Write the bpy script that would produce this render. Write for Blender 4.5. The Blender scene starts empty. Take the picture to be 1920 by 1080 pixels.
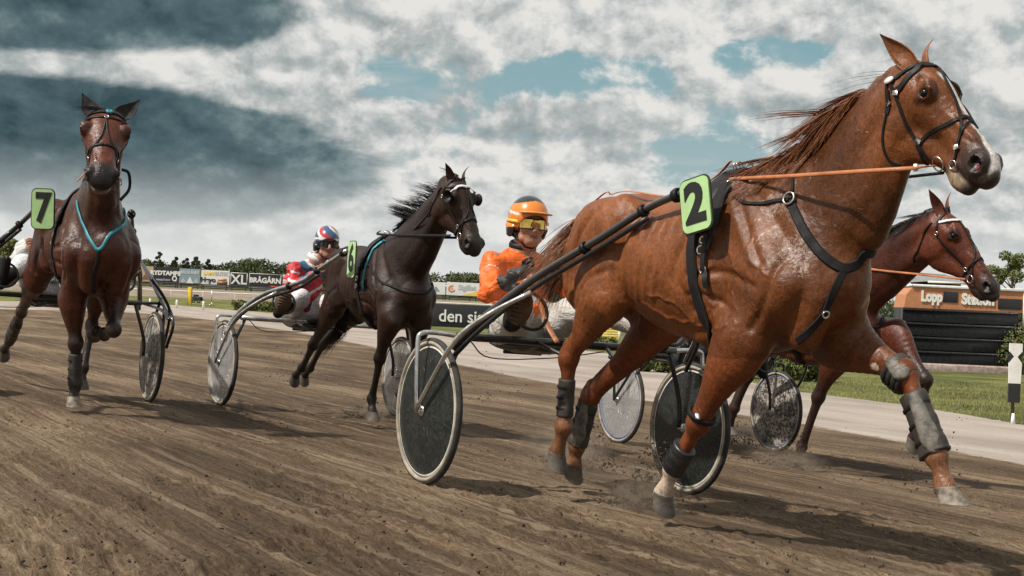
import bpy, math, random
import numpy as np
from mathutils import Vector, Matrix
from mathutils.bvhtree import BVHTree

random.seed(7); RNG = np.random.default_rng(11)
SC = bpy.context.scene; COL = SC.collection
VS = 1.0                                   # voxel size factor
F_PX = 2600.0                              # focal length in photo pixels
# ---------------------------------------------------------------- camera
def cam_dir(px, py): return np.array([(px-960)/F_PX, (540-py)/F_PX, -1.0])
def plane_normal(a, b):
    n = np.cross(cam_dir(0, a), cam_dir(1920, a+b*1920)); n /= np.linalg.norm(n)
    return n if n[1] > 0 else -n
nT = plane_normal(530, .045)               # true up, camera space
nK = plane_normal(557.4, .095)             # normal of the banked track
fw = np.array([0, 0, -1.0]); Yc = fw-nT*(fw@nT); Yc /= np.linalg.norm(Yc); Xc = np.cross(Yc, nT)
RWC = np.array([Xc, Yc, nT])               # world from camera
CAM = np.array([0, 0, .735])
NK = RWC@nK
KO = CAM-.735*NK
fwW = RWC@fw; KV = fwW-NK*(fwW@NK); KV /= np.linalg.norm(KV); KU = np.cross(KV, NK)
cam = bpy.data.cameras.new('camera'); cam.sensor_width = 36; cam.lens = 36*F_PX/1920; cam.clip_start = .05; cam.clip_end = 9000
camo = bpy.data.objects.new('camera', cam); COL.objects.link(camo); SC.camera = camo
M = Matrix.Identity(4)
for i in range(3):
    for j in range(3): M[i][j] = RWC[i][j]
    M[i][3] = CAM[i]
camo.matrix_world = M
def ray(px, py):
    d = RWC@cam_dir(px, py); return CAM, d/np.linalg.norm(d)
def at_depth(px, py, z): return CAM+RWC@(cam_dir(px, py)*z)
def plane_z(x, y): return KO[2]-(NK[0]*(x-KO[0])+NK[1]*(y-KO[1]))/NK[2]
LFLAT = -.60
def ground_z(x, y):
    a = plane_z(x, y); b = LFLAT; k = .22
    h = np.maximum(k-np.abs(a-b), 0)/k
    t1 = np.clip((y-98)/34, 0, 1); t2 = np.clip((y-132)/20, 0, 1); t3 = np.clip((y-160)/300, 0, 1)
    return np.maximum(a, b)+h*h*k/4+.64*t1*t1*(3-2*t1)+1.0*t2+2.5*t3
def pix(p):                                # world -> photo pixel (for my own checks)
    c = RWC.T@(np.array(p)-CAM); return (960-F_PX*c[0]/c[2], 540+F_PX*c[1]/c[2])
def on_ground(px, py):
    o, d = ray(px, py); t = 1.0
    for i in range(4000):
        p = o+d*t
        if p[2] < ground_z(p[0], p[1]): break
        t += .004*t
    lo, hi = t/1.01, t
    for i in range(30):
        m = (lo+hi)/2; p = o+d*m
        if p[2] < ground_z(p[0], p[1]): hi = m
        else: lo = m
    return o+d*hi
# ---------------------------------------------------------------- world + sun
SUN_EL, SUN_AZ = 52, 242                   # azimuth clockwise from +Y of where the sun stands
def sun_vec():
    e, a = math.radians(SUN_EL), math.radians(SUN_AZ)
    return Vector((math.sin(a)*math.cos(e), math.cos(a)*math.cos(e), math.sin(e)))
sl = bpy.data.lights.new('sun', 'SUN'); sl.energy = 5.0; sl.angle = math.radians(1.5); sl.color = (1, .93, .84)
so = bpy.data.objects.new('sun', sl); COL.objects.link(so); so.rotation_euler = sun_vec().to_track_quat('Z', 'Y').to_euler(); so.location = (0, 0, 30)
W = bpy.data.worlds.new('World'); SC.world = W; W.use_nodes = True
SC.view_settings.view_transform = 'Standard'; SC.view_settings.look = 'None'; SC.view_settings.gamma = 1; SC.view_settings.exposure = 0

# ---------------------------------------------------------------- node helper
class NT:
    def __init__(s, tree): s.t = tree; s.n = tree.nodes; s.l = tree.links
    def node(s, typ, ins=None, **kw):
        n = s.n.new(typ)
        for k, v in kw.items(): setattr(n, k, v)
        for k, v in (ins or {}).items(): s.put(n.inputs[k], v)
        return n
    def put(s, sock, v):
        if hasattr(v, 'is_linked'): s.l.new(v, sock)
        elif hasattr(v, 'outputs'): s.l.new(v.outputs[0], sock)
        else:
            if hasattr(sock.default_value, '__len__') and len(sock.default_value) == 4 and len(v) == 3: v = (*v, 1)
            sock.default_value = v
    def math(s, op, a, b=0.0, c=0.0, clamp=False):
        n = s.n.new('ShaderNodeMath'); n.operation = op; n.use_clamp = clamp
        s.put(n.inputs[0], a); s.put(n.inputs[1], b)
        if op in ('MULTIPLY_ADD', 'SMOOTH_MIN', 'SMOOTH_MAX', 'COMPARE'): s.put(n.inputs[2], c)
        return n.outputs[0]
    def ramp(s, fac, lo, hi, a=0.0, b=1.0, smooth=True):
        n = s.n.new('ShaderNodeMapRange'); n.interpolation_type = 'SMOOTHSTEP' if smooth else 'LINEAR'; n.clamp = True
        s.put(n.inputs['Value'], fac); n.inputs['From Min'].default_value = lo; n.inputs['From Max'].default_value = hi
        n.inputs['To Min'].default_value = a; n.inputs['To Max'].default_value = b
        return n.outputs[0]
    def mix(s, fac, a, b, blend='MIX'):
        n = s.n.new('ShaderNodeMix'); n.data_type = 'RGBA'; n.blend_type = blend
        s.put(n.inputs[0], fac); s.put(n.inputs[6], a); s.put(n.inputs[7], b)
        return n.outputs[2]
    def rotmap(s, vec, ang, scale):
        return s.mapping(s.mapping(vec, (1, 1, 1), (0, 0, ang)), scale)
    def noise(s, vec, scale, detail=4, rough=.55, dist=0.0, w=None):
        n = s.node('ShaderNodeTexNoise'); n.inputs['Scale'].default_value = scale; n.inputs['Detail'].default_value = detail
        n.inputs['Roughness'].default_value = rough; n.inputs['Distortion'].default_value = dist
        if vec is not None: s.l.new(vec, n.inputs['Vector'])
        return n.outputs[0]
    def mapping(s, vec, scale=(1, 1, 1), rot=(0, 0, 0), loc=(0, 0, 0)):
        n = s.node('ShaderNodeMapping'); n.inputs['Scale'].default_value = scale; n.inputs['Rotation'].default_value = rot
        n.inputs['Location'].default_value = loc; s.l.new(vec, n.inputs['Vector']); return n.outputs[0]
def new_mat(name):
    m = bpy.data.materials.new(name); m.use_nodes = True; nt = NT(m.node_tree)
    bs = m.node_tree.nodes['Principled BSDF']; return m, nt, bs
def simple(name, col, rough=.5, metal=0, bump=.0, bscale=60, var=.25, spec=.5, vscale=9, coat=0):
    """plain surface with worn, uneven colour and a fine bump"""
    m, nt, bs = new_mat(name); tc = nt.node('ShaderNodeTexCoord').outputs['Object']
    n1 = nt.noise(tc, vscale, 5, .6); f = nt.ramp(n1, .3, .7, 1-var, 1+var)
    c = nt.node('ShaderNodeVectorMath', operation='SCALE'); c.inputs[0].default_value = col[:3]; nt.l.new(f, c.inputs['Scale'])
    nt.l.new(c.outputs[0], bs.inputs['Base Color'])
    nt.l.new(nt.ramp(nt.noise(tc, vscale*3, 4), .3, .7, max(.02, rough-.12), min(1, rough+.12)), bs.inputs['Roughness'])
    bs.inputs['Metallic'].default_value = metal; bs.inputs['Specular IOR Level'].default_value = spec; bs.inputs['Coat Weight'].default_value = coat
    if bump:
        b = nt.node('ShaderNodeBump'); b.inputs['Strength'].default_value = bump; b.inputs['Distance'].default_value = .004
        nt.l.new(nt.noise(tc, bscale, 5, .6), b.inputs['Height']); nt.l.new(b.outputs[0], bs.inputs['Normal'])
    return m
# ---------------------------------------------------------------- object helpers
def tag(o, label=None, cat=None, group=None, kind=None):
    if label: o['label'] = label
    if cat: o['category'] = cat
    if group: o['group'] = group
    if kind: o['kind'] = kind
    return o
def frame(origin, heading, up=(0, 0, 1)):
    """matrix with +x along heading, +z along up"""
    z = Vector(up).normalized(); x = Vector(heading); x = (x-z*x.dot(z)).normalized(); y = z.cross(x)
    m = Matrix((x, y, z)).transposed().to_4x4(); m.translation = Vector(origin); return m
def empty(name, mw, parent=None):
    o = bpy.data.objects.new(name, None); COL.objects.link(o); o.empty_display_size = .2
    if parent: o.parent = parent; o.matrix_basis = mw
    else: o.matrix_world = mw
    return o
def mesh_obj(name, V, Fs, mat, parent=None, smooth=True, mw=None):
    me = bpy.data.meshes.new(name); V = np.asarray(V, np.float32)
    if isinstance(Fs, np.ndarray):
        n, k = Fs.shape; me.vertices.add(len(V)); me.vertices.foreach_set('co', V.ravel())
        me.loops.add(n*k); me.loops.foreach_set('vertex_index', Fs.ravel().astype(np.int32))
        me.polygons.add(n); me.polygons.foreach_set('loop_start', np.arange(n, dtype=np.int32)*k)
        me.polygons.foreach_set('loop_total', np.full(n, k, np.int32)); me.update(calc_edges=True)
    else: me.from_pydata([tuple(map(float, v)) for v in V], [], [tuple(int(i) for i in f) for f in Fs]); me.update()
    me.polygons.foreach_set('use_smooth', np.full(len(me.polygons), smooth, bool))
    for m in (mat if isinstance(mat, (list, tuple)) else [mat]): me.materials.append(m)
    o = bpy.data.objects.new(name, me); COL.objects.link(o)
    if parent: o.parent = parent
    if mw is not None: o.matrix_basis = mw
    return o
def attr_col(me, name, C):
    a = me.attributes.new(name, 'FLOAT_COLOR', 'POINT'); C = np.asarray(C, np.float32)
    if C.shape[1] == 3: C = np.hstack([C, np.ones((len(C), 1), np.float32)])
    a.data.foreach_set('color', C.ravel())
def attr_f(me, name, A): a = me.attributes.new(name, 'FLOAT', 'POINT'); a.data.foreach_set('value', np.asarray(A, np.float32))
def catmull(P, n):
    P = np.asarray(P, float)
    if len(P) == 2: return np.linspace(P[0], P[1], n+1)
    Q = np.vstack([2*P[0]-P[1], P, 2*P[-1]-P[-2]]); out = []
    for i in range(1, len(Q)-2):
        for j in range(n):
            t = j/n; p0, p1, p2, p3 = Q[i-1], Q[i], Q[i+1], Q[i+2]
            out.append(.5*((2*p1)+(-p0+p2)*t+(2*p0-5*p1+4*p2-p3)*t*t+(-p0+3*p1-3*p2+p3)*t**3))
    out.append(P[-1]); return np.array(out)
class MB:
    """collects shapes into one mesh"""
    def __init__(s): s.V = []; s.F = []; s.n = 0; s.M = []; s.mi = 0
    def add(s, V, F):
        s.V.append(np.asarray(V, float).reshape(-1, 3)); s.F += [[i+s.n for i in f] for f in F]; s.M += [s.mi]*len(F); s.n += len(s.V[-1])
    def tube(s, P, r, k=8, flat=None, cap=True, sub=0):
        P = np.asarray(P, float)
        r = np.asarray([r]*len(P) if np.isscalar(r) else r, float)
        if sub: r = catmull(np.c_[r, r*0, r*0], sub)[:, 0]; P = catmull(P, sub)
        T = np.gradient(P, axis=0); T /= np.linalg.norm(T, axis=1)[:, None]+1e-12
        u = np.cross(T[0], (0, 0, 1.)); 
        if np.linalg.norm(u) < .2: u = np.cross(T[0], (0, 1., 0))
        rings = []
        for i in range(len(P)):
            u = u-T[i]*(u@T[i]); u /= np.linalg.norm(u); w = np.cross(T[i], u); a = np.arange(k)*2*np.pi/k
            fl = 1 if flat is None else flat
            rings.append(P[i]+r[i]*(np.cos(a)[:, None]*u+fl*np.sin(a)[:, None]*w))
        V = np.vstack(rings); F = []
        for i in range(len(P)-1):
            for j in range(k): F.append([i*k+j, i*k+(j+1) % k, (i+1)*k+(j+1) % k, (i+1)*k+j])
        if cap: F.append(list(range(k))[::-1]); F.append([(len(P)-1)*k+j for j in range(k)])
        s.add(V, F); return s
    def box(s, c, size, R=None, bev=0):
        c = np.array(c, float); h = np.array(size, float)/2; R = np.eye(3) if R is None else np.array(R, float)
        if bev <= 0:
            V = np.array([[x, y, z] for x in (-1, 1) for y in (-1, 1) for z in (-1, 1)])*h
            F = [[0, 1, 3, 2], [4, 6, 7, 5], [0, 4, 5, 1], [2, 3, 7, 6], [0, 2, 6, 4], [1, 5, 7, 3]]
        else:
            b = min(bev, min(h)*.95); V = []; idx = {}
            for x in (-1, 1):
                for y in (-1, 1):
                    for z in (-1, 1):
                        for a in range(3):
                            p = np.array([x, y, z])*(h-b); p[a] += (x, y, z)[a]*b; idx[(x, y, z, a)] = len(V); V.append(p)
            V = np.array(V); F = []
            for a in range(3):
                p, q = [(1, 2), (2, 0), (0, 1)][a]
                for sg in (-1, 1):
                    quad = []
                    for (u, v) in ((-1, -1), (1, -1), (1, 1), (-1, 1)):
                        k = [0, 0, 0]; k[a] = sg; k[p] = u; k[q] = v; quad.append(idx[(*k, a)])
                    F.append(quad if sg > 0 else quad[::-1])
            for a in range(3):
                p, q = [(1, 2), (2, 0), (0, 1)][a]
                for u in (-1, 1):
                    for v in (-1, 1):
                        k0 = [0]*3; k1 = [0]*3; k0[a] = -1; k1[a] = 1; k0[p] = k1[p] = u; k0[q] = k1[q] = v
                        F.append([idx[(*k0, p)], idx[(*k1, p)], idx[(*k1, q)], idx[(*k0, q)]])
            for x in (-1, 1):
                for y in (-1, 1):
                    for z in (-1, 1): F.append([idx[(x, y, z, a)] for a in range(3)])
        s.add(V@R.T+c, F); return s
    def ring(s, c, n, R, r, k=40, kk=8, flat=1.0, u=None, arc=1.0, a0=0.0):
        """torus around axis n"""
        n = np.array(n, float); n /= np.linalg.norm(n); u = np.array(u, float) if u is not None else np.cross(n, (0, 0, 1.) if abs(n[2]) < .9 else (1., 0, 0)); u /= np.linalg.norm(u); w = np.cross(n, u)
        V = []; m = k if arc >= 1 else k+1
        for i in range(m):
            a = a0+i*2*np.pi*arc/k; d = np.cos(a)*u+np.sin(a)*w
            for j in range(kk): b = j*2*np.pi/kk; V.append(np.array(c)+d*(R+r*np.cos(b))+n*r*flat*np.sin(b))
        F = [[i*kk+j, ((i+1) % m)*kk+j, ((i+1) % m)*kk+(j+1) % kk, i*kk+(j+1) % kk] for i in range(k) for j in range(kk)]
        s.add(V, F); return s
    def ribbon(s, P, N, w, t=.004):
        """strap of width w lying with normal N"""
        P = np.asarray(P, float); N = np.asarray(N, float); T = np.gradient(P, axis=0); T /= np.linalg.norm(T, axis=1)[:, None]+1e-12
        Sd = np.cross(T, N); Sd /= np.linalg.norm(Sd, axis=1)[:, None]+1e-12; N = np.cross(Sd, T)
        w = np.asarray([w]*len(P) if np.isscalar(w) else w)[:, None]
        V = np.stack([P-Sd*w/2, P-Sd*w*.38+N*t, P+Sd*w*.38+N*t, P+Sd*w/2, P+Sd*w*.4-N*t*.5, P-Sd*w*.4-N*t*.5], 1).reshape(-1, 3); F = []
        for i in range(len(P)-1):
            for j in range(6): F.append([i*6+j, i*6+(j+1) % 6, (i+1)*6+(j+1) % 6, (i+1)*6+j])
        F.append(list(range(6))[::-1]); F.append([(len(P)-1)*6+j for j in range(6)]); s.add(V, F); return s
    def sheet(s, G):
        """G (n,m,3) grid of points"""
        n, m = G.shape[:2]; F = [[i*m+j, i*m+j+1, (i+1)*m+j+1, (i+1)*m+j] for i in range(n-1) for j in range(m-1)]; s.add(G.reshape(-1, 3), F); return s
    def prism(s, P2, c, u, v, t):
        """flat outline P2 in the plane u,v at c, thickness t along u x v, both sides"""
        c = np.array(c, float); u = np.array(u, float); v = np.array(v, float); n = np.cross(u, v); k = len(P2)
        A = [c+u*p[0]+v*p[1]+n*t/2 for p in P2]; B = [c+u*p[0]+v*p[1]-n*t/2 for p in P2]
        F = [list(range(k)), [k+i for i in range(k)][::-1]]+[[i, k+i, k+(i+1) % k, (i+1) % k] for i in range(k)]
        s.add(A+B, F); return s
    def each(s, name, mat, parent, smooth=True):
        # one object per shape added
        k = 0; out = []
        for V in s.V: F = [f for f in s.F if k <= f[0] < k+len(V)]; out.append(mesh_obj(name, V, [[i-k for i in f] for f in F], mat, parent, smooth)); k += len(V)
        return out
    def build(s, name, mat, parent=None, smooth=True, mw=None, auto=None):
        o = mesh_obj(name, np.vstack(s.V), s.F, mat, parent, smooth, mw)
        if isinstance(mat, (list, tuple)): o.data.polygons.foreach_set('material_index', np.array(s.M, np.int32))
        if smooth and auto: 
            o.data.set_sharp_from_angle(angle=math.radians(auto))
        return o
def strands(name, S, r, mat, parent, k=3, tip=.15):
    """S (n,m,3): n hair strands of m points; tapered three-sided threads"""
    S = np.asarray(S, np.float64); n, m = S.shape[:2]; T = np.gradient(S, axis=1); T /= np.linalg.norm(T, axis=2)[..., None]+1e-9
    u = np.cross(T, (0.31, .9, .3)); u /= np.linalg.norm(u, axis=2)[..., None]+1e-9; w = np.cross(T, u)
    rr = (np.asarray(r).reshape(-1, 1)*np.ones((n, 1)))*np.linspace(1, tip, m)[None]; V = np.zeros((n, m, k, 3))
    for j in range(k):
        a = 2*np.pi*j/k; V[:, :, j] = S+rr[..., None]*(math.cos(a)*u+math.sin(a)*w)
    b = (np.arange(n)[:, None, None]*m+np.arange(m-1)[None, :, None])*k; j = np.arange(k)[None, None]; j2 = (j+1) % k
    F = np.stack([b+j, b+j2, b+k+j2, b+k+j], -1).reshape(-1, 4)
    return mesh_obj(name, V.reshape(-1, 3), F, mat, parent)
# ---------------------------------------------------------------- implicit surfaces
class Sdf:
    def __init__(s, lo, hi, h):
        s.h = h; s.lo = np.array(lo, float); s.n = np.ceil((np.array(hi)-s.lo)/h).astype(int)+1
        s.ax = [(s.lo[i]+np.arange(s.n[i])*h).astype(np.float32) for i in range(3)]; s.F = np.full(s.n, .5, np.float32)
    def sl(s, lo, hi):
        a = np.clip(np.floor((lo-s.lo)/s.h).astype(int), 0, s.n); b = np.clip(np.ceil((hi-s.lo)/s.h).astype(int)+1, 0, s.n)
        return tuple(slice(int(x), int(y)) for x, y in zip(a, b))
    def merge(s, L, G, k, sub=False):
        A = s.F[L]
        if sub: h = np.maximum(k-np.abs(A+G), 0)/k; s.F[L] = np.maximum(A, -G)+h*h*k/4
        else: h = np.maximum(k-np.abs(A-G), 0)/k; s.F[L] = np.minimum(A, G)-h*h*k/4
    def ell(s, c, r, R=None, k=.03, sub=False):
        c = np.array(c, float); r = np.array(r, float); R = np.eye(3) if R is None else np.array(R, float)   # R rows = axes
        m = r.max()+k+2*s.h; L = s.sl(c-m, c+m)
        X = s.ax[0][L[0]][:, None, None]-c[0]; Y = s.ax[1][L[1]][None, :, None]-c[1]; Z = s.ax[2][L[2]][None, None]-c[2]
        q = [X*R[i][0]+Y*R[i][1]+Z*R[i][2] for i in range(3)]
        k0 = np.sqrt(sum((q[i]/r[i])**2 for i in range(3)))+1e-6; k1 = np.sqrt(sum((q[i]/r[i]**2)**2 for i in range(3)))+1e-6
        s.merge(L, (k0*(k0-1)/k1).astype(np.float32), k, sub)
    def loft(s, P, a, b, S=(0, 1, 0), k=.03, sub=False, n=3):
        P = np.array(P, float); a = np.array(a if np.ndim(a) else [a]*len(P), float); b = np.array(b if np.ndim(b) else [b]*len(P), float)
        if n > 1 and len(P) > 2:
            Q = catmull(np.c_[P, a, b], n); P, a, b = Q[:, :3], Q[:, 3], Q[:, 4]
        a = np.maximum(a, .002); b = np.maximum(b, .002); m = max(a.max(), b.max())+k+2*s.h
        L0 = s.sl(P.min(0)-m, P.max(0)+m); G0 = np.full([x.stop-x.start for x in L0], .5, np.float32); S0 = np.array(S, float)
        for i in range(len(P)-1):
            A, B = P[i], P[i+1]; AB = B-A; l2 = AB@AB
            if l2 < 1e-10: continue
            T = AB/math.sqrt(l2); Sv = S0-T*(S0@T); Sv /= np.linalg.norm(Sv); U = np.cross(T, Sv)
            m = max(a[i], a[i+1], b[i], b[i+1])+k+2*s.h; L = s.sl(np.minimum(A, B)-m, np.maximum(A, B)+m)
            X = s.ax[0][L[0]][:, None, None]-A[0]; Y = s.ax[1][L[1]][None, :, None]-A[1]; Z = s.ax[2][L[2]][None, None]-A[2]
            w = X*np.float32(T[0])+Y*np.float32(T[1])+Z*np.float32(T[2]); ln = math.sqrt(l2)
            t = np.clip(w/ln, 0, 1); w = w-t*ln
            q = X*np.float32(Sv[0])+Y*np.float32(Sv[1])+Z*np.float32(Sv[2]); r = X*np.float32(U[0])+Y*np.float32(U[1])+Z*np.float32(U[2])
            aa = a[i]+(a[i+1]-a[i])*t; bb = b[i]+(b[i+1]-b[i])*t; mm = np.minimum(aa, bb)
            q1 = q/aa; r1 = r/bb; w1 = w/mm
            k0 = np.sqrt(q1*q1+r1*r1+w1*w1)+1e-6; k1 = np.sqrt((q1/aa)**2+(r1/bb)**2+(w1/mm)**2)+1e-6
            g = (k0*(k0-1)/k1).astype(np.float32)
            Lr = tuple(slice(L[d].start-L0[d].start, L[d].stop-L0[d].start) for d in range(3))
            G0[Lr] = np.minimum(G0[Lr], g)
        s.merge(L0, G0, k, sub)
    def cut(s, p, n):
        # keep the side n points to
        p = np.array(p, float); n = np.array(n, float); g = (s.ax[0][:, None, None]-p[0])*n[0]+(s.ax[1][None, :, None]-p[1])*n[1]+(s.ax[2][None, None]-p[2])*n[2]
        s.F = np.maximum(s.F, -g.astype(np.float32))
    def cap(s, A, B, r1, r2=None, k=.02, sub=False): s.loft([A, B], [r1, r2 or r1], [r1, r2 or r1], (.31, .81, .12), k, sub)
    def mesh(s):
        F = s.F; I = F < 0; n = np.array(F.shape)-1
        c = np.zeros(n, np.int8)
        for dx in (0, 1):
            for dy in (0, 1):
                for dz in (0, 1): c += I[dx:dx+n[0], dy:dy+n[1], dz:dz+n[2]]
        act = np.argwhere((c > 0) & (c < 8)); idx = np.full(n, -1, np.int32); idx[tuple(act.T)] = np.arange(len(act))
        pos = np.zeros((len(act), 3)); cnt = np.zeros(len(act))
        cor = {}
        for d in [(x, y, z) for x in (0, 1) for y in (0, 1) for z in (0, 1)]: cor[d] = F[act[:, 0]+d[0], act[:, 1]+d[1], act[:, 2]+d[2]]
        for d in cor:
            for ax in range(3):
                if d[ax]: continue
                e = list(d); e[ax] = 1; va, vb = cor[d], cor[tuple(e)]; m = (va < 0) != (vb < 0)
                t = np.where(m, va/np.where(m, va-vb, 1), 0); p = np.array(d, float)[None].repeat(len(act), 0); p[:, ax] += t
                pos += p*m[:, None]; cnt += m
        V = s.lo+(act+pos/cnt[:, None])*s.h; Q = []
        for ax in range(3):
            A = I; sl1 = [slice(1, n[i]) for i in range(3)]; sl1[ax] = slice(0, n[ax]); sl2 = list(sl1); sl2[ax] = slice(1, n[ax]+1)
            a = A[tuple(sl1)]; b = A[tuple(sl2)]; e = np.argwhere(a != b)
            e = e+np.array([0 if i == ax else 1 for i in range(3)]); sg = A[tuple(e.T)]
            p, q = [(1, 2), (2, 0), (0, 1)][ax]; o = []
            for (u, v) in ((-1, -1), (0, -1), (0, 0), (-1, 0)):
                f = e.copy(); f[:, p] += u; f[:, q] += v; o.append(idx[tuple(f.T)])
            o = np.stack(o, 1); o[~sg] = o[~sg][:, ::-1]; Q.append(o)
        return V, np.vstack(Q)
# ================================================================ horses
def unit(v): v = np.asarray(v, float); return v/(np.linalg.norm(v)+1e-12)
class Rig:
    """local frame of one horse: x forward, y to its left (the far side), z up, origin on the ground under the withers"""
    def __init__(s, wpx, depth, alpha, height):
        lo, hi = depth*.7, depth*1.4                      # depth at which the withers stand `height` above the ground
        for i in range(40):
            m = (lo+hi)/2; p = at_depth(*wpx, m)
            if (p[2]-ground_z(p[0], p[1])) < height: lo = m
            else: hi = m
        s.depth = m; s.sc = height/1.6
        s.mw = frame((p[0], p[1], ground_z(p[0], p[1])), (math.sin(alpha), -math.cos(alpha), 0)) @ Matrix.Scale(s.sc, 4)
        s.A = np.array(s.mw)[:3, :3]; s.o = np.array(s.mw)[:3, 3]; s.Ai = np.linalg.inv(s.A)
    def loc(s, w): return s.Ai@(np.array(w)-s.o)
    def wor(s, l): return s.A@np.array(l)+s.o
    def ray(s, px, py): o, d = ray(px, py); return s.loc(o), unit(s.Ai@d)
    def P(s, px, py, y=None, x=None, z=None):
        o, d = s.ray(px, py); ax, v = (1, y) if y is not None else ((0, x) if x is not None else (2, z))
        return o+d*((v-o[ax])/d[ax])
    def pix(s, l): return pix(s.wor(l))
    def ground(s, l): w = s.wor(l); w[2] = ground_z(w[0], w[1]); return s.loc(w)
def head_frame(rig, poll, muz_px, L, roll=0, yaw_hint=None, near=True):
    o, d = rig.ray(*muz_px); m = o-poll; b = m@d; c = m@m-L*L; disc = b*b-c
    t = -b-(math.sqrt(disc) if disc > 0 else 0)*(1 if near else -1)
    M_ = o+d*t; x = unit(M_-poll); y = unit(np.cross((0, 0, 1.), x)); 
    if yaw_hint is not None: y = np.array(yaw_hint, float); y = unit(y-x*(y@x))
    z = np.cross(x, y); cr, sr = math.cos(roll), math.sin(roll); y, z = y*cr+z*sr, z*cr-y*sr
    return poll, np.array([x, y, z]), L/.64
def leg_front(S, el, kn, fe, co, side, k=1.0):
    Y = (0, 1, 0); sp = np.array([.36, side*.15, 1.12])
    S.loft([sp, el], [.09, .08], [.13, .12], Y, .06)
    ax = unit(kn-el); back = -np.cross(ax, Y)
    pts = [el+(kn-el)*t for t in (0, .2, .45, .75, .97)]
    S.loft([pts[0]-back*.01, pts[1]-back*.006, pts[2], pts[3], pts[4]], [.086, .084, .068, .045, .046], [.150, .138, .096, .058, .053], Y, .05)
    S.loft([el+back*.05, pts[2]+back*.035], [.03, .02], [.035, .018], Y, .03)
    S.loft([pts[1]-back*.05+np.array(Y)*side*.02, pts[3]-back*.018+np.array(Y)*side*.012], [.028, .016], [.03, .018], Y, .015)
    S.ell(kn, (.048, .050, .058), np.array([np.cross(ax, Y), Y, ax]), .03)
    S.ell(kn+back*.035, (.018, .022, .03), np.array([np.cross(ax, Y), Y, ax]), .02)
    lower_leg(S, kn, fe, co, .036, .031)
def lower_leg(S, kn, fe, co, b, a):
    Y = (0, 1, 0); ax = unit(fe-kn); back = -np.cross(ax, Y); q = [kn+(fe-kn)*t for t in (0, .25, .6, .9, 1)]
    S.loft([q[0]-back*.004, q[1]-back*.008, q[2]-back*.008, q[3], q[4]], [a*1.25, a, a*.85, a*1.05, a*1.2], [b*1.3, b*.85, b*.72, b*1.0, b*1.2], Y, .02)
    S.loft([q[0]+back*.022, q[1]+back*.022, q[2]+back*.022, q[3]+back*.020], a*.62, b*.42, Y, .010)
    S.ell(fe+back*.008, (.042, .038, .042), None, .02)
    S.ell(fe+back*.032, (.018, .022, .02), None, .02)
    S.loft([fe, fe+(co-fe)*.55, co], [.034, .031, .042], [.038, .034, .047], Y, .02)
def leg_hind(S, st, ho, fe, co, side):
    Y = (0, 1, 0); hip = np.array([-.84, side*.115, 1.30])
    S.loft([hip, hip*.45+st*.55, st], [.125, .115, .085], [.24, .21, .15], Y, .06)
    ax = unit(ho-st); back = -np.cross(ax, Y); g = [st+(ho-st)*t for t in (0, .2, .5, .8, .98)]
    S.loft([(-1.05, side*.105, 1.22), (-1.04, side*.125, 1.10), g[1]+back*.07, g[2]+back*.03], [.085, .085, .058, .034], [.13, .125, .09, .036], Y, .05)
    S.loft([g[0], g[1]+back*.01, g[2], g[3], g[4]], [.085, .078, .055, .038, .039], [.135, .120, .080, .050, .048], Y, .05)
    cal = ho+back*.055-ax*.045
    S.loft([g[2]+back*.055, g[3]+back*.06, cal], .012, [.016, .012, .016], Y, .012)
    S.loft([cal, ho+back*.03, ho+unit(fe-ho)*.06+(-np.cross(unit(fe-ho), Y))*.024], [.022, .028, .018], [.024, .03, .018], Y, .02)
    S.ell(ho, (.050, .042, .060), np.array([np.cross(ax, Y), Y, ax]), .03)
    lower_leg(S, ho, fe, co, .039, .032)
def hoof_mesh(co, axis, fwd, ln=.066, top=.046, bot=.060):
    """hoof: slanted frustum from the coronet co along axis; fwd = toe direction"""
    axis = unit(axis); fwd = unit(fwd-axis*(fwd@axis)); sd = np.cross(axis, fwd); m = MB(); k = 20; V = []
    for t, e in ((-.12, .86), (0, 1.04), (.05, 1.0), (.5, 1), (.96, 1), (1.0, .95)):
        r = (top+(bot-top)*max(t, 0))*e
        for j in range(k):
            a = 2*math.pi*j/k; ca, sa = math.cos(a), math.sin(a)
            q = .86 if ca < -.5 else 1
            L = ln*t*(1+.22*ca)
            V.append(co+axis*L+fwd*(r*ca*q+.034*max(t, 0))+sd*r*sa*.94)
    F = [[i*k+j, (i+1)*k+j, (i+1)*k+(j+1) % k, i*k+(j+1) % k] for i in range(5) for j in range(k)]
    F.append([5*k+j for j in range(k)][::-1]); F.append(list(range(k))); 
    F = [f[::-1] for f in F]; m.add(V, F); return m
KY, KZ = 1.25, 1.55
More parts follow.
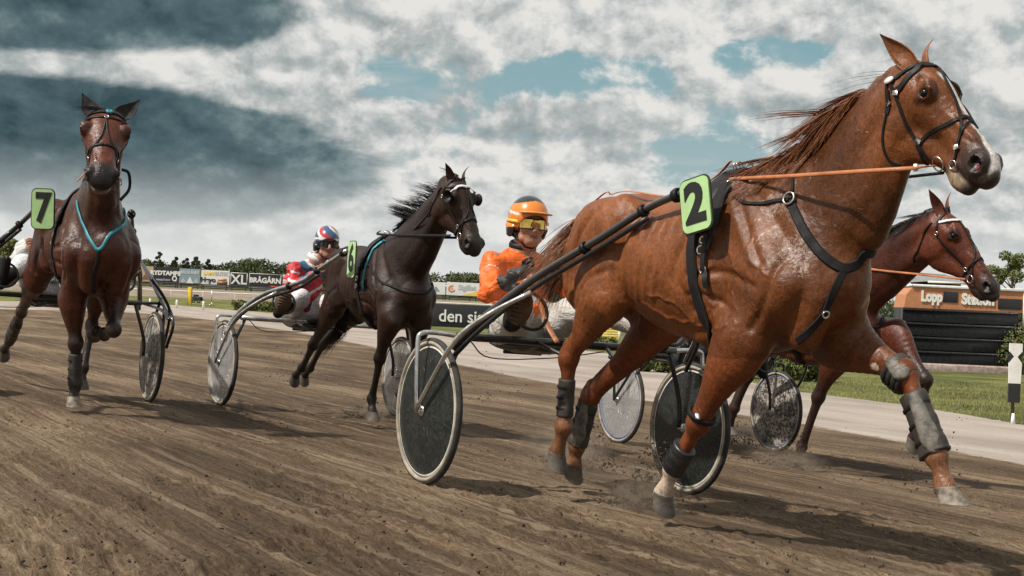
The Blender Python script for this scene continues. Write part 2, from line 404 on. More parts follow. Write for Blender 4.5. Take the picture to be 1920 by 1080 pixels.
def head_sdf(S, O, R, s, mouth=.012):
    X, Y, Z = R
    H = lambda x, y, z: O+s*(X*x+Y*(y*KY)+Z*(z*KZ))
    def lf(st, k, sub=False, yo=0): S.loft([H(a[0], yo if len(a) < 5 else a[4], a[1]) for a in st], [a[3]*s*KY for a in st], [a[2]*s*KZ for a in st], Y, k, sub)
    lf([(-.03, -.03, .055, .050), (.04, -.005, .078, .068), (.11, .006, .082, .080), (.18, .006, .078, .078), (.27, .006, .066, .060), (.37, .004, .056, .047), (.46, .000, .050, .044), (.53, -.004, .052, .050), (.585, -.010, .050, .050), (.628, -.014, .034, .037)], .02)
    lf([(.055, -.06, .075, .045), (.12, -.088, .090, .052), (.21, -.092, .084, .048), (.30, -.072, .062, .040), (.39, -.052-mouth*.6, .040, .034), (.47, -.048-mouth*.8, .032, .032), (.535, -.052-mouth*1.2, .034, .036), (.585, -.050-mouth*1.3, .026, .030)], .018)
    for sd in (-1, 1):
        RR = np.array([X, Y, Z]); s3 = s*np.array([1, KY, KZ])
        S.ell(H(.125, sd*.038, -.080), np.array([.098, .032, .092])*s3, RR, .015)          # masseter
        S.ell(H(.185, sd*.066, .040), np.array([.046, .024, .032])*s3, RR, .018)           # orbit
        S.ell(H(.165, sd*.068, .066), np.array([.032, .020, .014])*s3, RR, .012)           # brow
        S.ell(H(.115, sd*.066, .060), np.array([.022, .014, .016])*s3, RR, .012, True)     # hollow over the eye
        S.cap(H(.22, sd*.055, .004), H(.34, sd*.040, -.008), .010*s, .006*s, .03)         # facial crest
        S.cap(H(.09, sd*.060, .016), H(.18, sd*.070, .016), .017*s, .013*s, .02)
        S.loft([H(.33, sd*.036, .034), H(.48, sd*.026, .038)], .012*s, .012*s, Y, .012)   # nasal bones
        S.ell(H(.572, sd*.040, .004), np.array([.045, .023, .036])*s3, RR, .014)           # nostril wing
        S.ell(H(.583, sd*.060, .003), np.array([.034, .018, .025])*s3, RR, .005, True)
        S.ell(H(.572, sd*.052, .010), np.array([.024, .022, .014])*s3, RR, .005, True)
        S.loft([H(.56, sd*.062, .024), H(.60, sd*.056, .022), H(.617, sd*.044, .002), H(.60, sd*.054, -.018)], .0055*s, .0055*s, Y, .008)
        S.cap(H(.50, sd*.042, -.044-mouth*.4), H(.60, sd*.030, -.046-mouth*.8), .0035*s+mouth*.15, .005*s+mouth*.3, .006, True)
        S.cap(H(.47, sd*.036, -.036), H(.59, sd*.034, -.034), .010*s, .010*s, .012)        # upper lip
        # eye socket and lids
        S.ell(H(.190, sd*.092, .040), np.array([.022, .016, .015])*s3, RR, .006, True)
        E = [H(.190+.025*math.cos(a)+.002, sd*(.087-.006*abs(math.cos(a))), .040+.0165*math.sin(a)) for a in np.linspace(0, 2*math.pi, 13)]
        S.loft(E, .0048*s, .0048*s, Z, .004, False, 1)
        S.cap(H(.165, sd*.084, .060), H(.205, sd*.086, .063), .006*s, .006*s, .006)
def ear_mesh(base, d, op, L=.17, w=.040):
    """cup-shaped ear: base point, direction d, opening direction op"""
    d = unit(d); op = unit(op-d*(op@d)); sd = np.cross(d, op); V = []; n, k = 12, 11; F = []
    for lay in (0, 1):
        for i in range(n):
            t = i/(n-1); wd = w*(.70+1.3*t-2.2*t*t+.2*t**3); wd = max(wd, .0015); wrap = math.radians(150-75*t)
            c = base+d*L*t+op*(-.012*math.sin(t*math.pi)+.020*t*t)
            for j in range(k):
                a = (j/(k-1)-.5)*2*wrap/1.0*.62; r = wd-(lay*.0035 if t < .97 else 0)
                V.append(c-op*r*math.cos(a)*.75+sd*r*math.sin(a)+op*wd*.25)
    for lay in (0, 1):
        b = lay*n*k
        for i in range(n-1):
            for j in range(k-1):
                f = [b+i*k+j, b+i*k+j+1, b+(i+1)*k+j+1, b+(i+1)*k+j]; F.append(f if lay == 0 else f[::-1])
    e = n*k
    for i in range(n-1):
        F.append([i*k, (i+1)*k, e+(i+1)*k, e+i*k]); F.append([i*k+k-1, e+i*k+k-1, e+(i+1)*k+k-1, (i+1)*k+k-1])
    for j in range(k-1): F.append([(n-1)*k+j, (n-1)*k+j+1, e+(n-1)*k+j+1, e+(n-1)*k+j])
    return np.array(V), F
def torso(S, fat=1.0):
    st = [(.55, 1.19, 1.07, .07), (.50, 1.30, .97, .15), (.37, 1.44, .88, .205), (.18, 1.54, .84, .230), (0, 1.59, .83, .242), (-.14, 1.59, .83, .256), (-.30, 1.535, .85, .272), (-.44, 1.515, .89, .276), (-.56, 1.52, .96, .258), (-.68, 1.54, 1.07, .222), (-.80, 1.555, 1.10, .215), (-.93, 1.505, 1.11, .215), (-1.05, 1.43, 1.12, .20), (-1.15, 1.33, 1.14, .14), (-1.19, 1.25, 1.18, .05)]
    S.loft([(a[0], 0, (a[1]+a[2])/2) for a in st], [a[3]*fat for a in st], [(a[1]-a[2])/2 for a in st], (0, 1, 0), .02, n=2)
    Y = (0, 1, 0)
    S.loft([(.12, 0, 1.53), (-.02, 0, 1.575), (-.2, 0, 1.54)], [.03, .035, .04], [.05, .035, .04], Y, .06)
    for sd in (-1, 1):
        y = lambda v: sd*v
        S.loft([(-.04, y(.085), 1.49), (.08, y(.15), 1.33), (.25, y(.190), 1.19), (.38, y(.178), 1.10)], [.05, .06, .07, .075], [.11, .14, .135, .11], Y, .03)   # shoulder blade
        S.loft([(-.06, y(.19), 1.27), (-.04, y(.205), 1.12), (-.01, y(.18), .98)], [.045, .055, .05], [.085, .10, .075], Y, .03)       # triceps
        S.cap((.43, y(.160), 1.12), (.37, y(.168), 1.05), .082, .078, .03)
        S.loft([(.50, y(.080), 1.19), (.51, y(.092), 1.07), (.42, y(.088), .91)], [.075, .085, .065], [.05, .07, .09], Y, .018)              # breast muscle
        S.ell((-.82, y(.15), 1.375), (.25, .115, .150), None, .05)
        S.ell((-1.00, y(.11), 1.26), (.14, .10, .14), None, .05)
        S.cap((-.64, y(.185), 1.42), (-.70, y(.15), 1.49), .035, .04, .06)                                                               # point of hip
        S.loft([(-.70, y(.18), 1.38), (-.72, y(.185), 1.18), (-.74, y(.17), 1.04)], [.045, .055, .06], [.06, .08, .09], Y, .04)             # flank fold
    S.loft([(.30, 0, .93), (.10, 0, .875), (-.15, 0, .88)], [.10, .13, .14], [.06, .05, .06], Y, .05)
RELIEF = [(-.016, .024, [(-.13, 1.52), (-.14, 1.34), (-.20, 1.16), (-.13, .99)]), (.007, .020, [(.02, 1.52), (.15, 1.36), (.28, 1.20)]), (-.008, .016, [(.07, 1.52), (.20, 1.36), (.33, 1.20)]),
  (-.014, .028, [(.08, 1.57), (.28, 1.42), (.44, 1.26)]), (-.011, .018, [(.30, 1.10), (.10, 1.16), (-.12, 1.15)]), (-.008, .014, [(.14, 1.0), (.0, 1.06), (-.14, 1.06)]), (-.012, .018, [(.42, 1.22), (.37, 1.06), (.27, .93)]),
  (-.022, .050, [(-.60, 1.44), (-.64, 1.28)]), (-.018, .024, [(-.56, 1.42), (-.64, 1.18), (-.60, 1.00)]), (-.013, .022, [(-.80, 1.46), (-.98, 1.24), (-1.0, 1.02)]), (-.010, .016, [(-.98, 1.46), (-1.09, 1.26), (-1.08, 1.06)]), (-.008, .016, [(-.70, 1.16), (-.84, 1.10), (-.92, .98)]),
  (.006, .007, [(.14, .93), (0, .91), (-.14, .935), (-.30, .96), (-.44, 1.02)]), (.005, .006, [(-.14, .935), (-.22, 1.02), (-.38, 1.06)]), (.005, .006, [(.10, 1.30), (.16, 1.18), (.13, 1.08), (.19, .98), (.17, .88)]), (.0045, .006, [(.16, 1.18), (.26, 1.10), (.30, 1.00)]), (.0045, .006, [(.24, 1.32), (.27, 1.22), (.38, 1.15)]), (.0045, .006, [(.04, 1.22), (-.02, 1.12), (.03, 1.02)]), (.004, .0055, [(-.80, 1.02), (-.86, .92), (-.84, .80)]),
  ]+[(.005, .013, [(-.26-.062*i, 1.40), (-.30-.062*i, 1.20), (-.36-.06*i, 1.04)]) for i in range(5)]
def relief(V, Q, lo_z=.78):
    """muscle edges, ribs and veins pressed into the finished surface"""
    e1 = V[Q[:, 2]]-V[Q[:, 0]]; e2 = V[Q[:, 3]]-V[Q[:, 1]]; n = np.cross(e1, e2); N = np.zeros_like(V)
    for j in range(4): np.add.at(N, Q[:, j], n)
    N /= np.linalg.norm(N, axis=1)[:, None]+1e-12; d = np.zeros(len(V)); side = sm(np.abs(N[:, 1]), .25, .6)*(V[:, 2] > lo_z)*(V[:, 0] < .5)*(V[:, 0] > -1.25)*(V[:, 2] < 1.62)
    for amp, w, L in RELIEF:
        L = catmull(L, 5); 
        if w < .010: L = L+np.stack([.008*np.sin(np.arange(len(L))*1.9), .008*np.cos(np.arange(len(L))*2.3)], 1)
        best = np.full(len(V), 9.)
        for i in range(len(L)-1):
            A, B = L[i], L[i+1]; AB = B-A; q = V[:, [0, 2]]-A; t = np.clip(q@AB/(AB@AB), 0, 1); best = np.minimum(best, np.linalg.norm(q-t[:, None]*AB, axis=1))
        d += amp*np.exp(-(best/w)**2)
    return V+N*(d*side)[:, None]
def horse_coat(nm, dark=(.010, .006, .005), hoof=None, gloss=.38, grain=1.0):
    m, nt, bs = new_mat(nm); tc = nt.node('ShaderNodeTexCoord').outputs['Object']
    at = nt.node('ShaderNodeAttribute', attribute_name='coat').outputs['Color']; fo = nt.node('ShaderNodeAttribute', attribute_name='foam').outputs['Fac']; wet = nt.node('ShaderNodeAttribute', attribute_name='wet').outputs['Fac']
    big = nt.noise(tc, 4.5, 6, .62, .6); fine = nt.noise(nt.mapping(tc, (1, 1, .35)), 130, 3, .6); vn = nt.noise(tc, 22, 6, .7, 1.5)
    v = nt.math('MULTIPLY', nt.ramp(big, .3, .7, .72, 1.28), nt.ramp(vn, .25, .75, .80, 1.2)); v = nt.math('MULTIPLY', v, nt.ramp(fine, .3, .7, .76, 1.24))
    c = nt.node('ShaderNodeVectorMath', operation='SCALE'); nt.l.new(at, c.inputs[0]); nt.l.new(v, c.inputs['Scale'])
    # dried sweat: pale crusted patches broken by noise
    fn = nt.math('ADD', nt.noise(tc, 26, 8, .75, 2.2), nt.math('MULTIPLY', fo, .30)); fm = nt.ramp(fn, .74, .92, 0, .75)
    c2 = nt.mix(nt.math('MULTIPLY', fm, nt.ramp(fo, .0, .3)), c.outputs[0], (.46, .37, .32))
    nt.l.new(c2, bs.inputs['Base Color'])
    rg = nt.ramp(vn, .3, .7, gloss+.02, gloss+.20); rg = nt.math('SUBTRACT', rg, nt.math('MULTIPLY', wet, .12)); nt.l.new(rg, bs.inputs['Roughness'])
    bs.inputs['Specular IOR Level'].default_value = .34
    # veins and folds of skin: thin ridges
    vd = nt.node('ShaderNodeTexVoronoi', feature='DISTANCE_TO_EDGE'); vd.inputs['Scale'].default_value = 9*grain
    wp = nt.node('ShaderNodeVectorMath', operation='ADD'); nz = nt.node('ShaderNodeTexNoise'); nz.inputs['Scale'].default_value = 6; nz.inputs['Detail'].default_value = 3
    nt.l.new(tc, nz.inputs['Vector']); sc = nt.node('ShaderNodeVectorMath', operation='SCALE'); nt.l.new(nz.outputs['Color'], sc.inputs[0]); sc.inputs['Scale'].default_value = .35
    nt.l.new(tc, wp.inputs[0]); nt.l.new(sc.outputs[0], wp.inputs[1]); nt.l.new(wp.outputs[0], vd.inputs['Vector'])
    vein = nt.ramp(vd.outputs['Distance'], 0, .035, 1, 0)
    vein = nt.math('MULTIPLY', vein, nt.ramp(nt.noise(tc, 3.1, 2), .50, .62))
    h = nt.math('ADD', nt.math('MULTIPLY', nt.math('MULTIPLY', vein, wet), .40), nt.math('ADD', nt.math('MULTIPLY', vn, .8), nt.math('MULTIPLY', big, 1.6)))
    b1 = nt.node('ShaderNodeBump'); b1.inputs['Strength'].default_value = .5; b1.inputs['Distance'].default_value = .010; nt.l.new(h, b1.inputs['Height'])
    b2 = nt.node('ShaderNodeBump'); b2.inputs['Strength'].default_value = .12; b2.inputs['Distance'].default_value = .0012; nt.l.new(nt.math('ADD', fine, nt.math('MULTIPLY', fm, 1.5)), b2.inputs['Height']); nt.l.new(b1.outputs[0], b2.inputs['Normal'])
    nt.l.new(b2.outputs[0], bs.inputs['Normal']); return m
def hair_mat(nm, col, var=.5):
    m, nt, bs = new_mat(nm); tc = nt.node('ShaderNodeTexCoord').outputs['Object']
    gi = nt.node('ShaderNodeNewGeometry').outputs['Random Per Island']
    c = nt.node('ShaderNodeVectorMath', operation='SCALE'); c.inputs[0].default_value = col; nt.l.new(nt.ramp(gi, 0, 1, 1-var, 1+var, False), c.inputs['Scale'])
    nt.l.new(c.outputs[0], bs.inputs['Base Color']); bs.inputs['Roughness'].default_value = .42; return m
def seg_dist(V, A, B):
    A = np.asarray(A, float); AB = np.asarray(B, float)-A; t = np.clip(((V-A)@AB)/(AB@AB), 0, 1); return np.linalg.norm(V-A-t[:, None]*AB, axis=1), t
def sm(x, a, b): t = np.clip((x-a)/(b-a), 0, 1); return t*t*(3-2*t)
class Body:
    """finished horse body with its own surface for laying straps on"""
    def __init__(s, rig, o): s.rig = rig; s.o = o; me = o.data; s.bvh = BVHTree.FromPolygons([v.co for v in me.vertices], [p.vertices for p in me.polygons])
    def hit(s, px, py):
        o, d = s.rig.ray(px, py); h = s.bvh.ray_cast(Vector(o), Vector(d))
        if h[0] is None:
            # slide to the closest surface point beside the ray
            t = -(o@d); best = None
            for tt in np.linspace(t-2, t+2, 60):
                q = s.bvh.find_nearest(Vector(o+d*tt))
                if best is None or q[3] < best[3]: best = q
            h = best
        return np.array(h[0]), np.array(h[1])
    def near(s, p): h = s.bvh.find_nearest(Vector(p)); return np.array(h[0]), np.array(h[1])
    def strap(s, mb, pts, w, off=.003, t=.004, n=8, snap=True):
        """pts: photo pixels (2) or local points (3), laid onto the body"""
        P = catmull(np.array([s.hit(*p)[0] if len(p) == 2 else np.array(p) for p in pts]), n); Q = []; N = []
        for p in P:
            a, nn = s.near(p)
            if snap: Q.append(a+nn*off)
            else: Q.append(p if (p-a)@nn > off else a+nn*off)
            N.append(nn)
        Q = np.array(Q); N = np.array(N)
        for _ in range(2):
            Q[1:-1] = .5*Q[1:-1]+.25*(Q[:-2]+Q[2:]); N[1:-1] = .5*N[1:-1]+.25*(N[:-2]+N[2:])
        for i in range(len(Q)):
            a, nn = s.near(Q[i]); dd = (Q[i]-a)@nn
            if dd < off: Q[i] = a+nn*off
        N /= np.linalg.norm(N, axis=1)[:, None]; mb.ribbon(Q, N, w, t); return Q, N
# ================================================================ sky
def build_sky():
    nt = NT(W.node_tree); bg = W.node_tree.nodes['Background']; out = W.node_tree.nodes['World Output']
    sky = nt.node('ShaderNodeTexSky', sky_type='NISHITA', sun_disc=False, sun_elevation=math.radians(SUN_EL), sun_rotation=math.radians(SUN_AZ), air_density=1.1, dust_density=1.2, ozone_density=1.4)
    tc = nt.node('ShaderNodeTexCoord').outputs['Generated']; sp = nt.node('ShaderNodeSeparateXYZ'); nt.l.new(tc, sp.inputs[0])
    az = nt.math('ARCTAN2', sp.outputs[0], sp.outputs[1]); el = nt.math('ARCSINE', sp.outputs[2])            # radians; az 0 = +Y, right positive
    cb = nt.node('ShaderNodeCombineXYZ'); nt.l.new(az, cb.inputs[0]); nt.l.new(nt.math('POWER', nt.math('ADD', nt.math('ABSOLUTE', el), .02), .72), cb.inputs[2]); v = cb.outputs[0]
    def nz(sc, loc, det, rough, dist=0.0, sx=1.0, sz=1.25): return nt.noise(nt.mapping(v, (sx, 1, sz), (0, 0, 0), loc), sc, det, rough, dist)
    def blob(a0, e0, ra, re, soft=1.0):
        """1 inside an ellipse of sky centred at azimuth a0, elevation e0 (pixels of the photo scale /2600)"""
        dx = nt.math('DIVIDE', nt.math('SUBTRACT', az, a0), ra); dy = nt.math('DIVIDE', nt.math('SUBTRACT', el, e0), re)
        d = nt.math('SQRT', nt.math('ADD', nt.math('MULTIPLY', dx, dx), nt.math('MULTIPLY', dy, dy))); return nt.ramp(d, .35, 1.25*soft, 1, 0)
    fld = nz(4.6, (3.1, 0, 1.7), 10, .60, .30); wisp = nz(12, (8, 0, 2), 8, .62, .7, .8, 3.0); bil = nz(17, (1.3, 0, 5), 9, .60, .15, 1, 1.15)
    def pb(px, py, rx, ry): return blob((px-960)/2600, (545-py)/2600, rx/2600, ry/2600)
    def add(*a):
        r = a[0]
        for x in a[1:]: r = nt.math('ADD', r, x)
        return r
    mul = lambda a, b: nt.math('MULTIPLY', a, b)
    gap = add(mul(pb(820, 120, 300, 75), .095), mul(pb(1110, 110, 240, 60), .125), mul(pb(1330, 250, 190, 120), .105), mul(pb(1420, 70, 160, 50), .14), mul(pb(760, 300, 160, 40), .08), mul(pb(1640, 120, 60, 60), .10), mul(pb(1000, 370, 400, 60), .04))
    dens = nt.math('SUBTRACT', add(mul(fld, .50), mul(bil, .50)), gap); dens = add(dens, nt.ramp(el, .02, .085, .09, 0))
    storm = nt.math('MAXIMUM', pb(150, 300, 640, 150), nt.math('MAXIMUM', mul(pb(60, 40, 640, 110), .95), mul(pb(1760, 150, 330, 170), .22)))
    dens = nt.math('ADD', dens, mul(storm, .2))
    cover = nt.ramp(dens, .375, .450)
    up = nt.noise(nt.mapping(v, (1, 1, 1.25), (0, 0, 0), (3.1+.010, 0, 1.7+.035)), 4.6, 10, .60, .30)
    up2 = nt.noise(nt.mapping(v, (1, 1, 1.15), (0, 0, 0), (1.3+.005, 0, 5+.014)), 17, 9, .60, .15)
    lit = add(mul(nt.math('SUBTRACT', fld, up), 2.6), mul(nt.math('SUBTRACT', bil, up2), 3.4), .66)
    lit = nt.math('SUBTRACT', lit, mul(nt.math('SUBTRACT', dens, .50), 1.3))
    stn = nt.math('SUBTRACT', storm, mul(nt.math('SUBTRACT', nz(5, (5, 0, 9), 8, .60, .5, 1, 1.7), .5), 1.5))
    st = nt.ramp(stn, .32, .60)
    cr = nt.node('ShaderNodeValToRGB'); e = cr.color_ramp.elements; e[0].position = 0.0; e[0].color = (.33, .38, .39, 1); e[1].position = .98; e[1].color = (.92, .90, .86, 1)
    for p_, c in ((.30, (.43, .48, .485, 1)), (.52, (.56, .59, .58, 1)), (.74, (.74, .755, .74, 1))): x = e.new(p_); x.color = c
    nt.l.new(nt.ramp(lit, .0, 1.0, 0, 1, False), cr.inputs['Fac'])
    sr = nt.node('ShaderNodeValToRGB'); e = sr.color_ramp.elements; e[0].position = 0; e[0].color = (.045, .085, .100, 1); e[1].position = 1; e[1].color = (.33, .41, .42, 1)
    x = e.new(.45); x.color = (.105, .172, .192, 1); nt.l.new(nt.ramp(add(mul(lit, .40), mul(wisp, .30), mul(nz(3.6, (2, 0, 4), 7, .52, .3, .9, 2.0), .55)), .30, .98, 0, 1, False), sr.inputs['Fac'])
    cl = nt.mix(st, cr.outputs[0], sr.outputs[0])
    # thin bright veil just above the ground
    cl = nt.mix(nt.ramp(el, .005, .105, .88, 0), cl, (.92, .93, .91))
    blue = nt.mix(nt.ramp(el, .03, .2), (.50, .63, .65), (.30, .51, .545)); blue = nt.mix(nt.math('MULTIPLY', nt.ramp(wisp, .48, .66), .6), blue, (.62, .67, .67))
    hs = nt.node('ShaderNodeVectorMath', operation='SCALE'); nt.l.new(sky.outputs[0], hs.inputs[0]); hs.inputs['Scale'].default_value = .08
    blue2 = nt.mix(.22, blue, hs.outputs[0])
    col = nt.mix(nt.math('MAXIMUM', cover, st), blue2, cl)
    # below the horizon: earth
    col = nt.mix(nt.ramp(sp.outputs[2], -.03, -.001, 1, 0), col, (.10, .085, .06))
    nt.l.new(col, bg.inputs[0]); bg.inputs[1].default_value = .86
build_sky()
# ================================================================ ground
def vnoise(x, y, seed=0):
    xi = np.floor(x).astype(np.int64); yi = np.floor(y).astype(np.int64); fx = x-xi; fy = y-yi; fx = fx*fx*(3-2*fx); fy = fy*fy*(3-2*fy)
    def h(a, b):
        n = (a*374761393+b*668265263+seed*1442695041) & 0x7fffffff; n = ((n ^ (n >> 13))*1274126177) & 0x7fffffff; return ((n ^ (n >> 16)) & 0xffff)/65535.0
    return (h(xi, yi)*(1-fx)+h(xi+1, yi)*fx)*(1-fy)+(h(xi, yi+1)*(1-fx)+h(xi+1, yi+1)*fx)*fy
def fbm(x, y, o=4, seed=0): return sum(vnoise(x*2**i, y*2**i, seed+i)*.5**i for i in range(o))/(2-.5**(o-1))
B1 = [(-500, 574), (-100, 576), (200, 583), (330, 592), (540, 620), (740, 660), (960, 705), (1200, 750), (1500, 795), (1700, 830), (1920, 872), (2300, 950), (2700, 1040)]
B2 = [(-500, 560), (-100, 562), (200, 566), (300, 570), (470, 584), (560, 591), (640, 607), (700, 614), (880, 630), (960, 640), (1150, 664), (1250, 685), (1380, 712), (1500, 735), (1700, 760), (1920, 797), (2300, 860), (2700, 930)]
def edge(pts):
    W_ = np.array([on_ground(*p) for p in pts]); a = W_[:, 0]/W_[:, 1]; return a, np.log(np.hypot(W_[:, 0], W_[:, 1]))
E1, E2 = edge(B1), edge(B2)
def beyond(E, x, y): return np.hypot(x, y) > np.exp(np.interp(x/np.maximum(y, .1), E[0], E[1]))
HD = np.array([.505, -.863]); RUTS = [float(np.array(p)@np.array([.863, .505])) for p in ((-.43, 6.8), (1.03, 7.55), (-2.33, 11.6), (-.95, 12.4), (-2.87, 11.1), (.95, 12.0), (2.35, 12.7), (-4.2, 10.4))]                                # running direction of the horses on the ground
def build_ground():
    ys = [1.2]
    while ys[-1] < 24: ys.append(ys[-1]*(1+.0034*(1.6 if ys[-1] < 3.5 else 1)))
    while ys[-1] < 160: ys.append(ys[-1]*1.012)
    while ys[-1] < 6000: ys.append(ys[-1]*1.06)
    ys = np.array(ys); t = np.linspace(-1, 1, 430); ax = np.sign(t)*np.abs(t)*.56; ax = np.concatenate([[-4, -2, -1.2, -.85, -.7, -.62], ax, [.62, .7, .85, 1.2, 2, 4]])
    Y = ys[:, None]*np.ones((1, len(ax))); X = ys[:, None]*ax[None]+0; Z = ground_z(X, Y)
    EA = (np.log(np.hypot(X, Y))-np.interp(X/np.maximum(Y, .1), E1[0], E1[1])).ravel(); EB = (np.log(np.hypot(X, Y))-np.interp(X/np.maximum(Y, .1), E2[0], E2[1])).ravel()
    b1 = beyond(E1, X, Y); b2 = beyond(E2, X, Y)
    u = X*HD[0]+Y*HD[1]; v = X*(-HD[1])+Y*HD[0]               # along and across the running direction
    near = np.exp(-np.maximum(Y-3, 0)/16)
    wv = v+.10*(fbm(u*.35, v*.8, 2, 3)-.5)
    rows = np.sin(wv*2*np.pi/.085)*.5+.35*np.sin(wv*2*np.pi/.21+1.2)
    gate = sm(fbm(u*.28, v*.9, 3, 21), .38, .62); broken = fbm(u*9, v*22, 3, 5)
    d = .0085*rows*gate*(.4+1.2*broken)+.020*(fbm(u*3.0, v*9, 4, 7)-.5)+.016*np.maximum(fbm(u*16, v*30, 3, 11)-.52, 0)*4*sm(fbm(u*1.3, v*2, 2, 31), .35, .6)+.045*(fbm(u*.8, v*1.7, 2, 13)-.5)
    r_ = fbm(u*.10, v*3.2, 2, 41); d -= .030*sm(r_, .60, .72)
    rg = np.random.default_rng(4)                             # hoof prints
    for i in range(150):
        px, py = rg.uniform(-100, 2000), 600+480*rg.random()**.6
        if py < 557+.095*px+28: continue
        w = on_ground(px, py)
        if beyond(E1, w[0], w[1]): continue
        m = (np.abs(X-w[0]) < .22) & (np.abs(Y-w[1]) < .22); r = np.hypot((u[m]-w[:2]@HD)/.085, (v[m]-(w[0]*-HD[1]+w[1]*HD[0]))/.06); d[m] += -.018*np.exp(-r**4*.6)+.010*np.exp(-((r-1.35)/.35)**2)*(.3+fbm(u[m]*20, v[m]*20, 2, i))
    d = np.where(b1 & ~b2, .35*d+.004*(fbm(X*14, Y*14, 3, 2)-.5), d); d = np.where(b2, .03*(fbm(X*1.5, Y*1.5, 3, 6)-.5), d)
    Z = Z+d*near
    n, m = X.shape; V = np.stack([X, Y, Z], -1).reshape(-1, 3); I = np.arange(n*m).reshape(n, m)
    Q = np.stack([I[:-1, :-1], I[:-1, 1:], I[1:, 1:], I[1:, :-1]], -1).reshape(-1, 4)
    c1 = b1[:-1, :-1].ravel(); c2 = b2[:-1, :-1].ravel(); yq = Y[:-1, :-1].ravel(); far = (yq > 131) & (yq < 156)
    def sub(name, mask, mat, kind='structure'):
        q = Q[mask]; used = np.unique(q); mp = np.zeros(len(V), np.int64); mp[used] = np.arange(len(used)); o = mesh_obj(name, V[used], mp[q], mat); attr_f(o.data, 'edge_a', EA[used]); attr_f(o.data, 'edge_b', EB[used]); tag(o, kind=kind); return o
    ang = math.atan2(HD[1], HD[0])
    def dirt_nodes(nt, g, ang, cols, streak, sc):
        st1 = nt.noise(nt.rotmap(g, -ang, (.45, 9.0, 1)), 1.6*sc, 7, .62, .3); st2 = nt.noise(nt.rotmap(g, -ang, (.9, 26.0, 1)), 2.2*sc, 6, .65, .2); cl = nt.noise(nt.rotmap(g, -ang, (.6, 1.6, 1)), 42*sc, 6, .7, .4); bigv = nt.noise(nt.rotmap(g, -ang, (.35, 1.2, 1)), .8, 4, .55, .4)
        f = nt.math('ADD', nt.math('MULTIPLY', st1, .30*streak), nt.math('ADD', nt.math('MULTIPLY', st2, .26*streak), nt.math('ADD', nt.math('MULTIPLY', cl, .32), nt.math('MULTIPLY', bigv, .42))))
        mid = .5*(.56*streak+.74); cr = nt.node('ShaderNodeValToRGB'); e = cr.color_ramp.elements; e[0].position = 0; e[0].color = (*cols[0], 1); e[1].position = 1; e[1].color = (*cols[2], 1); x = e.new(.5); x.color = (*cols[1], 1)
        nt.l.new(nt.ramp(f, mid-.13, mid+.13, 0, 1, False), cr.inputs['Fac']); gr = nt.noise(g, 150*sc, 4, .7)
        return cr.outputs[0], nt.math('ADD', nt.math('MULTIPLY', cl, 1.0), nt.math('ADD', nt.math('MULTIPLY', st2, .7*streak), nt.math('MULTIPLY', gr, .35)))
    def dirt(nm, cols, streak, bump, sc=1.0):
        m_, nt, bs = new_mat(nm); g = nt.node('ShaderNodeNewGeometry').outputs['Position']
        a = nt.rotmap(g, -ang, (.45, 9.0, 1)); st1 = nt.noise(a, 1.6*sc, 7, .62, .3); st2 = nt.noise(nt.rotmap(g, -ang, (.9, 26.0, 1)), 2.2*sc, 6, .65, .2); cl = nt.noise(nt.rotmap(g, -ang, (.6, 1.6, 1)), 42*sc, 6, .7, .4); bigv = nt.noise(nt.rotmap(g, -ang, (.35, 1.2, 1)), .8, 4, .55, .4)
        f = nt.math('ADD', nt.math('MULTIPLY', st1, .30*streak), nt.math('ADD', nt.math('MULTIPLY', st2, .26*streak), nt.math('ADD', nt.math('MULTIPLY', cl, .32), nt.math('MULTIPLY', bigv, .42))))
        mid = .5*(.56*streak+.74); cr = nt.node('ShaderNodeValToRGB'); e = cr.color_ramp.elements; e[0].position = 0; e[0].color = (*cols[0], 1); e[1].position = 1; e[1].color = (*cols[2], 1); x = e.new(.5); x.color = (*cols[1], 1)
        nt.l.new(nt.ramp(f, mid-.13, mid+.13, 0, 1, False), cr.inputs['Fac']); nt.l.new(cr.outputs[0], bs.inputs['Base Color']); bs.inputs['Roughness'].default_value = .92; bs.inputs['Specular IOR Level'].default_value = .2
        b = nt.node('ShaderNodeBump'); b.inputs['Strength'].default_value = bump; b.inputs['Distance'].default_value = .022
        gr = nt.noise(g, 150*sc, 4, .7); nt.l.new(nt.math('ADD', nt.math('MULTIPLY', cl, 1.0), nt.math('ADD', nt.math('MULTIPLY', st2, .7*streak), nt.math('MULTIPLY', gr, .35))), b.inputs['Height']); nt.l.new(b.outputs[0], bs.inputs['Normal']); return m_
    GM, nt, bs = new_mat('ground'); g = nt.node('ShaderNodeNewGeometry').outputs['Position']
    DMc = dirt_nodes(nt, g, ang, ((.034, .021, .0118), (.132, .089, .054), (.325, .240, .156)), 1.0, 1.0); PMc = dirt_nodes(nt, g, ang, ((.21, .172, .145), (.33, .282, .245), (.44, .385, .34)), .35, .8)
    sp = nt.node('ShaderNodeSeparateXYZ'); nt.l.new(g, sp.inputs[0]); vv = nt.math('ADD', nt.math('MULTIPLY', sp.outputs[0], -HD[1]), nt.math('MULTIPLY', sp.outputs[1], HD[0]))
    wb = nt.noise(nt.rotmap(g, -ang, (.10, .25, 1)), 1.2, 3, .5); rut = 0.0; rv = np.random.default_rng(77)
    for i, v0 in enumerate(list(RUTS)+[x for x in rv.uniform(-1.0, 8.5, 9)]):
        dd = nt.math('ABSOLUTE', nt.math('SUBTRACT', nt.math('MULTIPLY_ADD', wb, .5 if i >= len(RUTS) else .0, vv), float(v0)+(.25 if i >= len(RUTS) else 0))); r_ = nt.ramp(dd, .013, .034, 1 if i < len(RUTS) else .7, 0); rut = nt.math('MAXIMUM', r_, rut)
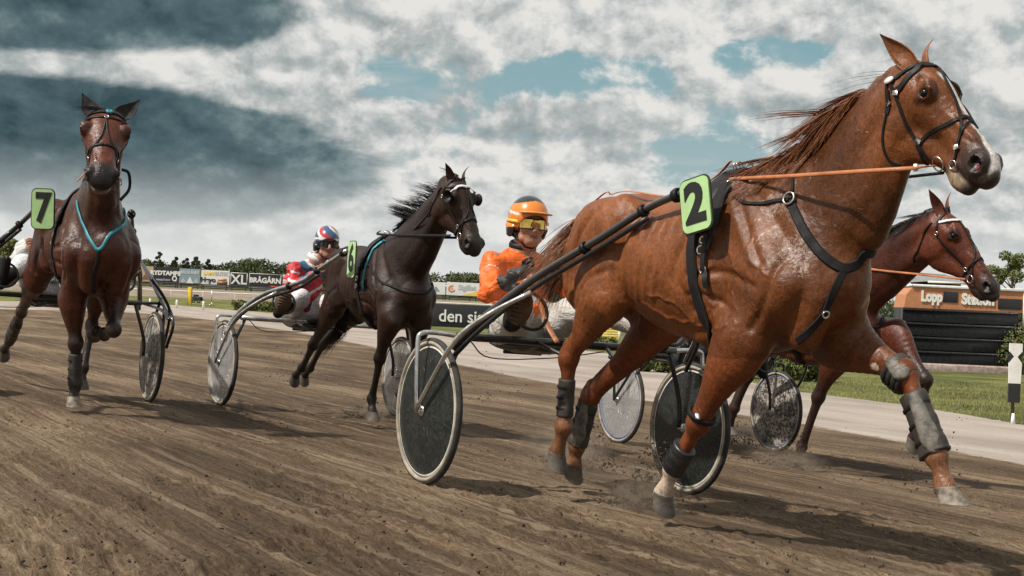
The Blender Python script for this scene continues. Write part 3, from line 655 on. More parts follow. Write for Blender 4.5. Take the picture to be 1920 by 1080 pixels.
    rut = nt.math('MULTIPLY', rut, nt.ramp(nt.noise(nt.rotmap(g, -ang, (.8, 3, 1)), 3, 5, .7), .36, .56))
    dcol = nt.mix(nt.math('MULTIPLY', rut, .55), DMc[0], (.33, .252, .170)); DMc = (dcol, nt.math('SUBTRACT', DMc[1], nt.math('MULTIPLY', rut, .6)))
    a = nt.noise(g, .5, 5, .6, .3); b_ = nt.noise(g, 14, 5, .7); f = nt.math('ADD', nt.math('MULTIPLY', a, .6), nt.math('MULTIPLY', b_, .4)); gc = nt.mix(nt.ramp(f, .40, .60), (.068, .078, .020), (.185, .185, .060))
    e1 = nt.node('ShaderNodeAttribute', attribute_name='edge_a').outputs['Fac']; e2 = nt.node('ShaderNodeAttribute', attribute_name='edge_b').outputs['Fac']; wob = nt.math('MULTIPLY', nt.math('SUBTRACT', nt.noise(g, 5, 6, .7), .5), .030)
    k1 = nt.ramp(nt.math('ADD', e1, nt.math('MULTIPLY', wob, 2.2)), -.012, .012); k2 = nt.ramp(nt.math('ADD', e2, wob), -.003, .003)
    nt.l.new(nt.mix(k2, nt.mix(k1, DMc[0], PMc[0]), gc), bs.inputs['Base Color']); bs.inputs['Roughness'].default_value = .92; bs.inputs['Specular IOR Level'].default_value = .2
    b = nt.node('ShaderNodeBump'); nt.l.new(nt.math('MULTIPLY_ADD', k1, -.55, 1.0), b.inputs['Strength']); b.inputs['Distance'].default_value = .022
    nt.l.new(nt.math('ADD', DMc[1], nt.math('MULTIPLY', nt.math('MULTIPLY', b_, k2), 2)), b.inputs['Height']); nt.l.new(b.outputs[0], bs.inputs['Normal'])
    DM = PM = gm = GM
    sub('racetrack', ~c1, DM); sub('gravel_verge', c1 & ~c2, PM); sub('infield', c2 & ~far, gm); sub('far_racetrack', c2 & far, dirt('far_dirt', ((.16, .125, .095), (.24, .19, .15), (.32, .27, .22)), .5, .1, .3))
    return dict(V=V)
build_ground()
def blades():
    """short grass along the infield edge, nearest part only"""
    rg = np.random.default_rng(8); P = []; n = 0
    while n < 26000:
        a = rg.uniform(.17, .42); r = 13+20*rg.random()**1.3; x = a*r; y = r
        if beyond(E2, np.array(x), np.array(y)): P.append((x, y)); 
        n += 1
    P = np.array(P); z = ground_z(P[:, 0], P[:, 1]); h = rg.uniform(.03, .075, len(P)); w = .006; an = rg.uniform(0, np.pi, len(P)); lx, ly = rg.normal(size=(2, len(P)))*.025
    A = np.stack([P[:, 0]-w*np.cos(an), P[:, 1]-w*np.sin(an), z-.01], 1); B_ = np.stack([P[:, 0]+w*np.cos(an), P[:, 1]+w*np.sin(an), z-.01], 1); C_ = np.stack([P[:, 0]+lx, P[:, 1]+ly, z+h], 1)
    V = np.stack([A, B_, C_], 1).reshape(-1, 3); F = np.arange(len(V)).reshape(-1, 3); m, nt, bs = new_mat('grass_blades'); r = nt.node('ShaderNodeNewGeometry').outputs['Random Per Island']
    nt.l.new(nt.mix(r, (.078, .088, .020), (.25, .245, .085)), bs.inputs['Base Color']); bs.inputs['Roughness'].default_value = .6; tag(mesh_obj('grass', V, F, m, smooth=False), 'short green grass along the edge of the infield', 'grass', kind='stuff')
blades()
# ---------------------------------------------------------------- materials shared by the tack
MAT = {}
MAT['black_leather'] = simple('black_leather', (.007, .0065, .0065), .5, bump=.3, bscale=180, spec=.3)
MAT['strap_web'] = simple('strap_webbing', (.009, .0085, .009), .65, bump=.5, bscale=300, spec=.25)
MAT['steel'] = simple('steel', (.62, .60, .57), .24, 1, var=.2)
MAT['orange_leather'] = simple('orange_leather', (.42, .15, .055), .5, bump=.3)
MAT['hoof'] = simple('hoof_horn', (.09, .075, .06), .7, bump=.6, bscale=90, var=.5)
MAT['hoof_pale'] = simple('pale_hoof_horn', (.20, .17, .135), .85, bump=.8, bscale=60, var=.6, vscale=22)
MAT['boot_grey'] = simple('dusty_boot', (.030, .025, .020), .65, bump=.5, bscale=70, var=.5)
MAT['boot_plate'] = simple('dusty_boot_plate', (.115, .103, .085), .6, bump=.6, bscale=50, var=.55, vscale=24)
MAT['boot_black'] = simple('black_boot', (.015, .015, .015), .35, bump=.3, var=.5)
MAT['eye'] = simple('eye_glass', (.006, .003, .002), .16, spec=.35, var=.1)
MAT['ear_net'] = simple('ear_net', (.016, .015, .015), .85, bump=.8, bscale=260)
def finish_horse(name, label, cat, group, spec):
    """spec carries the rig, joints and colours; returns root, Body and the head frame"""
    global KY, KZ
    KY, KZ = spec.get('kyz', (1.25, 1.55)); rig = spec['rig']; h = spec.get('h', .009)*VS
    O, R, s = spec['head']; X, Y, Z = R; H = lambda x, y, z: O+s*(X*x+Y*(y*KY)+Z*(z*KZ))
    pts = [O, H(.70, .06, -.1), H(.70, -.06, .03), H(.2, 0, -.2), H(0, 0, .1)]+[j for l in spec['front']+spec['hind'] for j in l[:4]]
    lo = np.minimum(np.min(pts, 0), (-1.22, -.33, .8))-.09; hi = np.maximum(np.max(pts, 0), (.5, .33, 1.62))+.09
    S = Sdf(lo, hi, h); torso(S, spec.get('fat', 1))
    # neck
    C1 = H(.045, 0, -.045); w0 = np.array([.10, 0, 1.27]); mid = spec.get('neck_mid', .5*(w0+C1)+np.array([.04, 0, .03]))
    b0, b1, b2, b3 = spec.get('neck_b', (.27, .215, .155, .105))
    q1 = .5*w0+.5*mid; q2 = .45*mid+.55*C1
    S.loft([w0, q1, mid, q2, C1], [.18, .15, .115, .088, .062], [b0, (b0+b1)/2+.01, b1, b2, b3], (0, 1, 0), .07)
    Tn = unit(C1-mid); up = unit(np.cross(Tn, (0, 1, 0))*1.0); up = up if up[2] > 0 or up[0] < 0 else -up
    up = np.cross(Tn, (0, 1, 0)); up = up*(1 if up@np.array((-.6, 0, .8)) > 0 else -1)
    S.loft([np.array([.02, 0, 1.57]), mid+up*(b1*.93), H(-.005, 0, .035)], [.035, .028, .03], [.05, .04, .04], (0, 1, 0), .05)      # crest
    for sd in (-1, 1):
        S.loft([H(.13, sd*.05, -.09), mid-up*b1*.45+np.array([0, sd*.065, 0]), np.array([.30, sd*.10, 1.18])], [.022, .03, .05], [.04, .05, .06], (0, 1, 0), .03)   # neck muscle
        S.loft([H(.03, sd*.05, -.02), mid+up*b1*.35+np.array([0, sd*.055, 0]), np.array([.10, sd*.13, 1.36])], [.03, .045, .05], [.05, .07, .08], (0, 1, 0), .03)
    S.cap(H(.16, 0, -.13), mid-up*b1*.78, .035, .05, .04)
    head_sdf(S, O, R, s, spec.get('mouth', .010))
    for L, sd in zip(spec['front'], (-1, 1)): leg_front(S, *L[:4], sd)
    for L, sd in zip(spec['hind'], (-1, 1)): leg_hind(S, *L[:4], sd)
    V, Q = S.mesh(); V = relief(V, Q)
    col = spec['colors'](V, H, O, R, s)
    root = empty(name, rig.mw); tag(root, label, cat, group)
    ears = [] ; EV = []; EF = []; n = len(V)
    for (e, sd) in zip(spec['ears'], (-1, 1)):
        base = H(.012+e.get('bx', 0), sd*.048, .055); v, f = ear_mesh(base-unit(e['d'])*.015, e['d'], e['op'], e.get('L', .165)*s, e.get('w', .042)*s)
        if spec.get('ear_cover'): ears.append((v, f))
        else: EV.append(v); EF += [[i+n for i in q] for q in f]; n += len(v)
    A = [V]+EV; F = [list(map(int, q)) for q in Q.tolist()]+EF
    Vall = np.vstack(A); ec = np.array(spec.get('ear_col', spec['base']))
    C = np.vstack([col['coat'], np.repeat(ec[None], len(Vall)-len(V), 0)]); fo = np.r_[col['foam'], np.zeros(len(Vall)-len(V))]; wt = np.r_[col['wet'], np.zeros(len(Vall)-len(V))]
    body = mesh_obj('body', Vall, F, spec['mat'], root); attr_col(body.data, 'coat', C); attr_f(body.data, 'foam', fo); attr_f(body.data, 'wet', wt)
    for v, f in ears: mesh_obj('ear_cover', v, f, MAT['ear_net'], root)
    for sd in (-1, 1):
        m = MB(); c = H(.191, sd*.0765, .040); k = 14; V_ = []; F_ = []
        for i in range(k+1):
            for j in range(k*2):
                a, b = math.pi*i/k, math.pi*j/k; V_.append(c+np.array([math.sin(a)*math.cos(b), math.sin(a)*math.sin(b), math.cos(a)])*.0205*s)
        for i in range(k):
            for j in range(k*2): F_.append([i*2*k+j, (i+1)*2*k+j, (i+1)*2*k+(j+1) % (2*k), i*2*k+(j+1) % (2*k)])
        m.add(V_, F_); m.build('eye', MAT['eye'], root)
    for L in spec['front']+spec['hind']:
        co, ax, fwd = L[3], L[4], L[5]; hoof_mesh(co, ax, fwd).build('hoof', MAT[L[6] if len(L) > 6 else 'hoof'], root, auto=40)
    return root, Body(rig, body), H
def boot(name, A, B, ra, rb, mat, root, t=.012, fl=1.0, flare=None, plate=None):
    """padded boot round the leg segment A-B"""
    A = np.array(A, float); B = np.array(B, float); S = Sdf(np.minimum(A, B)-.1, np.maximum(A, B)+.1, .0065*VS); Y = (0, 1, 0)
    T = unit(B-A); back = -np.cross(T, Y)
    P = [A+(B-A)*u for u in (0, .2, .5, .8, 1)]; a = [ra+(rb-ra)*u+t for u in (0, .2, .5, .8, 1)]
    if flare: a[-1] += flare; a[0] += flare*.3
    S.loft([p+back*.006 for p in P], [x*.92 for x in a], [x*1.12*fl for x in a], Y, .004)
    S.loft([P[1]-back*(a[1]*.9), P[3]-back*(a[3]*.9)], a[1]*.55, .012, Y, .012)
    for u in (.12, .5, .86):
        c = A+(B-A)*u; S.loft([c-T*.010, c+T*.010], [(ra+(rb-ra)*u+t)*.92+.003]*2, [(ra+(rb-ra)*u+t)*1.12*fl+.003]*2, Y, .002)
    S.cut(A, T); S.cut(B, -T); V, Q = S.mesh(); o = mesh_obj(name, V, Q, mat, root)
    for u in (.22, .5, .78):
        c = A+(B-A)*u; ru = ra+(rb-ra)*u+t; m = MB(); k = 28; P_ = np.array([c+np.array(Y)*math.cos(a)*(ru*.92+.0035)+back*(math.sin(a)*(ru*1.12*fl+.0035)+.006) for a in np.linspace(0, 2*math.pi, k)]); m.ribbon(P_, P_-c, .013, .0025); m.build('boot_strap', MAT['strap_web'], o, auto=38)
    if plate:                                                       # hard moulded guard on the outside of the boot
        S = Sdf(np.minimum(A, B)-.12, np.maximum(A, B)+.12, .0055*VS); out = np.array([0, -1., 0])*.8-back*.6; out = unit(out-T*(out@T)); w_ = np.cross(T, out); Lh = np.linalg.norm(B-A); c = [A+T*Lh*u+out*(a[2]*.88) for u in (.08, .45, .80, .98)]
        S.loft(c, [.024, .034, .040, .022], [.014, .017, .018, .012], w_, .01); V, Q = S.mesh(); mesh_obj('boot_plate', V, Q, MAT[plate], o)
    return o

# ================================================================ horse with number 2
def rivet(mb, p, n, r=.008): mb.tube([np.array(p)-unit(n)*.002, np.array(p)+unit(n)*.004], r, 10)
def oring(mb, p, n, R=.022, r=.0035): mb.ring(np.array(p)+unit(n)*.004, n, R, r, 20, 6)
def bridle(B, root, P, mats, rosette=True, web=.020, col='black_leather'):
    """P: dict of strap name -> list of (points, width); laid onto the head"""
    m = MB()
    for pts, w in P['straps']: B.strap(m, pts, w, .003, .004)
    m.build('bridle', MAT[col], root, auto=38)
    st = MB()
    for (px, py), R in P.get('rings', []): p, n = B.hit(px, py); oring(st, p+n*.006, n, R)
    for (px, py), sz in P.get('buckles', []):
        p, n = B.hit(px, py); a = unit(np.cross(n, (0, 1, .3))); b = np.cross(n, a); st.box(p+n*.009, (sz, sz*.75, .004), np.array([a, b, n]).T, .0015)
    if st.V: st.each('buckle', MAT['steel'], root)
def mane(B, H, roots, n, L, mat, near=-1, wild=.5, r=.0018, back=(-1, 0, .12), droop=1.0, name='mane', seed=1, keep=None, clump=9):
    rg = np.random.default_rng(seed); R0 = catmull(roots, 10); nr = len(R0); S = []
    cl = rg.normal(size=(n//clump+1, 4)); m = 10
    for i in range(n):
        c = cl[i//clump]; u = ((i//clump)+.5*rg.random())/(n/clump)*(nr-1); u = min(max(u+rg.normal()*.25, 0), nr-1.001); k = int(u); p = R0[k]+(R0[k+1]-R0[k])*(u-k)
        q, nn = B.near(p+np.array([0, near*.012*rg.random(), .01])); ln = L*(.55+.35*rg.random()+.12*c[0])*(.65+.5*math.sin(math.pi*u/nr))
        v = unit(nn*.38+np.array(back)*.9+np.array([0, near*.28, 0])+c[:3]*.10*wild+rg.normal(size=3)*.05*wild); pts = [q-nn*.004]
        g = np.array([0, 0, -1.])*.20*droop*(1+.4*c[1]); bk = np.array(back)*.20; x = q
        for j in range(m-1):
            v = unit(v+g*.9+bk+np.array([0, near*.07, 0])+.06*wild*np.array([math.sin(j*1.3+c[2]*4), math.sin(j*1.1+c[1]*5), math.cos(j*1.4+c[3]*4)]))
            x = x+v*ln/(m-1)
            a, na = B.near(x); dd = (x-a)@na
            if dd < .006: x = a+na*(.006+.010*rg.random())
            pts.append(x)
        S.append(pts)
    return strands(name, S, r, mat, B.o.parent)
def tail(B, root, mat, path, spread, n=420, r=.0022, seed=3, name='tail'):
    """hair bundle following path with growing spread"""
    rg = np.random.default_rng(seed); C = catmull(path, 6); m = len(C); S = []
    for i in range(n):
        o = rg.normal(size=3)*.5; c = rg.normal(size=3)*.35 if i % 7 == 0 else c; o = o*.6+c; ln = .6+.4*rg.random(); k = np.linspace(0, ln*(m-1), 13); w = rg.normal(size=2)
        pts = []
        for j, u in enumerate(k):
            a = min(int(u), m-2); p = C[a]+(C[a+1]-C[a])*(u-a); t = u/(m-1)
            pts.append(p+o*(.022+spread*t**.8)+np.array([0, math.sin(t*5+w[0]*2)*.02, math.sin(t*6+w[1]*2)*.025])*t)
        S.append(pts)
    return strands(name, S, r, mat, root)
_tc = {}
def text_mesh(txt, size, depth=.0, bold=0.0, squash=1.0, align='CENTER'):
    c = bpy.data.curves.new('t', 'FONT'); c.body = txt; c.size = size; c.extrude = depth/2; c.offset = bold; c.align_x = align; c.align_y = 'CENTER'; c.resolution_u = 4
    o = bpy.data.objects.new('t', c); COL.objects.link(o); bpy.context.view_layer.update()
    me = bpy.data.meshes.new_from_object(o.evaluated_get(bpy.context.evaluated_depsgraph_get())); V = np.array([v.co[:] for v in me.vertices]); F = [list(p.vertices) for p in me.polygons]
    bpy.data.objects.remove(o); bpy.data.curves.remove(c); bpy.data.meshes.remove(me)
    if len(V): V[:, 0] *= squash
    return V, F
def put_text(mb, txt, size, c, u, v, depth=.003, bold=0.0, squash=1.0, align='CENTER'):
    V, F = text_mesh(txt, size, depth, bold, squash, align); u = unit(u); n = unit(np.cross(u, v)); v = np.cross(n, u)
    mb.add(np.array(c)+V[:, :1]*u+V[:, 1:2]*v+V[:, 2:3]*n, F)
def rrect(w, h, r, k=6):
    P = []
    for cx, cy, a0 in ((w/2-r, h/2-r, 0), (-w/2+r, h/2-r, 90), (-w/2+r, -h/2+r, 180), (w/2-r, -h/2+r, 270)):
        for i in range(k+1): a = math.radians(a0+90*i/k); P.append((cx+r*math.cos(a), cy+r*math.sin(a)))
    return P
def number_plate(root, c, u, v, w, h, digit, label=None, skew=0):
    """green number card with a dark edge, clipped to the saddle"""
    c = np.array(c, float); u = unit(u); n = unit(np.cross(u, v)); v = np.cross(n, u)
    m = MB(); m.prism(rrect(w+.014, h+.014, .04), c-n*.003, u, v, .006); b = m.build('number_plate', MAT['plate_edge'], root, smooth=False)
    m = MB(); m.prism(rrect(w, h, .035), c+n*.002, u, v, .006); m.build('plate_face', MAT['plate_green'], b, smooth=False)
    m = MB(); put_text(m, digit, h*1.02, c+n*.0065-u*.0, u, v, .003, .010, .95*w/h*1.45); m.build('plate_digit', MAT['ink'], b, smooth=False)
    return b
MAT['plate_edge'] = simple('plate_edge', (.02, .03, .015), .5)
MAT['plate_green'] = simple('plate_green', (.40, .62, .28), .45, var=.10)
MAT['ink'] = simple('black_ink', (.012, .012, .012), .5)
MAT['chest_hair'] = hair_mat('chestnut_hair', (.20, .072, .028), .6)
MAT['black_hair'] = hair_mat('black_hair', (.014, .011, .010), .5)
MAT['dark_hair'] = hair_mat('dark_brown_hair', (.030, .018, .013), .6)
MAT['white'] = simple('white_paint', (.78, .77, .74), .4, var=.08)
def build_horse2():
    rig = Rig((1412, 330), 6.12, .60, 1.57); P = rig.P
    poll = P(1698, 150, y=0); head = head_frame(rig, poll, (1862, 330), .575)
    nf = [P(1392, 628, y=-.17), P(1308, 795, y=-.17), P(1262, 880, y=-.16), P(1243, 925, y=-.16)]
    ff = [P(1560, 628, y=.15), P(1696, 698, y=.14), P(1757, 855, y=.13), P(1772, 915, y=.13)]
    nh = [P(1135, 560, y=-.19), P(1066, 672, y=-.16), P(1058, 800, y=-.15), P(1044, 848, y=-.15)]
    fh = [P(1262, 585, y=.19), P(1106, 745, y=.15), P(1082, 838, y=.14), P(1076, 868, y=.14)]
    fx = np.array((1., 0, 0))
    nf += [(-.35, 0, -1), (.8, 0, -.3), 'hoof']; ff += [(.25, 0, -1), (1, 0, .2), 'hoof_pale']
    nh += [(-.35, 0, -1), (.9, 0, -.5), 'hoof']; fh += [(-.5, 0, -1), (.8, 0, -.4), 'hoof']
    base = (.185, .060, .0180)
    def colors(V, H, O, R, s):
        n = len(V); z = V[:, 2]; c = np.repeat(np.array(base)[None], n, 0)
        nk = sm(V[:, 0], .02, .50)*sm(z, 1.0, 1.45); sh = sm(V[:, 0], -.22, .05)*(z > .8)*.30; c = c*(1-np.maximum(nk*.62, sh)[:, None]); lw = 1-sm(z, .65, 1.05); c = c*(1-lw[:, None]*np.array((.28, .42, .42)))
        q = (V-O)@R.T/s/np.array([1, KY, KZ]); x, y, zz = q.T; X3 = R[0]; inh = (x > -.02) & (np.abs(y) < .12) & (zz > -.24) & (zz < .14) & (x < .72) & (np.linalg.norm(V-O, axis=1) < .75)
        # head: warmer, dark muzzle and eye rims, white blaze
        hm = (1-sm(np.linalg.norm(V-(O+X3*.2), axis=1), .22, .42))[:, None]; c = c*(1-hm)+np.array(base)*.82*hm
        mz = sm(x, .40, .56)*inh; c = c*(1-mz[:, None])+np.array((.045, .030, .026))*mz[:, None]
        e = np.hypot(x-.19, zz-.04); em = (1-sm(e, .018, .055))*inh*(np.abs(y) > .05); c = c*(1-em[:, None]*.6)
        wob = .006*np.sin(x*23)+.004*np.sin(x*51)
        wid = .013+.006*np.sin(x*9+1)+.008*sm(x, .35, .6); bl = (1-sm(np.abs(y-.004+wob), wid, wid+.007))*sm(x, .11, .14)*(1-sm(x, .635, .65))*sm(zz, -.005, .008)*inh
        c = c*(1-bl[:, None])+np.array((.62, .58, .54))*bl[:, None]
        chin = sm(x, .46, .52)*(1-sm(x, .56, .6))*(1-sm(zz, -.062, -.05))*(np.abs(y) < .05)*inh; c = c*(1-chin[:, None])+np.array((.30, .22, .15))*chin[:, None]
        ins = inh & (np.hypot((x-.583)/.030, (zz-.006)/.022) < .95) & (np.abs(y) < .052); c[ins] = (.012, .006, .006); ins = inh & (np.hypot((x-.588)/.010, (zz-.000)/.010) < .95) & (np.abs(y) < .046); c[ins] = (.20, .03, .03)
        # belly and inner legs paler, white sock on the near fore
        d, t = seg_dist(V, nf[2], nf[3]); m = (1-sm(d, .055, .065)); c = c*(1-m[:, None])+np.array((.42, .33, .26))*m[:, None]
        for L in (ff, nh, fh):
            d, t = seg_dist(V, L[2], L[3]); m = (1-sm(d, .06, .09))*.55; c = c*(1-m[:, None])+np.array((.22, .115, .060))*m[:, None]
        mk = np.linalg.norm(V-P(1637, 690, y=.09), axis=1) < .022; c[mk] = (.45, .38, .30)
        foam = np.zeros(n); wet = nk.copy()
        for (px, py, r) in ((1490, 470, .12), (1500, 500, .07), (1620, 545, .07), (1545, 375, .09), (1575, 340, .05), (1440, 450, .08), (1375, 520, .06), (1635, 520, .05), (1640, 690, .03), (1520, 395, .08), (1440, 380, .10)):
            d = np.linalg.norm(V-P(px, py, y=-.18 if px < 1560 else -.05), axis=1); foam = np.maximum(foam, 1-sm(d, r*.3, r*1.5))
        return dict(coat=c, foam=foam, wet=np.maximum(wet, sm(V[:, 0], -.1, .3)*.6))
    X, Y, Z = head[1]
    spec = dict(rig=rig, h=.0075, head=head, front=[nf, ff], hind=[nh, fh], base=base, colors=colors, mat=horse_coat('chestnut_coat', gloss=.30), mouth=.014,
                neck_b=(.32, .262, .205, .160), neck_mid=np.array([.525, 0, 1.455]),
                ears=[dict(d=-X*.98+Z*.05-Y*.2, op=-Y*1+Z*.25+X*.1, L=.21, w=.050), dict(d=-X*.72+Z*.6+Y*.15, op=Y*.5+X*.8, L=.16, w=.042)], ear_col=(.20, .075, .03))
    root, B, H = finish_horse('horse', 'chestnut trotting horse with a white blaze wearing the number 2 plate', 'horse', 'racehorses', spec)
    br = dict(straps=[
        ([H(.07, -.12, -.02), H(.06, -.10, .03), H(.055, -.07, .075), H(.055, 0, .13), H(.055, .07, .075), H(.06, .10, .03)], .030), ([(1662, 158), (1690, 140), (1722, 122), (1752, 122), (1766, 130)], .018),
        ([(1668, 150), (1676, 172), (1688, 202), (1702, 238), (1720, 268), (1744, 300)], .015), ([(1664, 156), (1665, 200), (1655, 258), (1665, 298), (1690, 312)], .010), ([(1664, 170), (1666, 196), (1663, 214)], .022),
        ([(1720, 278), (1738, 254), (1765, 238), (1795, 224), (1812, 220), (1832, 238)], .017), ([(1722, 270), (1728, 292), (1738, 318)], .012),
        ([(1757, 126), (1772, 150), (1788, 182), (1799, 212), (1802, 240), (1796, 272), (1790, 300)], .012), ([(1760, 124), (1778, 148), (1800, 182), (1818, 208), (1834, 240)], .010), ([(1803, 250), (1812, 232), (1826, 226), (1836, 240)], .010)],
        rings=[((1762, 306), .028), ((1790, 309), .017)], buckles=[((1681, 174), .026), ((1722, 266), .026), ((1795, 276), .024), ((1667, 192), .02), ((1757, 128), .024)])
    bridle(B, root, br, None)
    m = MB(); p, n = B.hit(1670, 153); a = unit(P(1679, 148, y=p[1])-P(1661, 158, y=p[1])); b_ = unit(np.cross(n, a)); pts = [(math.cos(t)*.023, math.sin(t)*.013) for t in np.linspace(0, 2*math.pi, 21)[:-1]]
    m.prism(pts, p+n*.012, a, b_, .006); m.build('rosette', MAT['white'], root)
    # driving rein from the bit back over the saddle
    rp = [B.hit(1760, 312)[0]+np.array([0, -.02, 0]), P(1700, 316, y=-.17), P(1600, 322, y=-.21), P(1480, 330, y=-.19), P(1400, 334, y=-.13), P(1345, 338, y=-.10)]
    def rein(pts, w, mat, nm='rein', nrm=(0, -1, .2)):
        Q = catmull(pts, 6); m = MB(); m.ribbon(Q, np.array([nrm]*len(Q)), w, .004); return m.build(nm, MAT[mat], root)
    rein(rp, .017, 'orange_leather')
    rein([P(1770, 324, y=.05), P(1725, 329, y=.16), P(1640, 338, y=.22), P(1520, 345, y=.2), np.array([.05, .10, 1.63])], .014, 'black_leather')
    m = MB(); p = rp[1]+.35*(rp[0]-rp[1]); m.box(p+np.array([0, -.006, 0]), (.022, .006, .03), bev=.002); m.each('buckle', MAT['steel'], root)
    # breast collar, girth and saddle
    m = MB()
    B.strap(m, [(1483, 378), (1494, 405), (1512, 440), (1536, 472), (1562, 494), (1584, 503), (1608, 494), (1628, 474), np.array((.52, .20, 1.30)), np.array((.36, .25, 1.44)), np.array((.15, .26, 1.50))], .042, .004, .006)
    B.strap(m, [(1584, 503), (1566, 540), (1546, 584), (1520, 618), (1495, 640)], .032, .004, .005)
    B.strap(m, [(1352, 352), (1378, 368), (1402, 382), (1440, 380), (1480, 374)], .018, .005, .004); B.strap(m, [(1483, 372), (1487, 352), (1487, 328)], .016, .004)
    m.build('breast_collar', MAT['strap_web'], root, auto=38)
    m = MB(); s0 = B.near((-.10, 0, 1.7))[0]
    g = [np.array((-.09, .20, 1.55)), np.array((-.09, .10, 1.62)), s0, np.array((-.09, -.10, 1.62)), np.array((-.09, -.20, 1.52)), np.array((-.10, -.29, 1.35)), np.array((-.08, -.30, 1.15)), np.array((-.03, -.26, .95)), np.array((-.02, -.1, .82))]
    B.strap(m, g, .060, .006, .010); B.strap(m, [q*np.array([1, -1, 1]) for q in g[3:]], .06, .006, .01); m.build('girth', MAT['strap_web'], root, auto=38)
    m = MB()
    for sd in (-1, 1):
        B.strap(m, [np.array((-.08, sd*.02, 1.64)), np.array((-.08, sd*.13, 1.58)), np.array((-.09, sd*.22, 1.46)), np.array((-.10, sd*.27, 1.34))], .13, .012, .012)
    m.build('harness_saddle', MAT['black_leather'], root)
    m = MB(); B.strap(m, [(1362, 350), (1352, 372), (1342, 400), (1336, 425)], .085, .014, .012); B.strap(m, [(1330, 440), (1324, 470), (1322, 500), (1328, 540)], .030, .016, .006); B.strap(m, [(1372, 356), (1358, 392), (1344, 430), (1332, 470)], .020, .022, .004); m.build('saddle_pad', MAT['black_leather'], root, auto=38)
    m = MB()
    for px, py, R in ((1483, 374, .026), (1318, 470, .018), (1322, 505, .018), (1336, 352, .022), (1366, 345, .018), (1545, 588, .014), (1322, 452, .015)): p, n = B.hit(px, py); oring(m, p+n*.012, n, R, .0045)
    for q in ((-.06, -.07), (-.06, .07), (-.12, 0)): p, n = B.near((q[0], q[1], 1.7)); m.ring(p+np.array([0, 0, .035]), (1, 0, 0), .020, .004, 18, 6)
    m.each('harness_ring', MAT['steel'], root)
    tl, tr, br_, bl = [P(*q, y=-.33) for q in ((1283, 341), (1337, 319), (1327, 431), (1274, 444))]
    c = (tl+tr+br_+bl)/4; u = unit(tr-tl+br_-bl); v = unit(tl-bl+tr-br_)
    number_plate(root, c, u, v, np.linalg.norm(tr-tl)*.98, np.linalg.norm(tl-bl)*.96, '2')
    # leg protection
    A = lambda a, b, t: a+(b-a)*t
    boot('leg_boot', A(nf[1], nf[2], .50), A(nf[1], nf[2], 1.02), .040, .042, MAT['boot_black'], root, .009)
    boot('leg_boot', A(ff[1], ff[2], .26), A(ff[1], ff[2], .98), .037, .043, MAT['boot_grey'], root, .008, 1.1, .008, plate='boot_plate')
    boot('knee_boot', A(ff[0], ff[1], .84), A(ff[1], ff[2], .12), .052, .046, MAT['boot_grey'], root, .007, 1.05, plate='boot_plate')
    boot('leg_boot', A(nh[1], nh[2], .30), A(nh[1], nh[2], .86), .036, .036, MAT['boot_grey'], root, .004)
    boot('leg_boot', A(fh[1], fh[2], .08), A(fh[1], fh[2], .95), .040, .040, MAT['boot_grey'], root, .008, 1.1, .008, plate='boot_plate')
    m = MB(); kb = A(nf[0], nf[1], .90); T = unit(nf[1]-nf[0]); m.ring(kb, T, .060, .009, 26, 6, 1.6); m.build('knee_strap', MAT['strap_web'], root)
    m = MB(); m.box(kb+np.array([.035, -.055, 0]), (.03, .012, .028), bev=.003); m.each('buckle', MAT['steel'], root)
    # hair
    up = spec['neck_mid']+np.array([-.16, 0, .20])
    mane(B, H, [B.near((.64, 0, 1.92))[0], B.near((.58, 0, 1.85))[0], B.near(up)[0], B.near((.25, 0, 1.75))[0], B.near((.10, 0, 1.66))[0]], 2600, .42, MAT['chest_hair'], wild=1.0, r=.0030, back=(-1, 0, -.22), droop=1.5, clump=16)
    mane(B, H, [H(.02, 0, .06), B.near((.45, 0, 1.80))[0], B.near((.18, 0, 1.7))[0]], 34, .34, MAT['chest_hair'], wild=2.0, r=.0012, back=(-1, 0, .02), droop=.4, name='loose_mane_hair', seed=5, clump=4)
    tail(B, root, MAT['chest_hair'], [np.array((-1.13, 0, 1.44)), P(1088, 438, y=-.05), P(1060, 478, y=-.12), P(1030, 520, y=-.18), P(1010, 575, y=-.2)], .105, 1100, .0030)
    return rig, root, B, H, spec
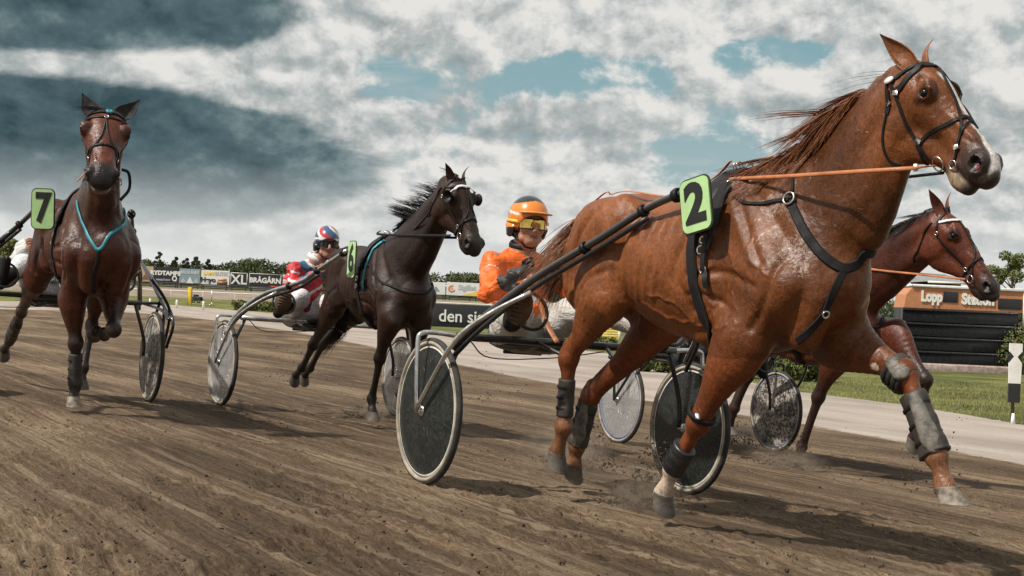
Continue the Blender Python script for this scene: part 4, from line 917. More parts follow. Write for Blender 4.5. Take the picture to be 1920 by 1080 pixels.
# ================================================================ sulkies
MAT['alu'] = simple('brushed_aluminium', (.55, .55, .54), .34, .9, bump=.15, var=.25)
MAT['gloss_black'] = simple('gloss_black', (.022, .022, .023), .16, var=.2, coat=1)
MAT['black_paint'] = simple('black_paint', (.015, .015, .016), .32, var=.3, coat=.3)
MAT['rubber'] = simple('tyre_rubber', (.030, .028, .026), .85, bump=.5, bscale=120, var=.5)
MAT['rubber_pale'] = simple('dusty_tyre', (.30, .265, .21), .85, bump=.5, bscale=90, var=.4)
MAT['rim_white'] = simple('pale_rim', (.62, .60, .55), .4, var=.3)
MAT['seat'] = simple('seat_vinyl', (.030, .032, .030), .4, bump=.3, bscale=80)
def disc_mat(nm, col, alpha, dirt=0.0, dcol=(.10, .085, .065)):
    m, nt, bs = new_mat(nm); tc = nt.node('ShaderNodeTexCoord').outputs['Object']
    n = nt.noise(tc, 38, 6, .72, .8); n2 = nt.noise(tc, 7, 4, .6); f = nt.ramp(nt.math('ADD', n, nt.math('MULTIPLY', n2, .35)), .66-.12*dirt, .76-.10*dirt, 0, 1)
    nt.l.new(nt.mix(f, col, dcol), bs.inputs['Base Color']); bs.inputs['Roughness'].default_value = .45; bs.inputs['Specular IOR Level'].default_value = .3
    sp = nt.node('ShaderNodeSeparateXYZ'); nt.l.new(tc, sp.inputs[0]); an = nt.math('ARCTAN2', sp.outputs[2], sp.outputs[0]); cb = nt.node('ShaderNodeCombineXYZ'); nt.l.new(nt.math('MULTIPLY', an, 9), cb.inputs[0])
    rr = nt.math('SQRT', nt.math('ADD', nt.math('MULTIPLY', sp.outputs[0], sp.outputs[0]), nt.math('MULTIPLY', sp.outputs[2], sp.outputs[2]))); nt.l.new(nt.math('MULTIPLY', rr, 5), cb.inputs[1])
    scuff_refl = nt.ramp(nt.noise(cb.outputs[0], 2.4, 7, .75), .52, .72, 0, .8); old = bs.inputs['Base Color'].links[0].from_socket; nt.l.new(nt.mix(nt.math('MULTIPLY', scuff_refl, nt.ramp(rr, .30, .05, .2, 1)), old, (.16, .16, .155)), bs.inputs['Base Color'])  # radial scuffs, with a painted reflection growing paler towards the hub
    a = nt.math('MULTIPLY_ADD', f, (1-alpha)*.9*min(1, dirt+.3), alpha); nt.l.new(a, bs.inputs['Alpha']); return m
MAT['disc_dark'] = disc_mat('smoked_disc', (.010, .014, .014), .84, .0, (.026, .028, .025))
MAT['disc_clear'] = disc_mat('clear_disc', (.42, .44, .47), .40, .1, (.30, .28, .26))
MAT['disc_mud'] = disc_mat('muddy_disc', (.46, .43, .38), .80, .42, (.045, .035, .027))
MAT['rim_blue'] = simple('blue_rim', (.09, .13, .28), .4, var=.3)
def wheel(root, c, R, disc, tyre='rubber', wall='rubber_pale', rim='rim_white', spokes=28, lean=0.0, outer=-1):
    w = empty('wheel', Matrix.Translation(Vector(c)) @ Matrix.Rotation(lean, 4, 'X'), root); Y = (0, 1, 0)
    m = MB(); m.ring((0, 0, 0), Y, R-.017, .017, 72, 12); m.build('tyre', MAT[tyre], w)
    m = MB()
    for s in (-1, 1): m.ring((0, s*.011, 0), Y, R-.027, .011, 72, 8)
    m.each('tyre_sidewall', MAT[wall], w)
    m = MB(); m.ring((0, 0, 0), Y, R-.050, .012, 72, 8, 1.1); m.build('rim', MAT[rim], w)
    m = MB(); m.tube([(0, -.045, 0), (0, -.03, 0), (0, .03, 0), (0, .045, 0)], [.022, .030, .030, .022], 20); m.tube([(0, -.07, 0), (0, .07, 0)], .009, 10); m.build('hub', MAT['alu'], w)
    m = MB()
    for i in range(spokes):
        a = 2*math.pi*i/spokes; b = a+(.28 if i % 2 else -.28); sy = .028*(1 if i % 4 < 2 else -1)
        m.tube([(math.cos(b)*.027, sy, math.sin(b)*.027), (math.cos(a)*(R-.055), 0, math.sin(a)*(R-.055))], .0018, 5)
    m.build('spokes', MAT['steel'], w)
    if disc:
        k = 64; m = MB()
        for s in ((-1, 1)):
            V = [(0, s*.036, 0)]+[(math.cos(2*math.pi*i/k)*r, s*y, math.sin(2*math.pi*i/k)*r) for r, y in ((.05, .036), (R*.5, .026), (R-.048, .012)) for i in range(k)]
            F = [[0, 1+i, 1+(i+1) % k] for i in range(k)]+[[1+j*k+i, 1+(j+1)*k+i, 1+(j+1)*k+(i+1) % k, 1+j*k+(i+1) % k] for j in range(2) for i in range(k)]
            m.add(V, F if s < 0 else [f[::-1] for f in F])
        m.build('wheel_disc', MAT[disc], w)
    return w
class LRig(Rig):
    """frame of a sulky: origin on the ground under the middle of the axle, x forward, y to the far side"""
    def __init__(s, X, Z, al, back, sc=1.0, dz=0):
        h = np.array([math.sin(al), -math.cos(al)]); c = np.array([X, Z])-back*h
        o = KO+KU*c[0]+KV*c[1]; s.sc = sc
        s.mw = frame(o, KU*h[0]+KV*h[1], NK*.55+np.array([0, 0, .45])) @ Matrix.Scale(sc, 4)
        s.A = np.array(s.mw)[:3, :3]; s.o = np.array(s.mw)[:3, 3]; s.Ai = np.linalg.inv(s.A)
def sulky(rig, label, hw, R, discs, shafts, frame_mat='alu', seat=(-.12, 0, .60), axh=.66, group='racing sulkies', wheels=(1, 1), stays='alu', rimmat='rim_white', wall='rubber_pale', arch=.0, axmat='black_paint', foot=((.52, .36, .70),), shaft_mat=None):
    root = empty('sulky', rig.mw); tag(root, label, 'sulky', group)
    gz = [rig.ground((0, s*hw, 0))[2] for s in (-1, 1)]
    for s, d, g in zip((-1, 1), discs, gz):
        wheel(root, (0, s*hw, g+R-.004), R, d, wall=wall, rim=rimmat, lean=0)
        hz = g+R; m = MB()
        m.tube([(0, s*(hw+.062), hz), (-.005, s*(hw+.072), hz+.16), (-.02, s*(hw+.075), axh-.04), (-.02, s*(hw+.055), axh+.004), (-.015, s*(hw-.02), axh+.010), (0, s*(hw-.15), axh)], .0125, 10, sub=4)
        m.build('wheel_fork', MAT[stays], root)
        m = MB(); m.tube([(0, s*(hw-.07), hz), (.0, s*(hw-.08), hz+.15), (.0, s*(hw-.17), axh)], .014, 10, sub=3); m.build('wheel_fork', MAT['black_paint'], root)
        m = MB(); m.tube([(0, s*(hw+.066), hz), (.16, s*(hw+.062), hz+.17), (.33, s*(hw+.035), hz+.37), (.46, s*(hw-.06), hz+.50), (.62, s*(hw-.20), hz+.62)], .012, 10, sub=4); m.build('wheel_stay', MAT[frame_mat], root)
    m = MB(); m.tube([(0, -hw+.13, axh), (0, -.3, axh-arch), (0, .3, axh-arch), (0, hw-.13, axh)], .021, 12, sub=3); m.build('axle', MAT[axmat], root)
    for s, P in zip((-1, 1), shafts):
        P = np.array(P, float); m = MB(); n = len(P); m.tube(P, np.linspace(.021, .017, n), 12, sub=5); sh = m.build('shaft', MAT[shaft_mat or frame_mat], root)
        lo = P.copy(); lo[:, 2] -= .045; m = MB(); m.tube(lo[:-1], .013, 10, sub=5); m.build('shaft_brace', MAT['black_paint'], root)
        m = MB()
        for t in (.55, .78): k = int(t*(n-1)); q = P[k]+(P[k+1]-P[k])*(t*(n-1)-k) if k < n-1 else P[k]; m.ring(q, unit(P[min(k+1, n-1)]-P[k]), .025, .006, 18, 6, 2.5)
        m.ring(P[-1]-unit(P[-1]-P[-2])*.05, unit(P[-1]-P[-2]), .026, .007, 18, 6, 3); m.each('shaft_clamp', MAT['black_leather'], root)
    sx, sy, sz = seat; S = Sdf((sx-.3, -.3, sz-.12), (sx+.3, .3, sz+.2), .009)
    S.loft([(sx+.20, 0, sz+.01), (sx+.05, 0, sz), (sx-.14, 0, sz+.015), (sx-.22, 0, sz+.09)], [.13, .19, .20, .17], [.028, .034, .034, .025], (0, 1, 0), .02)
    V, Q = S.mesh(); mesh_obj('seat', V, Q, MAT['seat'], root)
    m = MB()
    for s in (-1, 1):
        m.tube([(0, s*.12, axh-arch), (sx+.02, s*.10, sz-.02)], .014, 8); m.tube([(.0, s*.22, axh-arch), (.20, s*.15, axh-.06), (.24, s*.10, sz-.01)], .011, 8, sub=3)
    m.tube([(sx-.1, -.12, sz-.03), (sx-.1, .12, sz-.03)], .014, 8); m.box((.02, 0, axh-arch+.01), (.10, .22, .03), bev=.008); m.each('seat_bracket', MAT['black_paint'], root)
    for s in (-1, 1):
        m = MB(); f = foot[0] if len(foot) == 1 else foot[0 if s < 0 else 1]; f = np.array((f[0], s*abs(f[1]), f[2])); m.ring(f, (1, 0, .35), .098, .010, 30, 8); m.build('foot_rest', MAT['black_paint'], root); m = MB(); k = P[2]*np.array([1, 0, 1])+np.array([0, s*abs(P[2][1]), 0]); m.tube([f+np.array([0, s*.09, .02]), f+np.array([.03, s*.12, .08]), k], .008, 8, sub=3); m.build('foot_rest_bracket', MAT['black_paint'], root)
    m = MB(); m.tube([(.02, -hw+.2, axh-.02), (-.03, -hw+.35, axh-.10), (0, -.1, axh-.08), (.02, .2, axh-.03)], .0035, 6, sub=6); m.build('cable', MAT['rubber'], root)
    return root
# ================================================================ people
def skin_mat():
    m, nt, bs = new_mat('skin'); tc = nt.node('ShaderNodeTexCoord').outputs['Object']; at = nt.node('ShaderNodeAttribute', attribute_name='tone').outputs['Color']
    c = nt.node('ShaderNodeVectorMath', operation='SCALE'); nt.l.new(at, c.inputs[0]); nt.l.new(nt.ramp(nt.noise(tc, 30, 5, .6), .3, .7, .8, 1.15), c.inputs['Scale']); nt.l.new(c.outputs[0], bs.inputs['Base Color'])
    bs.inputs['Roughness'].default_value = .45; bs.inputs['Subsurface Weight'].default_value = .12; bs.inputs['Subsurface Radius'].default_value = (.01, .004, .002); bs.inputs['Subsurface Scale'].default_value = 1
    b = nt.node('ShaderNodeBump'); b.inputs['Strength'].default_value = .4; b.inputs['Distance'].default_value = .003; nt.l.new(nt.noise(tc, 90, 5, .65), b.inputs['Height']); nt.l.new(b.outputs[0], bs.inputs['Normal']); return m
MAT['skin'] = skin_mat()
def cloth_mat(nm, rough=.6, gloss=0, fold=1.0):
    m, nt, bs = new_mat(nm); tc = nt.node('ShaderNodeTexCoord').outputs['Object']; at = nt.node('ShaderNodeAttribute', attribute_name='dye').outputs['Color']
    c = nt.node('ShaderNodeVectorMath', operation='SCALE'); nt.l.new(at, c.inputs[0]); nt.l.new(nt.ramp(nt.noise(tc, 12, 5, .6), .3, .7, .85, 1.12), c.inputs['Scale']); nt.l.new(c.outputs[0], bs.inputs['Base Color']); bs.inputs['Roughness'].default_value = rough
    n = nt.noise(nt.mapping(tc, (1, 1, 1.9), (.4, .5, 0)), 9, 3, .5, 1.6); w = nt.noise(nt.mapping(tc, (2, 1, 1), (0, .9, .3)), 22, 3, .5, 1.0)
    b = nt.node('ShaderNodeBump'); b.inputs['Strength'].default_value = .85; b.inputs['Distance'].default_value = .022*fold; nt.l.new(nt.math('ADD', n, nt.math('MULTIPLY', w, .35)), b.inputs['Height']); nt.l.new(b.outputs[0], bs.inputs['Normal']); return m
MAT['cloth'] = cloth_mat('jersey_cloth', .5); MAT['cloth2'] = cloth_mat('breeches_cloth', .65, fold=.8)
MAT['glove'] = simple('patterned_glove', (.06, .055, .05), .6, bump=.6, var=.8, vscale=40)
MAT['helmet_black'] = simple('helmet_shell', (.02, .02, .022), .25, coat=.5)
MAT['lens_gold'] = simple('mirror_lens', (.75, .50, .12), .12, .9, var=.3)
MAT['lens_dark'] = simple('dark_lens', (.02, .02, .022), .1, 0, coat=.6)
MAT['yellow'] = simple('yellow_strap', (.75, .50, .04), .5)
MAT['sole'] = simple('boot_sole', (.13, .085, .05), .75, bump=.8, bscale=70, var=.5)
def human(rig, label, J, dye, opts):
    """J: joints in the rig frame: pelvis, chest, neck, head (centre), face (direction), sh, el, ha (near/far pairs), hip, kn, an, toe"""
    root = empty('person', rig.mw); tag(root, label, 'person', 'sulky drivers'); J = {k: (np.array(v, float) if np.ndim(v) == 1 else [np.array(q, float) for q in v]) for k, v in J.items()}
    allp = [J['pelvis'], J['chest'], J['head']]+[q for k in ('sh', 'el', 'ha', 'hip', 'kn', 'an', 'toe') for q in J[k]]
    lo, hi = np.min(allp, 0)-.2, np.max(allp, 0)+.2; Y = (0, 1, 0)
    fx = unit(J['face']); fy = unit(np.cross((0, 0, 1.), fx)); fz = np.cross(fx, fy); O = J['head']; k = opts.get('k', 1.0)
    H = lambda x, y, z: O+k*(fx*x+fy*y+fz*z)
    S = Sdf(lo, hi, .0055); RR = np.array([fx, fy, fz])
    S.ell(H(-.012, 0, .035), (.098*k, .076*k, .092*k), RR, .02); S.ell(H(.030, 0, -.030), (.066*k, .060*k, .088*k), RR, .03)
    S.ell(H(.058, 0, -.092), (.030*k, .034*k, .022*k), RR, .03)
    for s in (-1, 1):
        S.ell(H(.062, s*.040, -.022), (.026*k, .026*k, .026*k), RR, .02); S.ell(H(.078, s*.034, .004), (.018*k, .018*k, .011*k), RR, .008, True)
        S.ell(H(.066, s*.033, .003), (.015*k, .015*k, .013*k), RR, .003); S.cap(H(.083, s*.016, .024), H(.070, s*.050, .022), .009*k, .007*k, .012)
        S.ell(H(-.005, s*.077, -.005), (.020*k, .010*k, .030*k), RR, .006); S.cap(H(.040, s*.052, -.075), H(-.01, s*.058, -.050), .014*k, .014*k, .02)
        S.ell(H(.095, s*.012, -.036), (.011*k, .008*k, .008*k), RR, .006); S.cap(H(.082, s*.020, -.036), H(.072, s*.034, -.062), .005*k, .004*k, .008)
    S.loft([H(.082, 0, .020), H(.100, 0, -.012), H(.108, 0, -.032), H(.090, 0, -.042)], [.008*k, .010*k, .013*k, .009*k], [.010*k, .011*k, .010*k, .006*k], fy, .010)
    S.loft([H(.076, -.024, -.062), H(.091, 0, -.058), H(.076, .024, -.062)], .006*k, .0055*k, fz, .006); S.loft([H(.074, -.022, -.070), H(.089, 0, -.071), H(.074, .022, -.070)], .006*k, .006*k, fz, .004)
    S.loft([H(.088, -.024, -.0655), H(.098, 0, -.065), H(.088, .024, -.0655)], .0028*k, .0028*k, fz, .002, True)
    S.cap(H(-.025, 0, -.07), J['neck'], .055*k, .062*k, .03)
    S.loft([J['pelvis'], .5*(J['pelvis']+J['chest']), J['chest'], J['neck']], [.12, .125, .155, .07], [.085, .09, .105, .06], Y, .04)
    for s, i in ((-1, 0), (1, 1)):
        sh, el, ha = J['sh'][i], J['el'][i], J['ha'][i]
        S.loft([J['chest']*.6+J['neck']*.4, sh], [.06, .055], [.06, .06], (1, 0, 0), .04); S.cap(sh, el, .052, .040, .03); S.cap(el, ha, .040, .024, .02)
        hp, kn, an, toe = J['hip'][i], J['kn'][i], J['an'][i], J['toe'][i]
        S.cap(hp, kn, .075, .050, .03); S.cap(kn, an, .055, .036, .03); S.cap(an, toe, .038, .030, .02)
        # hand: palm and five curled fingers round the rein
        d = unit(ha-el); up = unit(np.array((0, 0, 1.))-d*d[2]); sd = np.cross(d, up)*s; pc = ha+d*.045
        S.loft([ha, pc+d*.03], [.020, .022], [.030, .036], sd, .012)
        for f in range(4):
            b = pc+d*.030+up*(.030-.020*f); ln = (.040, .045, .042, .034)[f]; c1 = b+d*ln*.55-sd*ln*.25; c2 = c1-sd*ln*.65+d*.002; c3 = c2-sd*ln*.05-d*ln*.55
            S.loft([b, c1, c2, c3], [.0095, .009, .0085, .0075], [.0095, .009, .0085, .0075], up, .004)
        b = ha+up*.026+d*.02; S.loft([b, b+up*.014-sd*.018+d*.020, b+up*.006-sd*.030+d*.042], [.012, .010, .009], [.012, .010, .009], up, .006)
    V, Q = S.mesh(); body = mesh_obj('body', V, Q, MAT['skin'], root)
    tone = np.repeat(np.array(opts.get('tone', (.42, .22, .15)))[None], len(V), 0); q = (V-O)@RR.T/k
    lip = (1-sm(np.abs(q[:, 2]+.065), .006, .011))*(1-sm(np.abs(q[:, 1]), .020, .028))*(q[:, 0] > .07); tone = tone*(1-lip[:, None]*.45)*(1-np.outer(lip, (0, .25, .2)))
    for s in (-1, 1):
        e = np.hypot(q[:, 1]-s*.033, (q[:, 2]-.003)*1.6); m = (e < .012) & (q[:, 0] > .07); tone[m] = (.45, .42, .40); m = (e < .006) & (q[:, 0] > .07); tone[m] = (.03, .02, .02)
        m = (np.abs(q[:, 2]-.026) < .006) & (np.abs(q[:, 1]-s*.035) < .022) & (q[:, 0] > .06); tone[m] *= .35
    if opts.get('gloves'):
        for i in (0, 1): m = np.linalg.norm(V-J['ha'][i]-unit(J['ha'][i]-J['el'][i])*.05, axis=1) < .11; tone[m] = (.035, .032, .03)
    attr_col(body.data, 'tone', tone)
    # jersey
    S = Sdf(lo, hi, .008); pe = J['pelvis']; ch = J['chest']
    S.loft([pe+np.array([.0, 0, .05]), .5*(pe+ch), ch, ch*.5+J['neck']*.5, J['neck']+np.array([0, 0, .012])], [.170, .158, .180, .125, .070], [.138, .130, .130, .095, .065], Y, .03)
    for i, s in ((0, -1), (1, 1)):
        sh, el, ha = J['sh'][i], J['el'][i], J['ha'][i]
        S.loft([ch*.55+J['neck']*.45, sh], [.065, .062], [.065, .064], (1, 0, 0), .06); S.loft([sh, sh*.5+el*.5, el], [.060, .056, .050], [.060, .056, .050], (.3, .8, .1), .03)
        S.loft([el, el*.5+ha*.5, ha-unit(ha-el)*.02], [.050, .045, .035], [.050, .045, .035], (.3, .8, .1), .02)
    # real folds: slack cloth rings along the arms and waist
    X, Yy, Z = S.ax[0][:, None, None], S.ax[1][None, :, None], S.ax[2][None, None]
    S.F = S.F+(.0050*np.sin(52*Z+20*X+14*Yy+2.5*np.sin(13*Yy+7*X))+.0035*np.sin(70*X-36*Z+22*Yy+2*np.sin(11*Z))).astype(np.float32)
    S.cut(pe+np.array([0, 0, .0]), unit(ch-pe)); V, Q = S.mesh(); o = mesh_obj('jersey', V, Q, MAT['cloth'], root); attr_col(o.data, 'dye', dye['jersey'](V, J, H))
    # breeches
    S = Sdf(lo, hi, .008)
    S.loft([pe+np.array([-.02, 0, -.02]), pe+np.array([0, 0, .07])], [.17, .165], [.125, .125], Y, .03)
    for i in (0, 1): S.loft([J['hip'][i], J['hip'][i]*.5+J['kn'][i]*.5, J['kn'][i]], [.105, .095, .078], [.11, .10, .078], Y, .03); S.loft([J['kn'][i], J['kn'][i]*.5+J['an'][i]*.5, J['an'][i]], [.075, .068, .050], [.078, .070, .050], Y, .03)
    S.F = S.F+(.005*np.sin(34*S.ax[0][:, None, None]+30*S.ax[2][None, None]+9*S.ax[1][None, :, None])).astype(np.float32)
    V, Q = S.mesh(); o = mesh_obj('breeches', V, Q, MAT['cloth2'], root); attr_col(o.data, 'dye', np.repeat(np.array(dye['breeches'])[None], len(V), 0))
    for i in (0, 1):                                                       # boots
        an, toe, kn = J['an'][i], J['toe'][i], J['kn'][i]; m1 = np.minimum(np.minimum(an, toe), kn*.3+an*.7)-.12; m2 = np.maximum(np.maximum(an, toe), kn*.3+an*.7)+.12; S = Sdf(m1, m2, .007)
        S.loft([an*.68+kn*.32, an], [.060, .050], [.064, .055], Y, .02); heel = an+unit(an-kn)*.045-unit(toe-an)*.02
        S.loft([heel, .5*(heel+toe), toe], [.042, .046, .044], [.046, .044, .030], Y, .03); V, Q = S.mesh(); mesh_obj('boot', V, Q, MAT[opts.get('boot', 'black_leather')], root)
        if opts.get('sole'):
            n = unit(np.cross(toe-heel, (0, 1., 0))); n = n if n@(an-kn) > 0 else -n; u = unit(toe-heel); w = np.cross(n, u); L = np.linalg.norm(toe-heel); c = .5*(heel+toe)+n*.044
            m = MB(); P2 = [(math.cos(a)*(L*.5+.005), math.sin(a)*(.072+.006*math.cos(a))) for a in np.linspace(0, 2*math.pi, 31)[:-1]]; m.prism(P2, c, u, w, .016)
            for j in range(8): m.box(c+n*.010+u*(-.42+.12*j)*L, (.012, .10, .008), np.array([u, w, n]).T, .002)
            m.build('sole', MAT['sole'], root)
    # collar / throat strap / helmet
    m = MB(); m.ring(J['neck']+np.array([.0, 0, .03]), J['head']-J['neck'], .064, .016, 30, 8, 1.6); o = m.build('collar', MAT['black_leather'] if not opts.get('collar') else MAT[opts['collar']], root)
    S = Sdf(O-.24, O+.24, .0055); S.ell(H(-.012, 0, .042), (.126*k, .104*k, .118*k), RR, .01)
    S.loft([H(-.02, -.098, -.01), H(-.03, -.094, -.055)], [.016, .014], [.055, .034], fy, .02); S.loft([H(-.02, .098, -.01), H(-.03, .094, -.055)], [.016, .014], [.055, .034], fy, .02); S.ell(H(-.10, 0, -.01), (.03, .08, .07), RR, .03)
    S.ell(H(-.012, 0, .030), (.108*k, .088*k, .108*k), RR, .004, True); S.ell(H(.085, 0, -.03), (.085, .085, .085), RR, .01, True); S.ell(H(.02, 0, -.10), (.12, .078, .09), RR, .01, True)
    V, Q = S.mesh(); q = (V-O)@RR.T/k; o = mesh_obj('helmet', V, Q, MAT['helm'], root); attr_col(o.data, 'dye', dye['helmet'](q))
    if opts.get('peak'):
        S = Sdf(O-.26, O+.26, .005); S.loft([H(.075, -.075, .060), H(.112, -.045, .061), H(.124, 0, .062), H(.112, .045, .061), H(.075, .075, .060)], [.006]*5, [.032]*5, fz, .004)
        S.ell(H(-.012, 0, .042), (.1245*k, .102*k, .1165*k), RR, .002, True); V, Q = S.mesh(); pk = mesh_obj('peak', V, Q, MAT['helm'], o); attr_col(pk.data, 'dye', np.repeat(np.array(opts['peak'])[None], len(V), 0))
    m = MB()
    for s in (-1, 1): m.tube([H(0, s*.086, -.02), H(.03, s*.064, -.07), H(.048, s*.030, -.118)], .006, 6, sub=5); m.tube([H(-.04, s*.082, -.03), H(.0, s*.074, -.07), H(.03, s*.060, -.085)], .005, 6, sub=4)
    m.tube([H(.048, -.030, -.118), H(.055, 0, -.123), H(.048, .030, -.118)], .007, 6, sub=4); m.build('chin_strap', MAT['black_leather'], root)
    if opts.get('lens'):
        m = MB(); n = 17; G = []
        for j in range(5):
            G.append([H(.098*math.cos(a)+.006-(.010 if abs(a) < .12 and j > 2 else 0), .092*math.sin(a), .026-.0115*j*(1 if abs(a) > .10 else .62)-(.003*(abs(a) < .2))) for a in np.linspace(-.95, .95, n)])
        m.sheet(np.array(G)); m.sheet(np.array(G)[:, ::-1]-fx*.003); g = m.build('goggles', MAT[opts['lens']], root)
        m = MB(); m.tube([H(.098*math.cos(a)+.007, .093*math.sin(a), .030) for a in np.linspace(-.98, .98, 15)], .0045, 6); m.tube([H(.098*math.cos(a)+.006, .093*math.sin(a), .026-.049*(1 if abs(a) > .10 else .66)) for a in np.linspace(-.98, .98, 15)], .0035, 6)
        m.build('goggle_frame', MAT['black_leather'], g)
        m = MB()
        for s in (-1, 1): P_ = [H(.056, s*.078, .010), H(.02, s*.107, .016), H(-.05, s*.104, .020), H(-.11, s*.065, .022), H(-.142, 0, .022)]; Q_ = catmull(P_, 5); m.ribbon(Q_, Q_-O, .018, .003)
        if opts['lens'] == 'lens_gold': m.build('goggle_strap', MAT['yellow'], g)
    return root, H
def helm_mat():
    m, nt, bs = new_mat('helmet_paint'); at = nt.node('ShaderNodeAttribute', attribute_name='dye').outputs['Color']; nt.l.new(at, bs.inputs['Base Color']); bs.inputs['Roughness'].default_value = .28; bs.inputs['Coat Weight'].default_value = .5; return m
MAT['helm'] = helm_mat()
# ================================================================ number 2: sulky and driver
def jersey_orange(V, J, H):
    c = np.repeat(np.array((.80, .145, .020))[None], len(V), 0); m = (np.linalg.norm(V-J['ha'][0], axis=1) < .16) | (np.linalg.norm(V-J['ha'][1], axis=1) < .16); c[m] = (.03, .028, .028)
    d = V-J['chest']; t = (np.abs(d[:, 2]-.03) < .028) & (d[:, 0] > .06) & (np.sin(d[:, 1]*150) > -.1) & (np.abs(d[:, 1]) < .13); c[t] = (.75, .70, .66)
    for i in (0, 1): dd, tt = seg_dist(V, J['sh'][i], J['el'][i]); m = (np.abs(tt-.35) < .012) & (dd < .1); c[m] = (.85, .60, .5)
    return c
def helmet_orange(q):
    c = np.repeat(np.array((.72, .22, .03))[None], len(q), 0); m = (q[:, 2] > .128-.22*np.abs(q[:, 1])) | ((q[:, 0] < -.05) & (q[:, 2] > .055)) | (q[:, 2] < -.02); c[m] = (.022, .022, .024); s = (np.abs(q[:, 2]-.062+.2*q[:, 0]) < .007) & (q[:, 0] < .06); c[s] = (.7, .68, .62); return c
def jersey_red(V, J, H):
    c = np.repeat(np.array((.48, .020, .030))[None], len(V), 0); d = V-J['chest']; yoke = (d[:, 2] > .02+.10*np.abs(np.sin(d[:, 1]*22))) & (np.abs(d[:, 1]-.05) < .14); c[yoke] = (.025, .085, .15)
    for i in (0, 1):
        for a, b in ((.30, .42), (.62, .72)): dd, t = seg_dist(V, J['sh'][i], J['el'][i]); m = (t > a) & (t < b) & (dd < .11) & (np.sin(V[:, 2]*110+V[:, 0]*80) > .25); c[m] = (.66, .64, .64)
        dd, t = seg_dist(V, J['el'][i], J['ha'][i]); m = (t > .45) & (t < .80) & (dd < .09); c[m] = (.03, .11, .22); 
    m = (np.abs(d[:, 2]+.10-.6*np.abs(d[:, 1])) < .014) & (d[:, 0] > .0); c[m] = (.66, .64, .64); m = (d[:, 2] < -.17) & (d[:, 1] > .02); c[m] = (.025, .08, .15); m = np.linalg.norm(V-J['neck'], axis=1) < .10; c[m] = (.60, .58, .58); return c
def helmet_red(q):
    c = np.repeat(np.array((.035, .10, .19))[None], len(q), 0); a = np.arctan2(q[:, 1], q[:, 0]); m = np.sin(a*3.0+q[:, 2]*42) > .35; c[m] = (.46, .03, .05); m = np.sin(a*3.0+q[:, 2]*42+1.6) > .80; c[m] = (.66, .66, .68); m = (q[:, 2] < .052) & (q[:, 2] > .034); c[m] = (.75, .72, .68); m = q[:, 2] < .02; c[m] = (.02, .02, .022); return c
def plain_dye(col): return lambda V, *a: np.repeat(np.array(col)[None], len(V), 0)
def put_reins(root, pts, w, mat, nrm):
    Q = catmull(pts, 8); m = MB(); m.ribbon(Q, np.array([nrm]*len(Q), float), w, .003); return m.build('rein', MAT[mat], root)
def J_of(o=(0, 0, 0), near_foot=(.28, -.43, .93), far_foot=(.34, .40, .90), near_hand=(-.08, -.22, 1.14), far_hand=(-.06, .14, 1.12), face=(1, -.10, -.02), head=(-.45, 0, 1.42), pel=(-.42, 0, .82), near_knee=None, chest=(-.52, 0, 1.10), neck=(-.50, 0, 1.27)):
    o = np.array(o, float); A = lambda p: np.array(p, float)+o; nf, ff = A(near_foot), A(far_foot); pe = A(pel); kn = A(near_knee) if near_knee is not None else .52*(nf+pe)+np.array([0, -.03, .09]); kf = .5*(ff+pe)+np.array([0, .04, .12]); ch = A(chest); ne = A(neck)
    sh = [ne+np.array([.01, -.19, -.08]), ne+np.array([.01, .19, -.08])]; hn, hf = A(near_hand), A(far_hand)
    el = [.5*(sh[0]+hn)+np.array([-.03, -.09, -.15]), .5*(sh[1]+hf)+np.array([-.03, .12, -.15])]
    td = lambda f, k: f+np.array([.035, -.0, .155])+0*k
    return dict(pelvis=pe, chest=ch, neck=ne, head=A(head), face=face, sh=sh, el=el, ha=[hn, hf], hip=[pe+np.array([.0, -.10, .0]), pe+np.array([0, .10, 0])], kn=[kn, kf], an=[nf-np.array([.04, 0, .05]), ff-np.array([.04, 0, .05])], toe=[td(nf-np.array([.04, 0, .05]), kn), td(ff-np.array([.04, 0, .05]), kf)])
